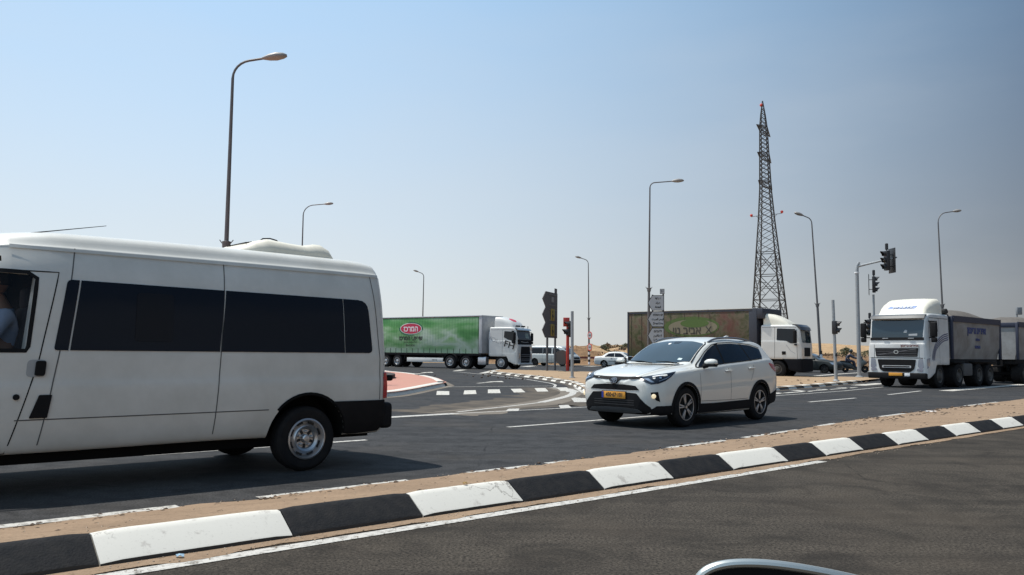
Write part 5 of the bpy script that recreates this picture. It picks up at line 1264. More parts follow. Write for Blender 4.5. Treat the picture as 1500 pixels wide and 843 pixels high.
    for r1, r2 in zip(rows, rows[1:]):
        for k in range(8): bm.faces.new((r1[k], r1[k + 1], r2[k + 1], r2[k]))
    bm.faces.new(rows[-1]); bmesh.ops.recalc_face_normals(bm, faces=bm.faces); fin('roof_deflector', bm, CREAMW, root, ang=60)
    bm = NB(); box(bm, (-2.0, .45, .85), (4.6, .1, .26)); box(bm, (-2.0, -.45, .85), (4.6, .1, .26)); tube(bm, [(-3.6, -1, .5), (-3.6, 1, .5)], .1, 8); box(bm, (-1.9, -1.0, .65), (1.2, .4, .5), bev=.05); fin('chassis', bm, BLK, root)
    # cargo box
    x1, x0, z0, z1 = -1.35, -10.2, 1.12, 4.02
    tloc = Vector(loc) + Matrix.Rotation(az, 3, 'Z') @ Vector((-1.15, -1.25, 0)) - Matrix.Rotation(R(-43), 3, 'Z') @ Vector((-1.1, -1.25, 0))
    root = thing('box_trailer', 'dark box trailer painted with flowers and an oval name logo, behind the white SUV', 'trailer', tloc, R(-43))
    bm = NB(); box(bm, (-6, .45, .95), (9.4, .12, .26)); box(bm, (-6, -.45, .95), (9.4, .12, .26)); box(bm, (-3.6, .7, .6), (.12, .12, 1.0)); box(bm, (-3.6, -.7, .6), (.12, .12, 1.0)); fin('chassis', bm, BLK, root)
    for x in (-7.6, -8.9):
        for sd in (1, -1): wheel(root, x, sd * 1.24, .50, .40, sd, 'truck_rear', .29)
    bm = NB(); box(bm, ((x0 + x1) / 2, 0, (z0 + z1) / 2), (x1 - x0, 2.5, z1 - z0 - .02), bev=.02); bx_ = fin('cargo_box', bm, curtain_mat('flower_curtain', 'dark'), root)
    bm = NB(); box(bm, ((x0 + x1) / 2, 0, z1 + .0), (x1 - x0 + .06, 2.54, .05), bev=.01); fin('box_roof', bm, mat('roof_cream', (.55, .54, .50), .5), root)
    bm = NB(); DK = mat('box_frame_dark', (.03, .033, .045), .5)
    box(bm, (x1 + .03, 0, (z0 + z1) / 2), (.5, 2.53, z1 - z0 + .02), bev=.02); box(bm, (x1 + .40, 0, z1 - .30), (.5, 2.5, .60), bev=.03); box(bm, ((x0 + x1) / 2, -1.255, z1 - .10), (x1 - x0, .03, .10)); box(bm, (x0 + .04, 0, (z0 + z1) / 2), (.10, 2.54, z1 - z0)); fin('box_frame', bm, DK, root)
    b = NB(); prism(b, ell(-5.45, 3.0, 1.95, .62, 40), -1.252, -1.258, 'xz'); lg = fin('logo', b, mat('logo_moss', (.075, .12, .03), .7), root, smooth=False)
    b = NB(); prism(b, ell(-5.35, 2.96, 1.72, .48, 40), -1.26, -1.264, 'xz'); fin('logo_field', b, mat('logo_sand', (.20, .18, .12), .7), lg, smooth=False)
    b = NB(); prism(b, ell(-5.2, 3.2, 1.0, .26, 30), -1.266, -1.27, 'xz'); fin('logo_hill', b, mat('logo_grass', (.075, .13, .03), .7), lg, smooth=False)
    text_on('lettering', H('אביב נוי'), .66, mat('dark_lettering', (.045, .045, .035), .7), lg, -5.75, -1.274, 2.74, 'R', bold=.012)
    text_on('lettering', 'X', .62, mat('dark_lettering', (.045, .045, .035), .7), lg, -4.22, -1.274, 2.76, 'R')
    bm = NB()
    for k in (-9.9, -9.1, -6.9, -5.9, -4.9): box(bm, (k, -1.256, 2.5), (.02, .012, 2.8))
    fin('box_seam', bm, mat('seam_dark', (.03, .03, .02), .8), bx_)
painted_lorry()
DRIM = mat('dusty_dark_rim', (.10, .09, .08), .8, var=.5, vscale=8)
def tip_body(par, x0, x1, lab_par=None, txt=True):
    z0, z1 = 1.22, 3.05; m = mat('dusty_white_steel', (.33, .33, .325), .6, var=.85, vcol=(.17, .155, .14), vscale=1.3, detail=7)
    bm = NB(); prof = [(-1.05, z0), (1.05, z0), (1.12, z0 + .3), (1.20, z0 + .55), (1.24, z1), (-1.24, z1), (-1.20, z0 + .55), (-1.12, z0 + .3)]
    prism(bm, prof, x0, x1, 'yz'); bd = fin('tipper_body', bm, m, par, ang=20)
    bm = NB()
    for sd in (1, -1): box(bm, ((x0 + x1) / 2, sd * 1.245, z1 - .08), (x1 - x0 + .06, .09, .26), bev=.04); 
    for x in (x0, x1): box(bm, (x, 0, z1 - .10), (.1, 2.5, .24), bev=.03); box(bm, (x, 1.2, (z0 + z1) / 2), (.14, .12, z1 - z0), bev=.02); box(bm, (x, -1.2, (z0 + z1) / 2), (.14, .12, z1 - z0), bev=.02)
    fin('top_rail', bm, mat('dark_blue_rail', (.03, .035, .06), .6), par)
    bm = NB(); n1, n2 = 26, 12; g = []
    for i in range(n1 + 1):
        x = x0 + (x1 - x0) * i / n1; g.append([])
        for j in range(n2 + 1):
            y = -1.18 + 2.36 * j / n2; e = (1 - (abs(2 * i / n1 - 1)) ** 2.2) * (1 - (abs(2 * j / n2 - 1)) ** 2.5)
            g[-1].append(bm.verts.new((x, y, z1 - .04 + .46 * e + .05 * noise.noise(Vector((x * 2, y * 2, 1))))))
    for i in range(n1):
        for j in range(n2): bm.faces.new((g[i][j], g[i + 1][j], g[i + 1][j + 1], g[i][j + 1]))
    fin('load', bm, LOAD, par, ang=60)
    cx = (x0 + x1) / 2; B = mat('faded_blue', (.07, .085, .20), .7)
    for nd, y in (('L', 1.236), ('R', -1.236)):
        text_on('lettering', H('אפרים גרינמן'), .42, B, bd, cx + (.1 if nd == 'L' else -.1), y, 2.50, nd, ext=.01, bold=.014)
        text_on('lettering', H('הובלות'), .16, B, bd, cx, y, 2.10, nd, ext=.012, bold=.004)
        text_on('lettering', '08-9943', .18, B, bd, cx, y - (.01 if nd == 'L' else -.01), 1.76, nd, ext=.012, bold=.004)
    return bd
def tipper():
    g = G(1299.4, 566); loc_pt = g
    root = thing('tipper_truck', 'dusty white tipper truck facing us, cream roof deflector and striped cab flank', 'truck', (0, 0, 0), AZ_W)
    # photo-left front wheel (local -y side) stands on the surveyed point
    c, s = math.cos(AZ_W), math.sin(AZ_W); lx, ly = .1, -1.0; root.location = (g.x - (lx * c - ly * s), g.y - (lx * s + ly * c), 0)
    m = mat('dusty_cab_white', (.62, .63, .62), .45, coat=.3, var=.5, vcol=(.42, .41, .39), vscale=1.5)
    bvh, bl, dbv, de = fh_cab(root, m, 'L', 'front', DRIM)
    gu = decal('upper_grille', bl, rpoly([(-.86, 1.30), (-.90, 1.66), (.90, 1.66), (.86, 1.30)], .04), 'F', BLK, root, .014, .1)
    bm = NB()
    for z in (1.36, 1.43, 1.50, 1.57, 1.63): strip_bm(bm, bl, [(-.84, z), (.84, z)], 'F', .014, .028)
    strip_bm(bm, bl, [(-.8, 1.36), (.8, 1.62)], 'F', .02, .032); fin('grille_bar', bm, mat('bar_grey', (.16, .16, .17), .4, metal=.5), gu, smooth=False)
    emb = NB(); o = ell(0, 1.49, .10, .08, 20); i = ell(0, 1.49, .07, .055, 20)
    for k in range(20): emb.faces.new([emb.verts.new((q[0], q[1], 0)) for q in (o[k], o[(k + 1) % 20], i[(k + 1) % 20], i[k])])
    project(emb, bl, AX['F'], .038); fin('emblem', emb, SILV, gu, smooth=False)
    lg = decal('lower_grille', bl, rpoly([(-.80, 1.18), (.80, 1.18), (.72, .78), (.55, .66), (-.55, .66), (-.72, .78)], .05), 'F', BLK, root, .016, .1)
    decal('grille_inlet', bl, rpoly([(-.60, .93), (.60, .93), (.60, .83), (-.60, .83)], .03), 'F', mat('bar_pale', (.5, .5, .5), .5), lg, .03, .1)
    decal('inlet_slot', bl, rpoly([(-.54, .905), (.54, .905), (.54, .86), (-.54, .86)], .015), 'F', BLK, lg, .042, .1)
    for sd in (1, -1):
        decal('fog_lamp', bl, rpoly([(sd * .82, .74), (sd * .86, .82), (sd * 1.08, .78), (sd * 1.06, .68)], .02), 'F', LAMPG, root, .02, .07)
    bm = NB(); box(bm, (1.36, 0, .50), (.22, 2.42, .26), bev=.05, seg=3); fin('bumper', bm, BLK, root)
    bm = NB(); box(bm, (1.485, -.02, .56), (.02, .56, .13), bev=.004); fin('number_plate', bm, YEL, root)
    bm = NB(); box(bm, (1.483, .46, .55), (.02, .22, .12), bev=.004); fin('marker_plate', bm, WINK, root)
    bm = NB(); strip_bm(bm, bl, [(-1.14, 1.245), (1.14, 1.245)], 'F', .025, .006); strip_bm(bm, bl, [(.93, 1.26), (.93, 1.84)], 'F', .012, .005); strip_bm(bm, bl, [(-.93, 1.26), (-.93, 1.84)], 'F', .012, .005); fin('panel_gap', bm, GAP, root, smooth=False)
    text_on('lettering', H('אפרים גרינמן'), .135, mat('maroon_ink', (.12, .02, .03), .6), root, 1.425, .55, 1.755, 'F', .004, bold=.004)
    # name band on the deflector
    fr = (Vector((0, 1, 0)), Vector((-.55, 0, .83)).normalized(), Vector((-.83, 0, -.55)).normalized())
    h0 = Vector((.62, 0, 3.40)); v0 = h0.dot(fr[1])
    bd = decal('name_band', dbv, [(-.66, v0 - .10), (-.56, v0 + .06), (.60, v0 + .06), (.50, v0 - .10)], fr, mat('band_blue', (.07, .16, .38), .5), de, .008, .08)
    ht = dbv.ray_cast(fr[0] * 0 + fr[1] * (v0 - .02) - fr[2] * 5, fr[2])[0]
    text('lettering', H('אפרים גרינמן'), .155, WINK, bd, ht - fr[2] * .03, fr[0], fr[1], .004, bold=.004)
    # dark interior bits behind glass
    decal('dash_papers', bvh, rpoly([(.50, 2.17), (.85, 2.17), (.85, 2.26), (.50, 2.24)], .02), 'F', mat('paper_grey', (.35, .37, .38), .6), root, .012, .1)
    decal('glove', bvh, rpoly([(.28, 2.30), (.42, 2.30), (.44, 2.40), (.34, 2.42)], .03), 'F', mat('paper_grey', (.35, .37, .38), .6), root, .012, .1)
    bm = NB()
    for y in (-.45, .62): box(bm, (1.41, y, 2.06), (.04, .24, .035), bev=.01)
    fin('wiper_arm', bm, mat('bar_grey2', (.3, .31, .32), .5), root)
    # stripes on the flank
    bm = NB()
    for k in range(4):
        d = k * .085
        strip_bm(bm, bvh, smooth_line([(-.80, 2.30 - d, 0), (-.2, 2.22 - d, 0), (.45 - d * .3, 1.95 - d, 0), (.80 - d * .8, 1.55 - d * .3, 0), (.92 - d, 1.15, 0)], 2), 'L', .045, .006)
    fin('flank_stripe', bm, mat('stripe_blue', (.06, .06, .13), .6), root, smooth=False)
    deck(root, -7.6, .6, (-1.95, -4.35, -5.70), 'rear', DRIM)
    bm = NB(); box(bm, (-4.3, 0, 1.10), (5.8, 2.1, .26), bev=.02); fin('subframe', bm, BLK, root)
    tip_body(root, -1.35, -7.2)
    bm = NB(); box(bm, (-1.12, 0, 2.6), (.22, 2.3, 1.1), bev=.04); box(bm, (-1.18, .75, 3.22), (.40, .7, .22), bev=.08, rx=.2); tube(bm, [(-1.1, 1.1, 3.3), (-1.3, .2, 3.34), (-1.1, -1.0, 3.28)], .09, 8); fin('tarpaulin_roll', bm, mat('black_tarp', (.025, .025, .025), .8, bump=.5, bscale=6), root)
    for y in (1.05, -1.05): bm = NB(); box(bm, (-3.1, y, .75), (1.0, .35, .55), bev=.06); fin('fuel_tank', bm, mat('dusty_tank', (.10, .095, .09), .7), root)
    bm = NB(); box(bm, (-2.0, 1.12, 1.08), (1.2, .3, .08), bev=.03); box(bm, (-5.0, 1.12, 1.10), (2.7, .3, .06), bev=.03); box(bm, (-2.0, -1.12, 1.08), (1.2, .3, .08), bev=.03); box(bm, (-5.0, -1.12, 1.10), (2.7, .3, .06), bev=.03); fin('mudguard', bm, BLK, root)
    # drawbar trailer
    tr = thing('tipper_trailer', 'second tipper body, the drawbar trailer cut by the right edge of the picture', 'trailer', Vector(root.location) + US * 9.9 - UT * .0, AZ_W)
    tip_body(tr, 0.2, -6.2)
    bm = NB(); box(bm, (-3, .45, 1.05), (6.4, .1, .25)); box(bm, (-3, -.45, 1.05), (6.4, .1, .25)); tube(bm, [(2.2, 0, .8), (0, .5, .9)], .05, 6); tube(bm, [(2.2, 0, .8), (0, -.5, .9)], .05, 6)
    for x in (-.6, -4.0, -5.35): tube(bm, [(x, -1, .5), (x, 1, .5)], .08, 8)
    box(bm, (-3, 0, 1.10), (6.2, 2.1, .26), bev=.02); fin('chassis', bm, BLK, tr)
    for x in (-.6, -4.0, -5.35):
        for sd in (1, -1): wheel(tr, x, sd * 1.24, .51, .5, sd, 'truck_rear', .29, rimm=DRIM)
tipper()
# ================================================================== SMALLER VEHICLES
def passenger(name, label, cat, px, py, r, lx, az, T, arches, paint, sides, W, front=None, seams=(), rough=None, lower=None, rimm=None):
    """T rows: x(fwd), zb, wlow, wmax, wbelt, zbelt, wroof, zrail, ztop ; sides: list of (name, polygon, material)"""
    loc = place(px, py, r, az, lx, -(W - .02))
    root = thing(name, label, cat, loc, az)
    def sec(zb, wl, wm, wb, zbt, wr, zr, zt): return [(0, zb), (wl - .1, zb), (wl, zb + .015), (wm - .01, zb + (zbt - zb) * .3), (wm, zb + (zbt - zb) * .6), (wb + .02, zbt - .05), (wb, zbt - .005), (wb - .02, zbt + .01), (wr + (wb - wr) * .5, zbt + (zr - zbt) * .5), (wr + .005, zr - .01), (wr - .03, zr + .02), (wr - .14, zt - .01), (0, zt)]
    bm = loft(T, sec, .06); b, bvh = body_with_arches(bm, arches, W, depth=.3)
    fin('body', b, [paint, WELL], root, ang=42)
    for sd, fr in ((1, 'L'), (-1, 'Rt')):
        for nm, poly, m, off in sides: decal(nm, bvh, rpoly(poly), fr, m, root, off, .08)
        if seams:
            bm = NB()
            for ln in seams: strip_bm(bm, bvh, ln, fr, .014, .003)
            fin('door_gap', bm, mat('soft_door_gap', (.08, .08, .08), .9), root, smooth=False)
        for (x, z, ra) in arches: wheel(root, x, sd * (W - .03), r, .21, sd, 'alloy', r * .66, .2, rimm=rimm)
        bm = NB(); zm = T[len(T) // 2][5]
    if front: front(root, bvh)
    bm = NB(); a = [q[0] for q in arches]; box(bm, (sum(a) / 2, 0, T[0][1] + .03), (abs(a[0] - a[1]) - .75, W * 1.5, .12)); tube(bm, [(a[0], -.7, r), (a[0], .7, r)], .05, 6); tube(bm, [(a[1], -.7, r), (a[1], .7, r)], .05, 6); fin('underbody', bm, WELL, root)
    return root, bvh
def mirrors(root, x, y, z, m, s=1.0):
    for sd in (1, -1):
        bm = NB(); box(bm, (x, sd * (y + .10 * s), z), (.12 * s, .20 * s, .15 * s), bev=.04, seg=3); tube(bm, [(x, sd * (y - .04), z - .03), (x, sd * (y + .06), z - .02)], .025, 6); fin('wing_mirror', bm, m, root)
# silver-green van far behind
def van2_front(root, bvh):
    decal('windscreen', bvh, rpoly([(3.10, -.62, .05), (3.10, .62, .05), (3.74, .72, .05), (3.80, 0, 0), (3.74, -.72, .05)]), 'T', WSG, root, .008, .1)
    decal('bumper', bvh, rpoly([(-.80, .30), (-.85, .62), (.85, .62), (.80, .30)], .05), 'F', BLK, root, .02, .1)
    decal('grille', bvh, rpoly([(-.50, .70), (-.50, .86), (.50, .86), (.50, .70)], .02), 'F', BLK, root, .01, .1)
    for sd in (1, -1): decal('headlamp', bvh, rpoly([(sd * .55, .70), (sd * .55, .92), (sd * .80, .95), (sd * .82, .72)], .03), 'F', LAMPG, root, .01, .08)
    mirrors(root, 3.1, .95, 1.25, BLK, 1.2)
TV = [(-1.0, .42, .80, .86, .82, 1.1, .72, 1.70, 1.80), (-.97, .36, .86, .92, .88, 1.12, .76, 1.80, 1.90), (-.85, .32, .90, .95, .905, 1.15, .79, 1.84, 1.95), (0, .28, .92, .955, .91, 1.15, .80, 1.86, 1.97), (2.3, .28, .92, .955, .91, 1.14, .79, 1.85, 1.96), (2.85, .28, .92, .955, .91, 1.13, .76, 1.76, 1.88), (3.2, .28, .92, .955, .905, 1.12, .76, 1.50, 1.62), (3.55, .28, .92, .95, .89, 1.10, .78, 1.22, 1.33), (3.75, .28, .90, .93, .86, 1.04, .76, 1.10, 1.17), (3.95, .28, .84, .89, .82, .92, .7, .98, 1.04), (4.08, .30, .74, .78, .72, .78, .6, .84, .90), (4.12, .36, .6, .64, .58, .66, .5, .70, .74)]
passenger('van', 'silver passenger van with dark side windows, behind the red post and the grey sign back', 'van', 783.3, 531, .34, 0, R(-33), TV, [(0, .36, .40), (3.0, .36, .40)], SILV,
    [('side_window', [(-.78, 1.18, .05), (-.70, 1.72, .05), (.85, 1.74, 0), (.85, 1.17, 0)], TINT, .006), ('side_window', [(.89, 1.17, 0), (.89, 1.74, 0), (1.82, 1.74, .03), (1.82, 1.16, .03)], TINT, .006), ('side_window', [(1.98, 1.16, .03), (1.98, 1.72, .05), (2.55, 1.68, .1), (3.12, 1.22, .05), (3.08, 1.15, .03)], TINT, .006), ('bumper_side', [(3.46, .32, 0), (3.48, .62, .03), (3.95, .66, 0), (3.98, .34, 0)], BLK, .012)],
    .93, van2_front, seams=([(.87, 1.15), (.87, .35)], [(1.90, 1.8), (1.90, .35)], [(2.95, 1.1), (2.9, .7)], [(-.9, .95), (3.2, .95)]), rimm=RIMD)
# white saloon
def sed_front(root, bvh):
    decal('windscreen', bvh, rpoly([(1.72, -.52, .05), (1.72, .52, .05), (2.38, .66, .05), (2.46, 0, 0), (2.38, -.66, .05)]), 'T', WSG, root, .008, .1)
    decal('rear_window', bvh, rpoly([(.18, -.50, .05), (.18, .50, .05), (-.32, .60, .05), (-.32, -.60, .05)]), 'T', GLASS, root, .008, .1)
    for sd in (1, -1):
        decal('headlamp', bvh, rpoly([(sd * .45, .62), (sd * .45, .76), (sd * .78, .76), (sd * .78, .62)], .03), 'F', LAMPG, root, .01, .08)
        decal('tail_lamp', bvh, rpoly([(sd * .5, .72), (sd * .5, .90), (sd * .78, .90), (sd * .78, .72)], .03), 'B', RED, root, .01, .08)
    mirrors(root, 2.0, .84, .98, WHITE)
TS = [(-1.0, .40, .58, .66, .62, .80, .5, .86, .90), (-.96, .32, .70, .78, .74, .86, .6, .93, .96), (-.85, .26, .80, .84, .79, .90, .66, .965, 1.0), (-.4, .22, .82, .86, .80, .93, .66, .985, 1.03), (-.2, .22, .82, .86, .80, .935, .65, 1.04, 1.10), (.15, .2, .82, .86, .80, .94, .60, 1.26, 1.32), (.45, .2, .82, .86, .80, .94, .58, 1.36, 1.42), (1.0, .2, .82, .86, .80, .93, .58, 1.385, 1.45), (1.45, .2, .82, .86, .80, .92, .58, 1.36, 1.43), (1.75, .2, .82, .86, .80, .915, .60, 1.28, 1.34), (2.1, .2, .82, .86, .80, .905, .66, 1.06, 1.13), (2.4, .2, .82, .86, .795, .89, .66, .94, .97), (3.0, .22, .81, .85, .77, .82, .62, .87, .90), (3.3, .24, .76, .80, .72, .74, .56, .78, .80), (3.44, .28, .64, .68, .6, .64, .46, .68, .70), (3.48, .34, .5, .54, .48, .58, .4, .60, .62)]
passenger('saloon_car', 'white saloon car crossing far behind, between the grey pole and the painted trailer', 'car', 884.7, 533.5, .31, 0, R(-24), TS, [(0, .32, .36), (2.6, .32, .36)], WHITE,
    [('side_window', [(.02, .965, .02), (.40, 1.27, .08), (.93, 1.31, 0), (.95, .95, 0)], TINT, .006), ('side_window', [(1.0, .95, 0), (.98, 1.31, 0), (1.50, 1.29, .08), (2.08, .95, .02)], TINT, .006), ('trim', [(.45, .56, .01), (.45, .60, .01), (2.1, .58, .01), (2.1, .54, .01)], BLK, .01), ('door_handle', [(.80, .80, .01), (.80, .84, .01), (.64, .84, .01), (.64, .80, .01)], BLK, .015), ('door_handle', [(1.78, .79, .01), (1.78, .83, .01), (1.62, .83, .01), (1.62, .79, .01)], BLK, .015)],
    .84, sed_front, seams=([(.97, .95), (1.0, .3)], [(1.98, .9), (1.95, .3)]))
# dark hatchback
TH = [(-.85, .40, .6, .7, .66, .85, .5, .95, 1.0), (-.78, .3, .78, .84, .80, .95, .56, 1.15, 1.25), (-.5, .24, .84, .88, .83, .98, .58, 1.36, 1.42), (.2, .2, .84, .88, .83, .97, .6, 1.43, 1.50), (1.0, .2, .84, .88, .83, .95, .6, 1.44, 1.51), (1.35, .2, .84, .88, .83, .94, .6, 1.38, 1.45), (1.7, .2, .84, .88, .83, .93, .64, 1.20, 1.28), (2.1, .2, .84, .88, .83, .915, .68, 1.0, 1.07), (2.4, .2, .84, .88, .82, .90, .68, .94, .98), (2.9, .22, .83, .87, .79, .83, .64, .88, .91), (3.2, .24, .78, .82, .74, .75, .58, .79, .82), (3.36, .28, .66, .70, .62, .65, .48, .69, .72), (3.41, .36, .5, .54, .5, .58, .4, .60, .62)]
passenger('hatchback', 'dark green-grey hatchback passing behind the white flat-faced tractor unit', 'car', 1207.4, 540.7, .32, 2.55, R(-42), TH, [(0, .32, .37), (2.55, .32, .37)], DGREY,
    [('side_window', [(-.40, 1.0, .04), (-.28, 1.32, .08), (.72, 1.38, 0), (.75, .98, 0)], GLASS, .006), ('side_window', [(.80, .98, 0), (.78, 1.38, 0), (1.2, 1.33, .08), (1.95, .97, .02)], mat('side_glass_view', (.06, .075, .06), .15), .006)],
    .86, lambda r_, b_: (decal('windscreen', b_, rpoly([(1.38, -.55, .05), (1.38, .55, .05), (2.18, .68, .05), (2.26, 0, 0), (2.18, -.68, .05)]), 'T', mat('blue_screen_glass', (.05, .07, .09), .05, spec=.9, coat=1), r_, .008, .1), mirrors(r_, 1.85, .88, 1.02, DGREY),
        [decal('headlamp', b_, rpoly([(s_ * .5, .62), (s_ * .5, .78), (s_ * .8, .80), (s_ * .8, .64)], .03), 'F', LAMPG, r_, .01, .08) for s_ in (1, -1)]), rimm=RIMD)
# ------------------------------------------------------------------ scooter and rider
def scooter():
    az = R(-12); loc = place(1238.5, 541, .26, az, 0, -.06)
    root = thing('scooter', 'large dark scooter with a grey front fairing, waiting left of the tipper truck', 'scooter', loc, az)
    DK = mat('scooter_dark', (.025, .035, .04), .35, coat=.5); SV = mat('scooter_silver', (.13, .14, .13), .4, metal=.3, coat=.2)
    for x, r in ((0, .26), (1.45, .28)):
        bm = NB(); lathe(bm, [(r * .6, -.05), (r * .85, -.06), (r, -.03), (r, .03), (r * .85, .06), (r * .6, .05)], (x, 0, r), 'y', 24, 1, closed=True); w = fin('wheel', bm, RUB, root)
        bm = NB(); lathe(bm, [(r * .62, -.03), (r * .5, -.02), (.05, -.04), (.05, .04), (r * .5, .02), (r * .62, .03)], (x, 0, r), 'y', 20, 1, closed=True); fin('rim', bm, RIMD, w)
    def body(rows, m, nm, ang=50):
        bm = NB(); prev = None
        for x, z0, z1, w in rows:
            row = [bm.verts.new((x, y * w, z0 + (z1 - z0) * k)) for y, k in ((-.5, 0), (-.9, .25), (-1, .6), (-.6, .95), (0, 1), (.6, .95), (1, .6), (.9, .25), (.5, 0))]
            if prev:
                for k in range(9): bm.faces.new((prev[k], row[k], row[(k + 1) % 9], prev[(k + 1) % 9]))
            else: bm.faces.new(row[::-1])
            prev = row
        bm.faces.new(prev); bmesh.ops.recalc_face_normals(bm, faces=bm.faces); return fin(nm, bm, m, root, ang=ang)
    body([(-.52, .72, .86, .05), (-.35, .55, .88, .14), (0, .42, .86, .17), (.4, .30, .80, .18), (.62, .22, .60, .17), (.9, .20, .42, .17), (1.05, .22, .60, .16)], DK, 'tail_body')
    body([(1.0, .30, 1.0, .16), (1.12, .34, 1.10, .20), (1.3, .50, 1.06, .21), (1.48, .62, .95, .16), (1.60, .66, .82, .07)], SV, 'front_fairing')
    bm = NB(); prism(bm, rpoly([(-.40, .86), (-.38, .94), (.1, .92), (.55, .86), (.58, .80), (.2, .80)], .04), -.15, .15, 'xz', bev=.02); fin('seat', bm, mat('black_vinyl', (.02, .02, .022), .5), root)
    bm = NB(); rows = []
    for x, z, w in ((1.36, 1.04, .19), (1.28, 1.2, .19), (1.16, 1.38, .16), (1.08, 1.48, .11)): rows.append([bm.verts.new((x - .10 * (y * y), y * w, z)) for y in (-1, -.5, 0, .5, 1)])
    for a, b in zip(rows, rows[1:]):
        for k in range(4): bm.faces.new((a[k], a[k + 1], b[k + 1], b[k]))
    r_ = bmesh.ops.solidify(bm, geom=bm.faces[:], thickness=.006); fin('windshield', bm, mat('smoked_shield', (.10, .13, .15), .1, coat=1), root)
    bm = NB(); tube(bm, [(1.02, -.36, 1.06), (1.10, -.2, 1.10), (1.14, 0, 1.08), (1.10, .2, 1.10), (1.02, .36, 1.06)], .018, 8); fin('handlebar', bm, BLK, root)
    for sd in (1, -1):
        bm = NB(); tube(bm, [(1.12, sd * .25, 1.1), (1.2, sd * .36, 1.22)], .008, 6); box(bm, (1.21, sd * .38, 1.26), (.03, .14, .09), bev=.012); fin('mirror', bm, BLK, root)
        bm = NB(); tube(bm, [(1.45, sd * .07, .28), (1.28, sd * .07, .68)], .022, 8); fin('fork', bm, BLK, root)
    bm = NB(); tube(bm, [(-.35, -.16, .40), (.4, -.17, .28)], [.055, .03], 10); fin('exhaust', bm, RIMD, root)
    # rider, leaning forward over the bars
    t = thing('person', 'scooter rider in black helmet and dark blue clothes leaning on the handlebar', 'person', loc, az)
    J = [((.12, 0, .98), (.15, .13)), ((.18, 0, 1.18), (.15, .12)), ((.28, 0, 1.36), (.18, .12)), ((.36, 0, 1.48), (.08, .07)), ((.42, 0, 1.58), .055),
         ((.34, -.20, 1.40), .062), ((.62, -.28, 1.18), .048), ((.96, -.34, 1.10), .036), ((.34, .20, 1.40), .062), ((.62, .28, 1.18), .048), ((.96, .34, 1.10), .036),
         ((.18, -.14, .94), .095), ((.62, -.20, .86), .072), ((.72, -.20, .42), .048), ((.86, -.20, .33), .04), ((.18, .14, .94), .095), ((.62, .20, .86), .072), ((.72, .20, .42), .048), ((.86, .20, .33), .04)]
    E_ = [(0, 1), (1, 2), (2, 3), (3, 4), (2, 5), (5, 6), (6, 7), (2, 8), (8, 9), (9, 10), (0, 11), (11, 12), (12, 13), (13, 14), (0, 15), (15, 16), (16, 17), (17, 18)]
    bm = skin_mesh(J, E_, 2); head_bm(bm, (.47, 0, 1.68), (1, 0, -.1), .095); hand(bm, (.96, -.34, 1.10), (1, .1, -.1), (0, 0, 1)); hand(bm, (.96, .34, 1.10), (1, -.1, -.1), (0, 0, 1)); fin('body', bm, SKIN, t, ang=60)
    S2 = [(j[0], tuple(q + .028 for q in (j[1] if isinstance(j[1], tuple) else (j[1], j[1])))) for j in J]
    bm = skin_mesh([S2[i] for i in (0, 1, 2, 3, 5, 6, 7, 8, 9, 10)], [(0, 1), (1, 2), (2, 3), (2, 4), (4, 5), (5, 6), (2, 7), (7, 8), (8, 9)], 2); fin('jacket', bm, mat('dark_blue_jacket', (.035, .045, .075), .8, var=.4, vscale=8), t, ang=60)
    bm = skin_mesh([S2[i] for i in (0, 11, 12, 13, 14, 15, 16, 17, 18)], [(0, 1), (1, 2), (2, 3), (3, 4), (0, 5), (5, 6), (6, 7), (7, 8)], 2); fin('trousers', bm, mat('navy_trousers', (.025, .03, .05), .85), t, ang=60)
    bm = NB(); q = bmesh.ops.create_uvsphere(bm, u_segments=20, v_segments=14, radius=1)
    for v in bm.verts:
        x, y, z = v.co; v.co = Vector((.455 + x * .145, y * .125, 1.70 + z * .145 - (.02 if x > .5 and z < 0 else 0)))
    h = fin('helmet', bm, mat('helmet_black', (.015, .02, .02), .2, coat=1), t, ang=60)
scooter()
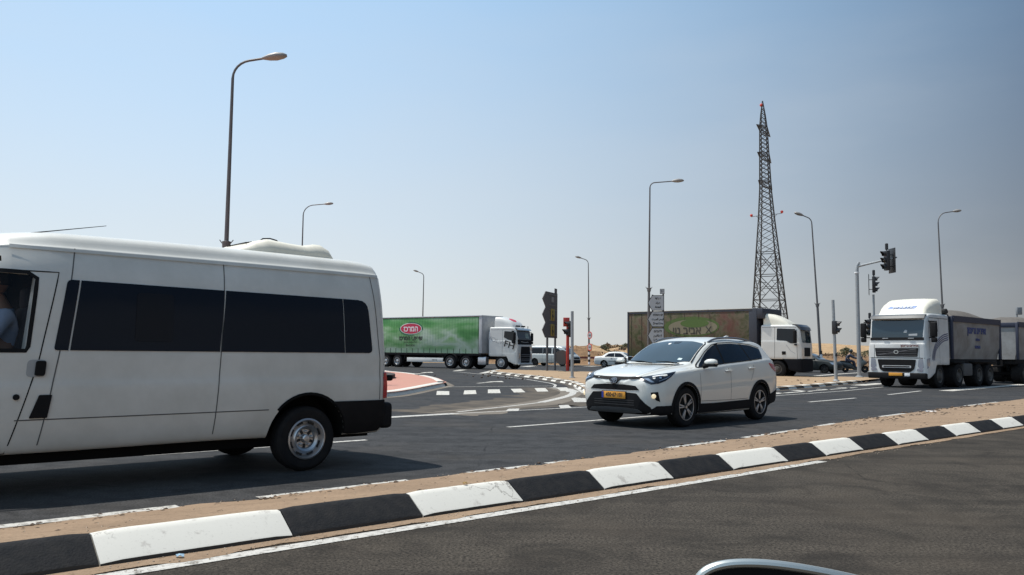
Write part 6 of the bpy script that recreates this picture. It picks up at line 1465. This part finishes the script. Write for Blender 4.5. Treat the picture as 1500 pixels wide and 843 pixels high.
# ================================================================== LAMP POSTS
def lamp_post(label, px, base, Y, ztop, reach, aaz, lean, r0=.11, rad=.9, band=False, head=.75, flat_arm=False):
    X = X_at(px, Y); root = thing('lamp_post', label, 'lamp post', (X, Y, 0), 0, 'street lamp posts around the junction')
    d = Vector((math.cos(R(aaz)), math.sin(R(aaz)), 0)); zs = ztop - (rad if not flat_arm else .35)
    P = [Vector((0, 0, -.1)), Vector((lean * .15, 0, 1.0)), Vector((lean * .45, 0, zs * .45)), Vector((lean, 0, zs))]
    bm = NB(); tube(bm, P[:3], [r0, r0 * .95, r0 * .80], 12); tube(bm, [P[2] - Vector((0, 0, .05)), P[3]], [r0 * .66, r0 * .42], 12)
    lathe(bm, [(r0 * .85, -.12), (r0 * 1.15, -.1), (r0 * 1.25, .12), (r0 * .8, .14)], P[2], 'z', 12)
    for s_ in (-1, 1): tube(bm, [P[2] + Vector((s_ * r0 * .9, 0, 0)), P[2] + Vector((s_ * r0 * 2.0, 0, .18))], .018, 5)
    pole = fin('pole', bm, POLE, root)
    bm = NB()
    if flat_arm: pts = [P[3]] + [P[3] + d * (.35 * (1 - math.cos(a))) + Vector((0, 0, .35 * math.sin(a))) for a in [R(18 * k) for k in range(1, 6)]] + [P[3] + d * reach + Vector((0, 0, .35 + .12))]
    else: pts = [P[3]] + [P[3] + d * (rad * (1 - math.cos(a))) + Vector((0, 0, rad * math.sin(a))) for a in [R(13 * k) for k in range(1, 7)]] + [P[3] + d * reach + Vector((0, 0, rad + .10))]
    tube(bm, pts, [r0 * .42] + [r0 * .36] * (len(pts) - 1), 8); arm = fin('arm', bm, POLE, root)
    e = pts[-1]; tdir = (pts[-1] - pts[-2]); tdir.z *= .8; tdir.normalize(); s = tdir.cross(Vector((0, 0, 1))).normalized(); u = s.cross(tdir)
    bm = NB(); rows = []
    for q, w, h in ((-.06, .05, .05), (.0, .07, .06), (.25, .15, .12), (.55, .19, .15), (.85, .14, .11), (1.0, .05, .05)):
        rows.append([bm.verts.new(e + tdir * q * head + (s * math.cos(a) * w + u * (math.sin(a) * h * (1 if math.sin(a) > 0 else .7))) * head / .75) for a in [k * 2 * math.pi / 12 for k in range(12)]])
    for a, b in zip(rows, rows[1:]):
        for k in range(12): bm.faces.new((a[k], a[(k + 1) % 12], b[(k + 1) % 12], b[k]))
    bm.faces.new(rows[0][::-1]); bm.faces.new(rows[-1]); bmesh.ops.recalc_face_normals(bm, faces=bm.faces)
    fin('lamp_head', bm, mat('lamp_head_grey', (.30, .28, .26), .5, metal=.2), arm, ang=60)
    if band:
        bm = NB()
        for k in range(6): lathe(bm, [(r0 * 1.12, 0), (r0 * 1.12, .28)], (lean * .03 * k, 0, .28 * k), 'z', 12, 1, mi=k % 2)
        fin('painted_band', bm, [WINK, INK], root)
    return root
lamp_post('tallest lamp post, standing behind the white minibus', 328, 0, 30, 11.95, 1.08, 8, .0, .125, .72, head=.85)
lamp_post('lamp post rising behind the beige air conditioner of the minibus', 440, 0, 61, 12.0, 1.5, 10, .0, .10, .8, head=.65)
lamp_post('slender lamp post above the green curtain trailer', 619.5, 0, 114, 12.0, .75, 200, .05, .13, .55)
dl = lamp_post('lamp post with a black and white foot and two round signs, behind the white saloon', 863.9, 532.7, 95, 12.0, .85, 195, -.15, .11, .55, band=True)
lamp_post('lamp post with a flat straight arm, behind the white arrow signs', 950, 0, 52, 12.1, 1.45, 6, .12, .10, .9, flat_arm=True)
lamp_post('lamp post with a black and white foot behind the dark hatchback', 1203.5, 521, 64, 12.0, .72, 190, -.6, .11, .5, band=True)
lamp_post('lamp post rising behind the cream deflector of the tipper truck', 1384, 0, 61, 12.0, 1.3, 12, -.25, .10, .8, head=.7)
# two round signs on the far lamp post
for z, lab in ((3.3, 'upper'), (1.95, 'lower')):
    t = thing('round_sign', lab + ' of the two round red-rimmed signs on the far lamp post', 'road sign', (X_at(865, 94.7), 94.7, z), R(-58), 'round signs on the far lamp post')
    bm = NB(); lathe(bm, [(.42, 0), (.42, .03), (0, .03)], (.1, -.12, 0), 'y', 28, 1); fin('plate', bm, REDP, t)
    bm = NB(); lathe(bm, [(.32, 0), (0, 0.0)], (.1, -.125, 0), 'y', 28, 1); lathe(bm, [(.32, 0), (.32, .01)], (.1, -.127, 0), 'y', 28, 1); fin('face', bm, SIGNF, t)
    bm = NB(); box(bm, (.1, -.13, 0.0), (.42, .006, .14), rz=0, bev=.0); fin('symbol', bm, mat('symbol_grey', (.12, .1, .1), .6), t)
# ================================================================== TRAFFIC LIGHTS
SIGB = mat('signal_black', (.02, .02, .022), .5)
def signal(root, c, faz, n=3, board=False, top=True, dia=.28, name='signal_head'):
    """signal head facing azimuth faz"""
    h = n * (dia + .05); M_ = Matrix.Translation(c) @ Matrix.Rotation(R(faz), 4, 'Z')
    bm = NB(); box(bm, (0, 0, 0), (.20, dia + .08, h), bev=.03)
    for v in bm.verts: v.co = M_ @ v.co
    hd = fin(name, bm, SIGB, root)
    for k in range(n):
        z = h / 2 - (dia + .05) * (k + .5); bm = NB(); L = dia * .85
        for j in range(14):       # open-bottom visor
            a0, a1 = R(-40 + 260 * j / 14), R(-40 + 260 * (j + 1) / 14)
            q = [(.1, dia / 2 * math.cos(a0), z + dia / 2 * math.sin(a0)), (.1, dia / 2 * math.cos(a1), z + dia / 2 * math.sin(a1)), (.1 + L * (.45 + .55 * max(0, math.sin(a1))), dia / 2 * math.cos(a1), z + dia / 2 * math.sin(a1)), (.1 + L * (.45 + .55 * max(0, math.sin(a0))), dia / 2 * math.cos(a0), z + dia / 2 * math.sin(a0))]
            bm.faces.new([bm.verts.new(p) for p in q])
        bmesh.ops.remove_doubles(bm, verts=bm.verts, dist=1e-4); bmesh.ops.solidify(bm, geom=bm.faces[:], thickness=.008)
        for v in bm.verts: v.co = M_ @ v.co
        fin('visor', bm, SIGB, hd)
        bm = NB(); lathe(bm, [(dia * .42, .098), (dia * .42, .106), (0, .112)], (0, 0, z), 'x', 16, 1)
        for v in bm.verts: v.co = M_ @ v.co
        fin('lens', bm, mat('unlit_lens_%d' % min(k, 2), [(.10, .01, .01), (.12, .07, .01), (.01, .07, .05)][min(k, 2)], .2, coat=1), hd)
    if top:
        bm = NB(); tube(bm, [(0, 0, h / 2), (0, 0, h / 2 + .12)], .03, 8); lathe(bm, [(.05, -.12), (.085, -.1), (.085, .22), (.05, .25), (0, .26)], (0, 0, h / 2 + .18), 'z', 14, 1)
        for v in bm.verts: v.co = M_ @ v.co
        fin('sensor', bm, SIGB, hd)
    if board:
        bm = NB(); box(bm, (-.30, 0, 0), (.025, dia + .45, h + .30), bev=.01); box(bm, (-.2, 0, h * .3), (.2, .05, .04)); box(bm, (-.2, 0, -h * .3), (.2, .05, .04))
        for v in bm.verts: v.co = M_ @ v.co
        fin('backboard', bm, SIGB, hd)
    return hd
POST = mat('grey_post_paint', (.34, .36, .37), .5, metal=.2, var=.3, vscale=5)
def tpole(label, px, py, h, r=.06, lean=0, m=POST, base=True, Y=None):
    g = G(px, py) if Y is None else Vector((X_at(px, Y), Y, 0)); root = thing('traffic_light', label, 'traffic light', g, 0)
    bm = NB(); tube(bm, [(0, 0, 0), (lean, 0, h)], [r, r * .9], 14)
    if base: lathe(bm, [(r * 1.9, 0), (r * 1.9, .14), (r * 1.2, .18)], (0, 0, 0), 'z', 14)
    fin('pole', bm, m, root); return root
t1 = tpole('short pedestrian signal on a grey pole, between the hatchback and the mast', 1225, 562, 3.95, .078, -.09)
signal(t1, (-.03, -.02, 2.64), -35, 2, top=False, dia=.26)
bm = NB(); box(bm, (.0, -.09, 1.35), (.10, .06, .14), bev=.01); fin('push_button', bm, SIGB, t1)
t2 = tpole('tall grey mast arm signal leaning over the road, left of the tipper cab', 1259, 555.4, 6.2, .115, -.03)
bm = NB(); tube(bm, [(-.03, 0, 6.15), (0, 0, 6.5), (.1, -.05, 6.7)], [.10, .085, .07], 12); tube(bm, [(.0, 0, 6.45), (.5, -.3, 6.58), (1.85, -1.0, 6.90)], [.07, .06, .045], 10); fin('mast_arm', bm, POST, t2)
signal(t2, (1.34, -.85, 6.72), 183, 3, board=True, dia=.32)
bm = NB(); lathe(bm, [(.125, 0), (.13, .02), (.13, .06), (.125, .08)], (-.03, 0, 6.05), 'z', 14); fin('collar', bm, WINK, t2)
t3 = tpole('grey pole carrying two signal heads, rising behind the tipper cab', 1281, 0, 5.3, .075, 0, Y=54)
signal(t3, (.02, -.05, 5.95), -25, 3, board=True, dia=.30); signal(t3, (-.32, -.1, 3.15), 190, 3, dia=.30)
bm = NB(); box(bm, (-.16, -.05, 3.2), (.28, .05, .05)); fin('bracket', bm, POST, t3)
t4 = tpole('bright red signal post with a square red panel, beside the grey pole', 831.3, 544.8, 3.1, .115, 0, REDP, base=False)
signal(t4, (.14, -.20, 3.22), 195, 1, top=False, dia=.40); signal(t4, (.02, -.24, 2.70), 195, 1, top=False, dia=.40, name='lower_signal_head')
bm = NB(); box(bm, (-.10, -.06, 3.40), (.44, .05, .62), bev=.02); fin('red_panel', bm, REDP, t4)
bm = NB(); box(bm, (.20, -.16, 2.92), (.26, .22, 1.12), bev=.05); fin('signal_housing', bm, SIGB, t4)
bm = NB(); lathe(bm, [(.50, 0), (.50, .04), (0, .04)], (-.38, .1, .98), 'y', 28, 1); fin('round_sign_back', bm, mat('sign_back_brown', (.16, .13, .11), .6), t4)
g = G(838.2, 556.8); t5 = thing('grey_pole', 'bare light grey pole standing on the sand island beside the red post', 'pole', g)
bm = NB(); tube(bm, [(0, 0, 0), (-.02, 0, 3.3)], [.075, .072], 14); lathe(bm, [(.15, 0), (.15, .03), (.08, .05)], (0, 0, .10), 'z', 14); fin('shaft', bm, POST, t5)
t6 = tpole('grey pole with a small dark box at the right edge, behind the tipper trailer', 1490.5, 0, 4.6, .07, 0, Y=56)
bm = NB(); box(bm, (.1, -.1, 4.45), (.34, .2, .5), bev=.03); fin('control_box', bm, mat('box_grey', (.2, .21, .22), .5), t6)
gs = thing('green_sign', 'green road sign cut by the right edge of the picture', 'road sign', (X_at(1507, 57), 57, 0))
bm = NB(); box(bm, (.45, 0, 4.3), (1.2, .06, 2.6), bev=.01); fin('panel', bm, mat('sign_green', (.01, .12, .08), .5), gs)
bm = NB(); tube(bm, [(.2, .08, 0), (.2, .08, 5.2)], .05, 8); fin('post', bm, POST, gs)
# ================================================================== DIRECTION SIGNS
def arrow_poly(w, h, tip): return [(-w, 0), (-w - tip, h / 2), (-w, h), (0, h), (0, 0)]
def sign_rows(root, rz, z0, w, h, gap, tip, m, back):
    out = []
    for k in range(3):
        z = z0 + k * (h + gap); bm = NB(); prism(bm, [(x, z + y) for x, y in arrow_poly(w, h, tip)], -.02, .02, 'xz'); out.append((fin('arrow_board', bm, m, root, smooth=False), z))
    return out
# backs seen, left
ga = G(801.2, 545.7); gb = G(812.8, 545.0); az = math.atan2(gb.y - ga.y, gb.x - ga.x)
sA = thing('direction_sign', 'dark grey backs of three stacked arrow boards on two posts', 'road sign', ga, az); L = (gb - ga).length
bm = NB(); 
for x in (0, L): tube(bm, [(x, 0, 0), (x, 0, 5.55 if x else 5.25)], .075, 12)
me_ = fin('post', bm, GREYSIGN, sA)
rows = sign_rows(sA, 0, 2.28, 0.0, .98, .03, .55, GREYSIGN, True)
for (ob, z) in rows:
    bm = NB(); prism(bm, [(-.40 * L, z - .015), (-.78 * L, z + .49), (-.40 * L, z + .995), (L + .15, z + .995), (L + .15, z - .015)], -.10, -.06, 'xz'); ob.data.clear_geometry(); bm.to_mesh(ob.data); bm.free()
bm = NB(); prism(bm, [(L - .42, 5.30), (L - .42, 5.62), (L + .06, 5.62), (L + .06, 5.30)], -.10, -.06, 'xz'); fin('number_tab', bm, GREYSIGN, sA, smooth=False)
bm = NB()
for z in (2.28, 3.29, 4.30): box(bm, (L / 2, -.115, z + .14), (L + .1, .03, .05)); box(bm, (L / 2, -.115, z + .84), (L + .1, .03, .05))
fin('rail', bm, mat('sign_rail', (.16, .16, .165), .5, metal=.3), sA)
for z in (2.36, 3.38):
    bm = NB(); box(bm, (L * .44, -.125, z + .43), (L * .46, .02, .80), bev=.004); st_ = fin('sticker', bm, mat('sticker_ochre', (.34, .25, .05), .7), sA)
    bm = NB(); lathe(bm, [(.10, 0), (0, 0.004)], (L * .42, -.14, z + .62), 'y', 14, 1); prism(bm, [(L * .40, z + .05), (L * .34, z + .4), (L * .44, z + .52), (L * .56, z + .3), (L * .5, z + .22), (L * .46, z + .34), (L * .42, z + .08)], -.136, -.14, 'xz'); fin('pictogram', bm, INK, st_, smooth=False)
bm = NB(); box(bm, (L * .42, -.125, 4.30 + .52), (L * .26, .02, .34)); fin('label_plate', bm, mat('pale_tag', (.28, .28, .28), .7), sA)
# front seen, right
Yb = 48.5; sB = thing('direction_sign', 'three stacked white arrow signs pointing left, between the lamp post and the painted trailer', 'road sign', (X_at(973.5, Yb), Yb, 0), R(-14))
bm = NB(); tube(bm, [(-.06, .08, 0), (-.06, .08, 5.0)], .05, 12); fin('post', bm, GREYSIGN, sB)
bm = NB(); tube(bm, [(-.68, .08, 0), (-.68, .08, 4.75)], .05, 12); fin('post', bm, GREYSIGN, sB)
names = [(H('להבים'), '\uFEE2\uFEF4\uFED3\uFE8E\uFEEB\uFEFB'[::1], 'Lehavim'), (H('ים המלח'), '\uFE96\uFEF4\uFEE4\uFEDF\uFE8D \uFEAE\uFEA4\uFE92\uFEDF\uFE8D', 'Dead Sea'), (H('ערד'), '\uFEA9\uFE8D\uFEAE\uFECB', 'Arad')]
for k in range(3):
    z = 1.90 + k * .955; w = .70; h = .90
    bm = NB(); prism(bm, [(-w, z), (-w - .26, z + h / 2), (-w, z + h), (0, z + h), (0, z)], -.02, .02, 'xz'); bd = fin('arrow_board', bm, INK, sB, smooth=False)
    bm = NB(); e = .035; prism(bm, [(-w + .015, z + e), (-w - .215, z + h / 2), (-w + .015, z + h - e), (-e, z + h - e), (-e, z + e)], -.028, -.02, 'xz'); fc = fin('face', bm, SIGNF, bd, smooth=False)
    for q, (s_, zz, sz) in enumerate(((names[k][0], .70, .18), (names[k][1], .45, .17), (names[k][2], .20, .17))):
        text('lettering', s_, sz, INK, fc, (-.36, -.032, z + zz), (1, 0, 0), (0, 0, 1), .003, bold=.007, sx=.88 if len(s_) > 6 else 1.0)
bm = NB(); box(bm, (-.11, 0, 4.93), (.26, .03, .30)); tb = fin('number_tab', bm, INK, sB, smooth=False)
bm = NB(); box(bm, (-.11, -.018, 4.93), (.21, .01, .25)); fin('tab_face', bm, SIGNF, tb, smooth=False); text('lettering', '31', .17, INK, tb, (-.11, -.026, 4.93), (1, 0, 0), (0, 0, 1), .002, bold=.004)
# ================================================================== LATTICE PYLON
def pylon():
    Y = 200; root = thing('lattice_pylon', 'tall steel lattice pylon with three crossarms and red marker balls', 'pylon', (X_at(1130, Y), Y, 0), R(-31))
    prof = [(0, 4.15), (8, 3.5), (26, 2.2), (33.5, 1.62), (41.5, 1.14), (57, .74), (60, .5), (63.6, .06)]
    hw = lambda z: next(a[1] + (b[1] - a[1]) * (z - a[0]) / (b[0] - a[0]) for a, b in zip(prof, prof[1:]) if z <= b[0] + 1e-6)
    xo = lambda z: -z * .022     # slight optical lean kept as the mast's own lean
    P = lambda z, sx, sy: Vector((hw(z) * sx + xo(z), hw(z) * sy, z))
    for sx in (1, -1):
        for sy in (1, -1):
            bm = NB(); tube(bm, [P(z, sx, sy) for z, _ in prof], [.20, .20, .17, .15, .14, .12, .09, .07], 4); fin('leg', bm, PYL, root, smooth=False)
    bm = NB(); zs = [0, 8, 14.5, 20.5, 26]; z = 26
    while z < 62: z += max(1.05, hw(z) * 1.05); zs.append(min(z, 63))
    for i, (a, b) in enumerate(zip(zs, zs[1:])):
        r = .10 if a < 26 else .075
        for k in range(4):
            c = [(1, 1), (1, -1), (-1, -1), (-1, 1)]; p, q = c[k], c[(k + 1) % 4]
            tube(bm, [P(a, *p), P(b, *q)], r, 3); tube(bm, [P(a, *q), P(b, *p)], r, 3)
            if a < 26:
                tube(bm, [P(b, *p), P(b, *q)], r, 3); m = (a + b) / 2; mid = (P(m, *p) + P(m, *q)) / 2
                tube(bm, [P(m, *p), mid], .07, 3); tube(bm, [P(m, *q), mid], .07, 3)
                for t_ in (.25, .75):
                    zz = a + (b - a) * t_; tube(bm, [P(zz, *p), P(zz, *p).lerp(P(zz, *q), .25)], .085, 3); tube(bm, [P(zz, *q), P(zz, *q).lerp(P(zz, *p), .25)], .085, 3)
                    tube(bm, [P(m, *p), P(zz, *p).lerp(P(zz, *q), .25)], .055, 3); tube(bm, [P(m, *q), P(zz, *q).lerp(P(zz, *p), .25)], .055, 3)
    fin('bracing', bm, PYL, root, smooth=False)
    for z in (42.5, 49.3, 56.0):     # crossarms run in depth
        for sg in (1, -1):
            bm = NB(); w = hw(z); tip = Vector((xo(z) , sg * 6.6, z + .1)); 
            for sx in (1, -1):
                tube(bm, [Vector((w * sx + xo(z), sg * w, z)), tip], .085, 3); tube(bm, [Vector((w * sx + xo(z), sg * w, z + 1.1)), tip], .07, 3)
                pr = Vector((w * sx + xo(z), sg * w, z))
                for k in range(1, 7):
                    lo = Vector((w * sx + xo(z), sg * w, z)).lerp(tip, k / 7); hi = Vector((w * sx + xo(z), sg * w, z + 1.1)).lerp(tip, k / 7); tube(bm, [lo, hi], .06, 3); tube(bm, [pr, hi], .06, 3); pr = lo
                    tube(bm, [lo, Vector((-w * sx + xo(z), sg * w, z)).lerp(tip, k / 7)], .05, 3)
            fin('crossarm', bm, PYL, root, smooth=False)
    for sg in (1, -1):
        z = 35.2; w = hw(z); e = Vector((xo(z) + sg * 3.9, sg * -1.0, z)); bm = NB()
        tube(bm, [Vector((xo(z) + sg * w, 0, z)), e], .06, 4); tube(bm, [Vector((xo(z) + sg * w, 0, z - 1.0)), Vector((xo(z) + sg * (w + 1), 0, z))], .05, 4); ob = fin('ball_arm', bm, PYL, root, smooth=False)
        bm = NB(); bmesh.ops.create_icosphere(bm, subdivisions=2, radius=.36, matrix=Matrix.Translation(e + Vector((0, 0, .35)))); fin('marker_ball', bm, REDP, ob)
    bm = NB(); bmesh.ops.create_icosphere(bm, subdivisions=2, radius=.42, matrix=Matrix.Translation((xo(63) - .3, 0, 62.6))); fin('marker_ball', bm, REDP, root)
pylon()
# ================================================================== GUARD RAIL, OWN MIRROR
gr = thing('guard_rail', 'rusty red guard rail behind the white saloon, at the foot of the slope', 'guard rail', G(850, 533.2), math.atan2(-1.5, 10))
bm = NB(); prism(bm, [(0, .62), (.05, .68), (.02, .74), (.05, .80), (0, .86), (-.02, .86), (.02, .80), (-.01, .74), (.02, .68), (-.02, .62)], -1.5, 16, 'yz'); fin('rail', bm, mat('rusty_red', (.20, .06, .045), .7, var=.6, vscale=3), gr)
for k in range(6):
    bm = NB(); box(bm, (-1 + k * 3.2, .08, .38), (.14, .1, .85)); fin('post', bm, mat('rusty_post', (.14, .06, .05), .8), gr)
def own_mirror():
    Yd = .95; pts = [(1016, 852), (1022, 838), (1034, 827), (1055, 820), (1082, 817.5), (1120, 818.5), (1165, 824), (1215, 833), (1260, 843), (1310, 858), (1350, 885)]
    P = [Vector((X_at(x, Yd), Yd + .0 * i, Z_at(x, y, Yd))) for i, (x, y) in enumerate(pts)]
    P = smooth_line(P, 2)
    root = thing('side_mirror', 'black door mirror with a chrome rim at the bottom edge, on our own car', 'side mirror', P[len(P) // 2].copy())
    o = Vector(root.location); P = [p - o for p in P]
    bm = NB(); tube(bm, P, .0050, 10); fin('chrome_rim', bm, mat('rim_bright', (.62, .63, .58), .3, metal=.85), root)
    bm = NB(); rows = []
    for off, sh in ((.0, 0), (.008, .002), (.016, .001), (.026, -.004), (.05, -.03), (.08, -.06)):
        cx_ = sum((p.x for p in P)) / len(P); k = 1 - off * .8 + .0
        rows.append([bm.verts.new((cx_ + (p.x - cx_) * k, p.y + off, p.z + sh - (0 if off else .002))) for p in P])
    low = [bm.verts.new((p.x, p.y, p.z - .001 if False else min(p.z, -.01) - .0)) for p in P]
    for a, b in zip(rows, rows[1:]):
        for k in range(len(P) - 1): bm.faces.new((a[k], a[k + 1], b[k + 1], b[k]))
    zb = min(p.z for p in P) - .10
    fr_ = [bm.verts.new((p.x * .97, .0, zb - .03)) for p in P]; bk = [bm.verts.new((p.x * .85, .135, zb)) for p in P]
    for k in range(len(P) - 1):
        bm.faces.new((rows[0][k], rows[0][k + 1], fr_[k + 1], fr_[k])); bm.faces.new((rows[-1][k], rows[-1][k + 1], bk[k + 1], bk[k])); bm.faces.new((fr_[k], fr_[k + 1], bk[k + 1], bk[k]))
    bmesh.ops.recalc_face_normals(bm, faces=bm.faces); 
    for f in bm.faces:
        m_ = f.calc_center_median()
        if m_.y > .004: f.material_index = 1
    fin('housing', bm, [mat('mirror_black', (.004, .004, .004), .6, spec=.2), mat('mirror_shell', (.20, .22, .21), .4, metal=.5)], root)
    bm = NB(); tube(bm, [(.14, .06, zb + .02), (.30, -.02, zb - .08), (.5, -.12, zb - .14)], [.05, .045, .06], 10); fin('stalk', bm, BLK, root)
own_mirror()
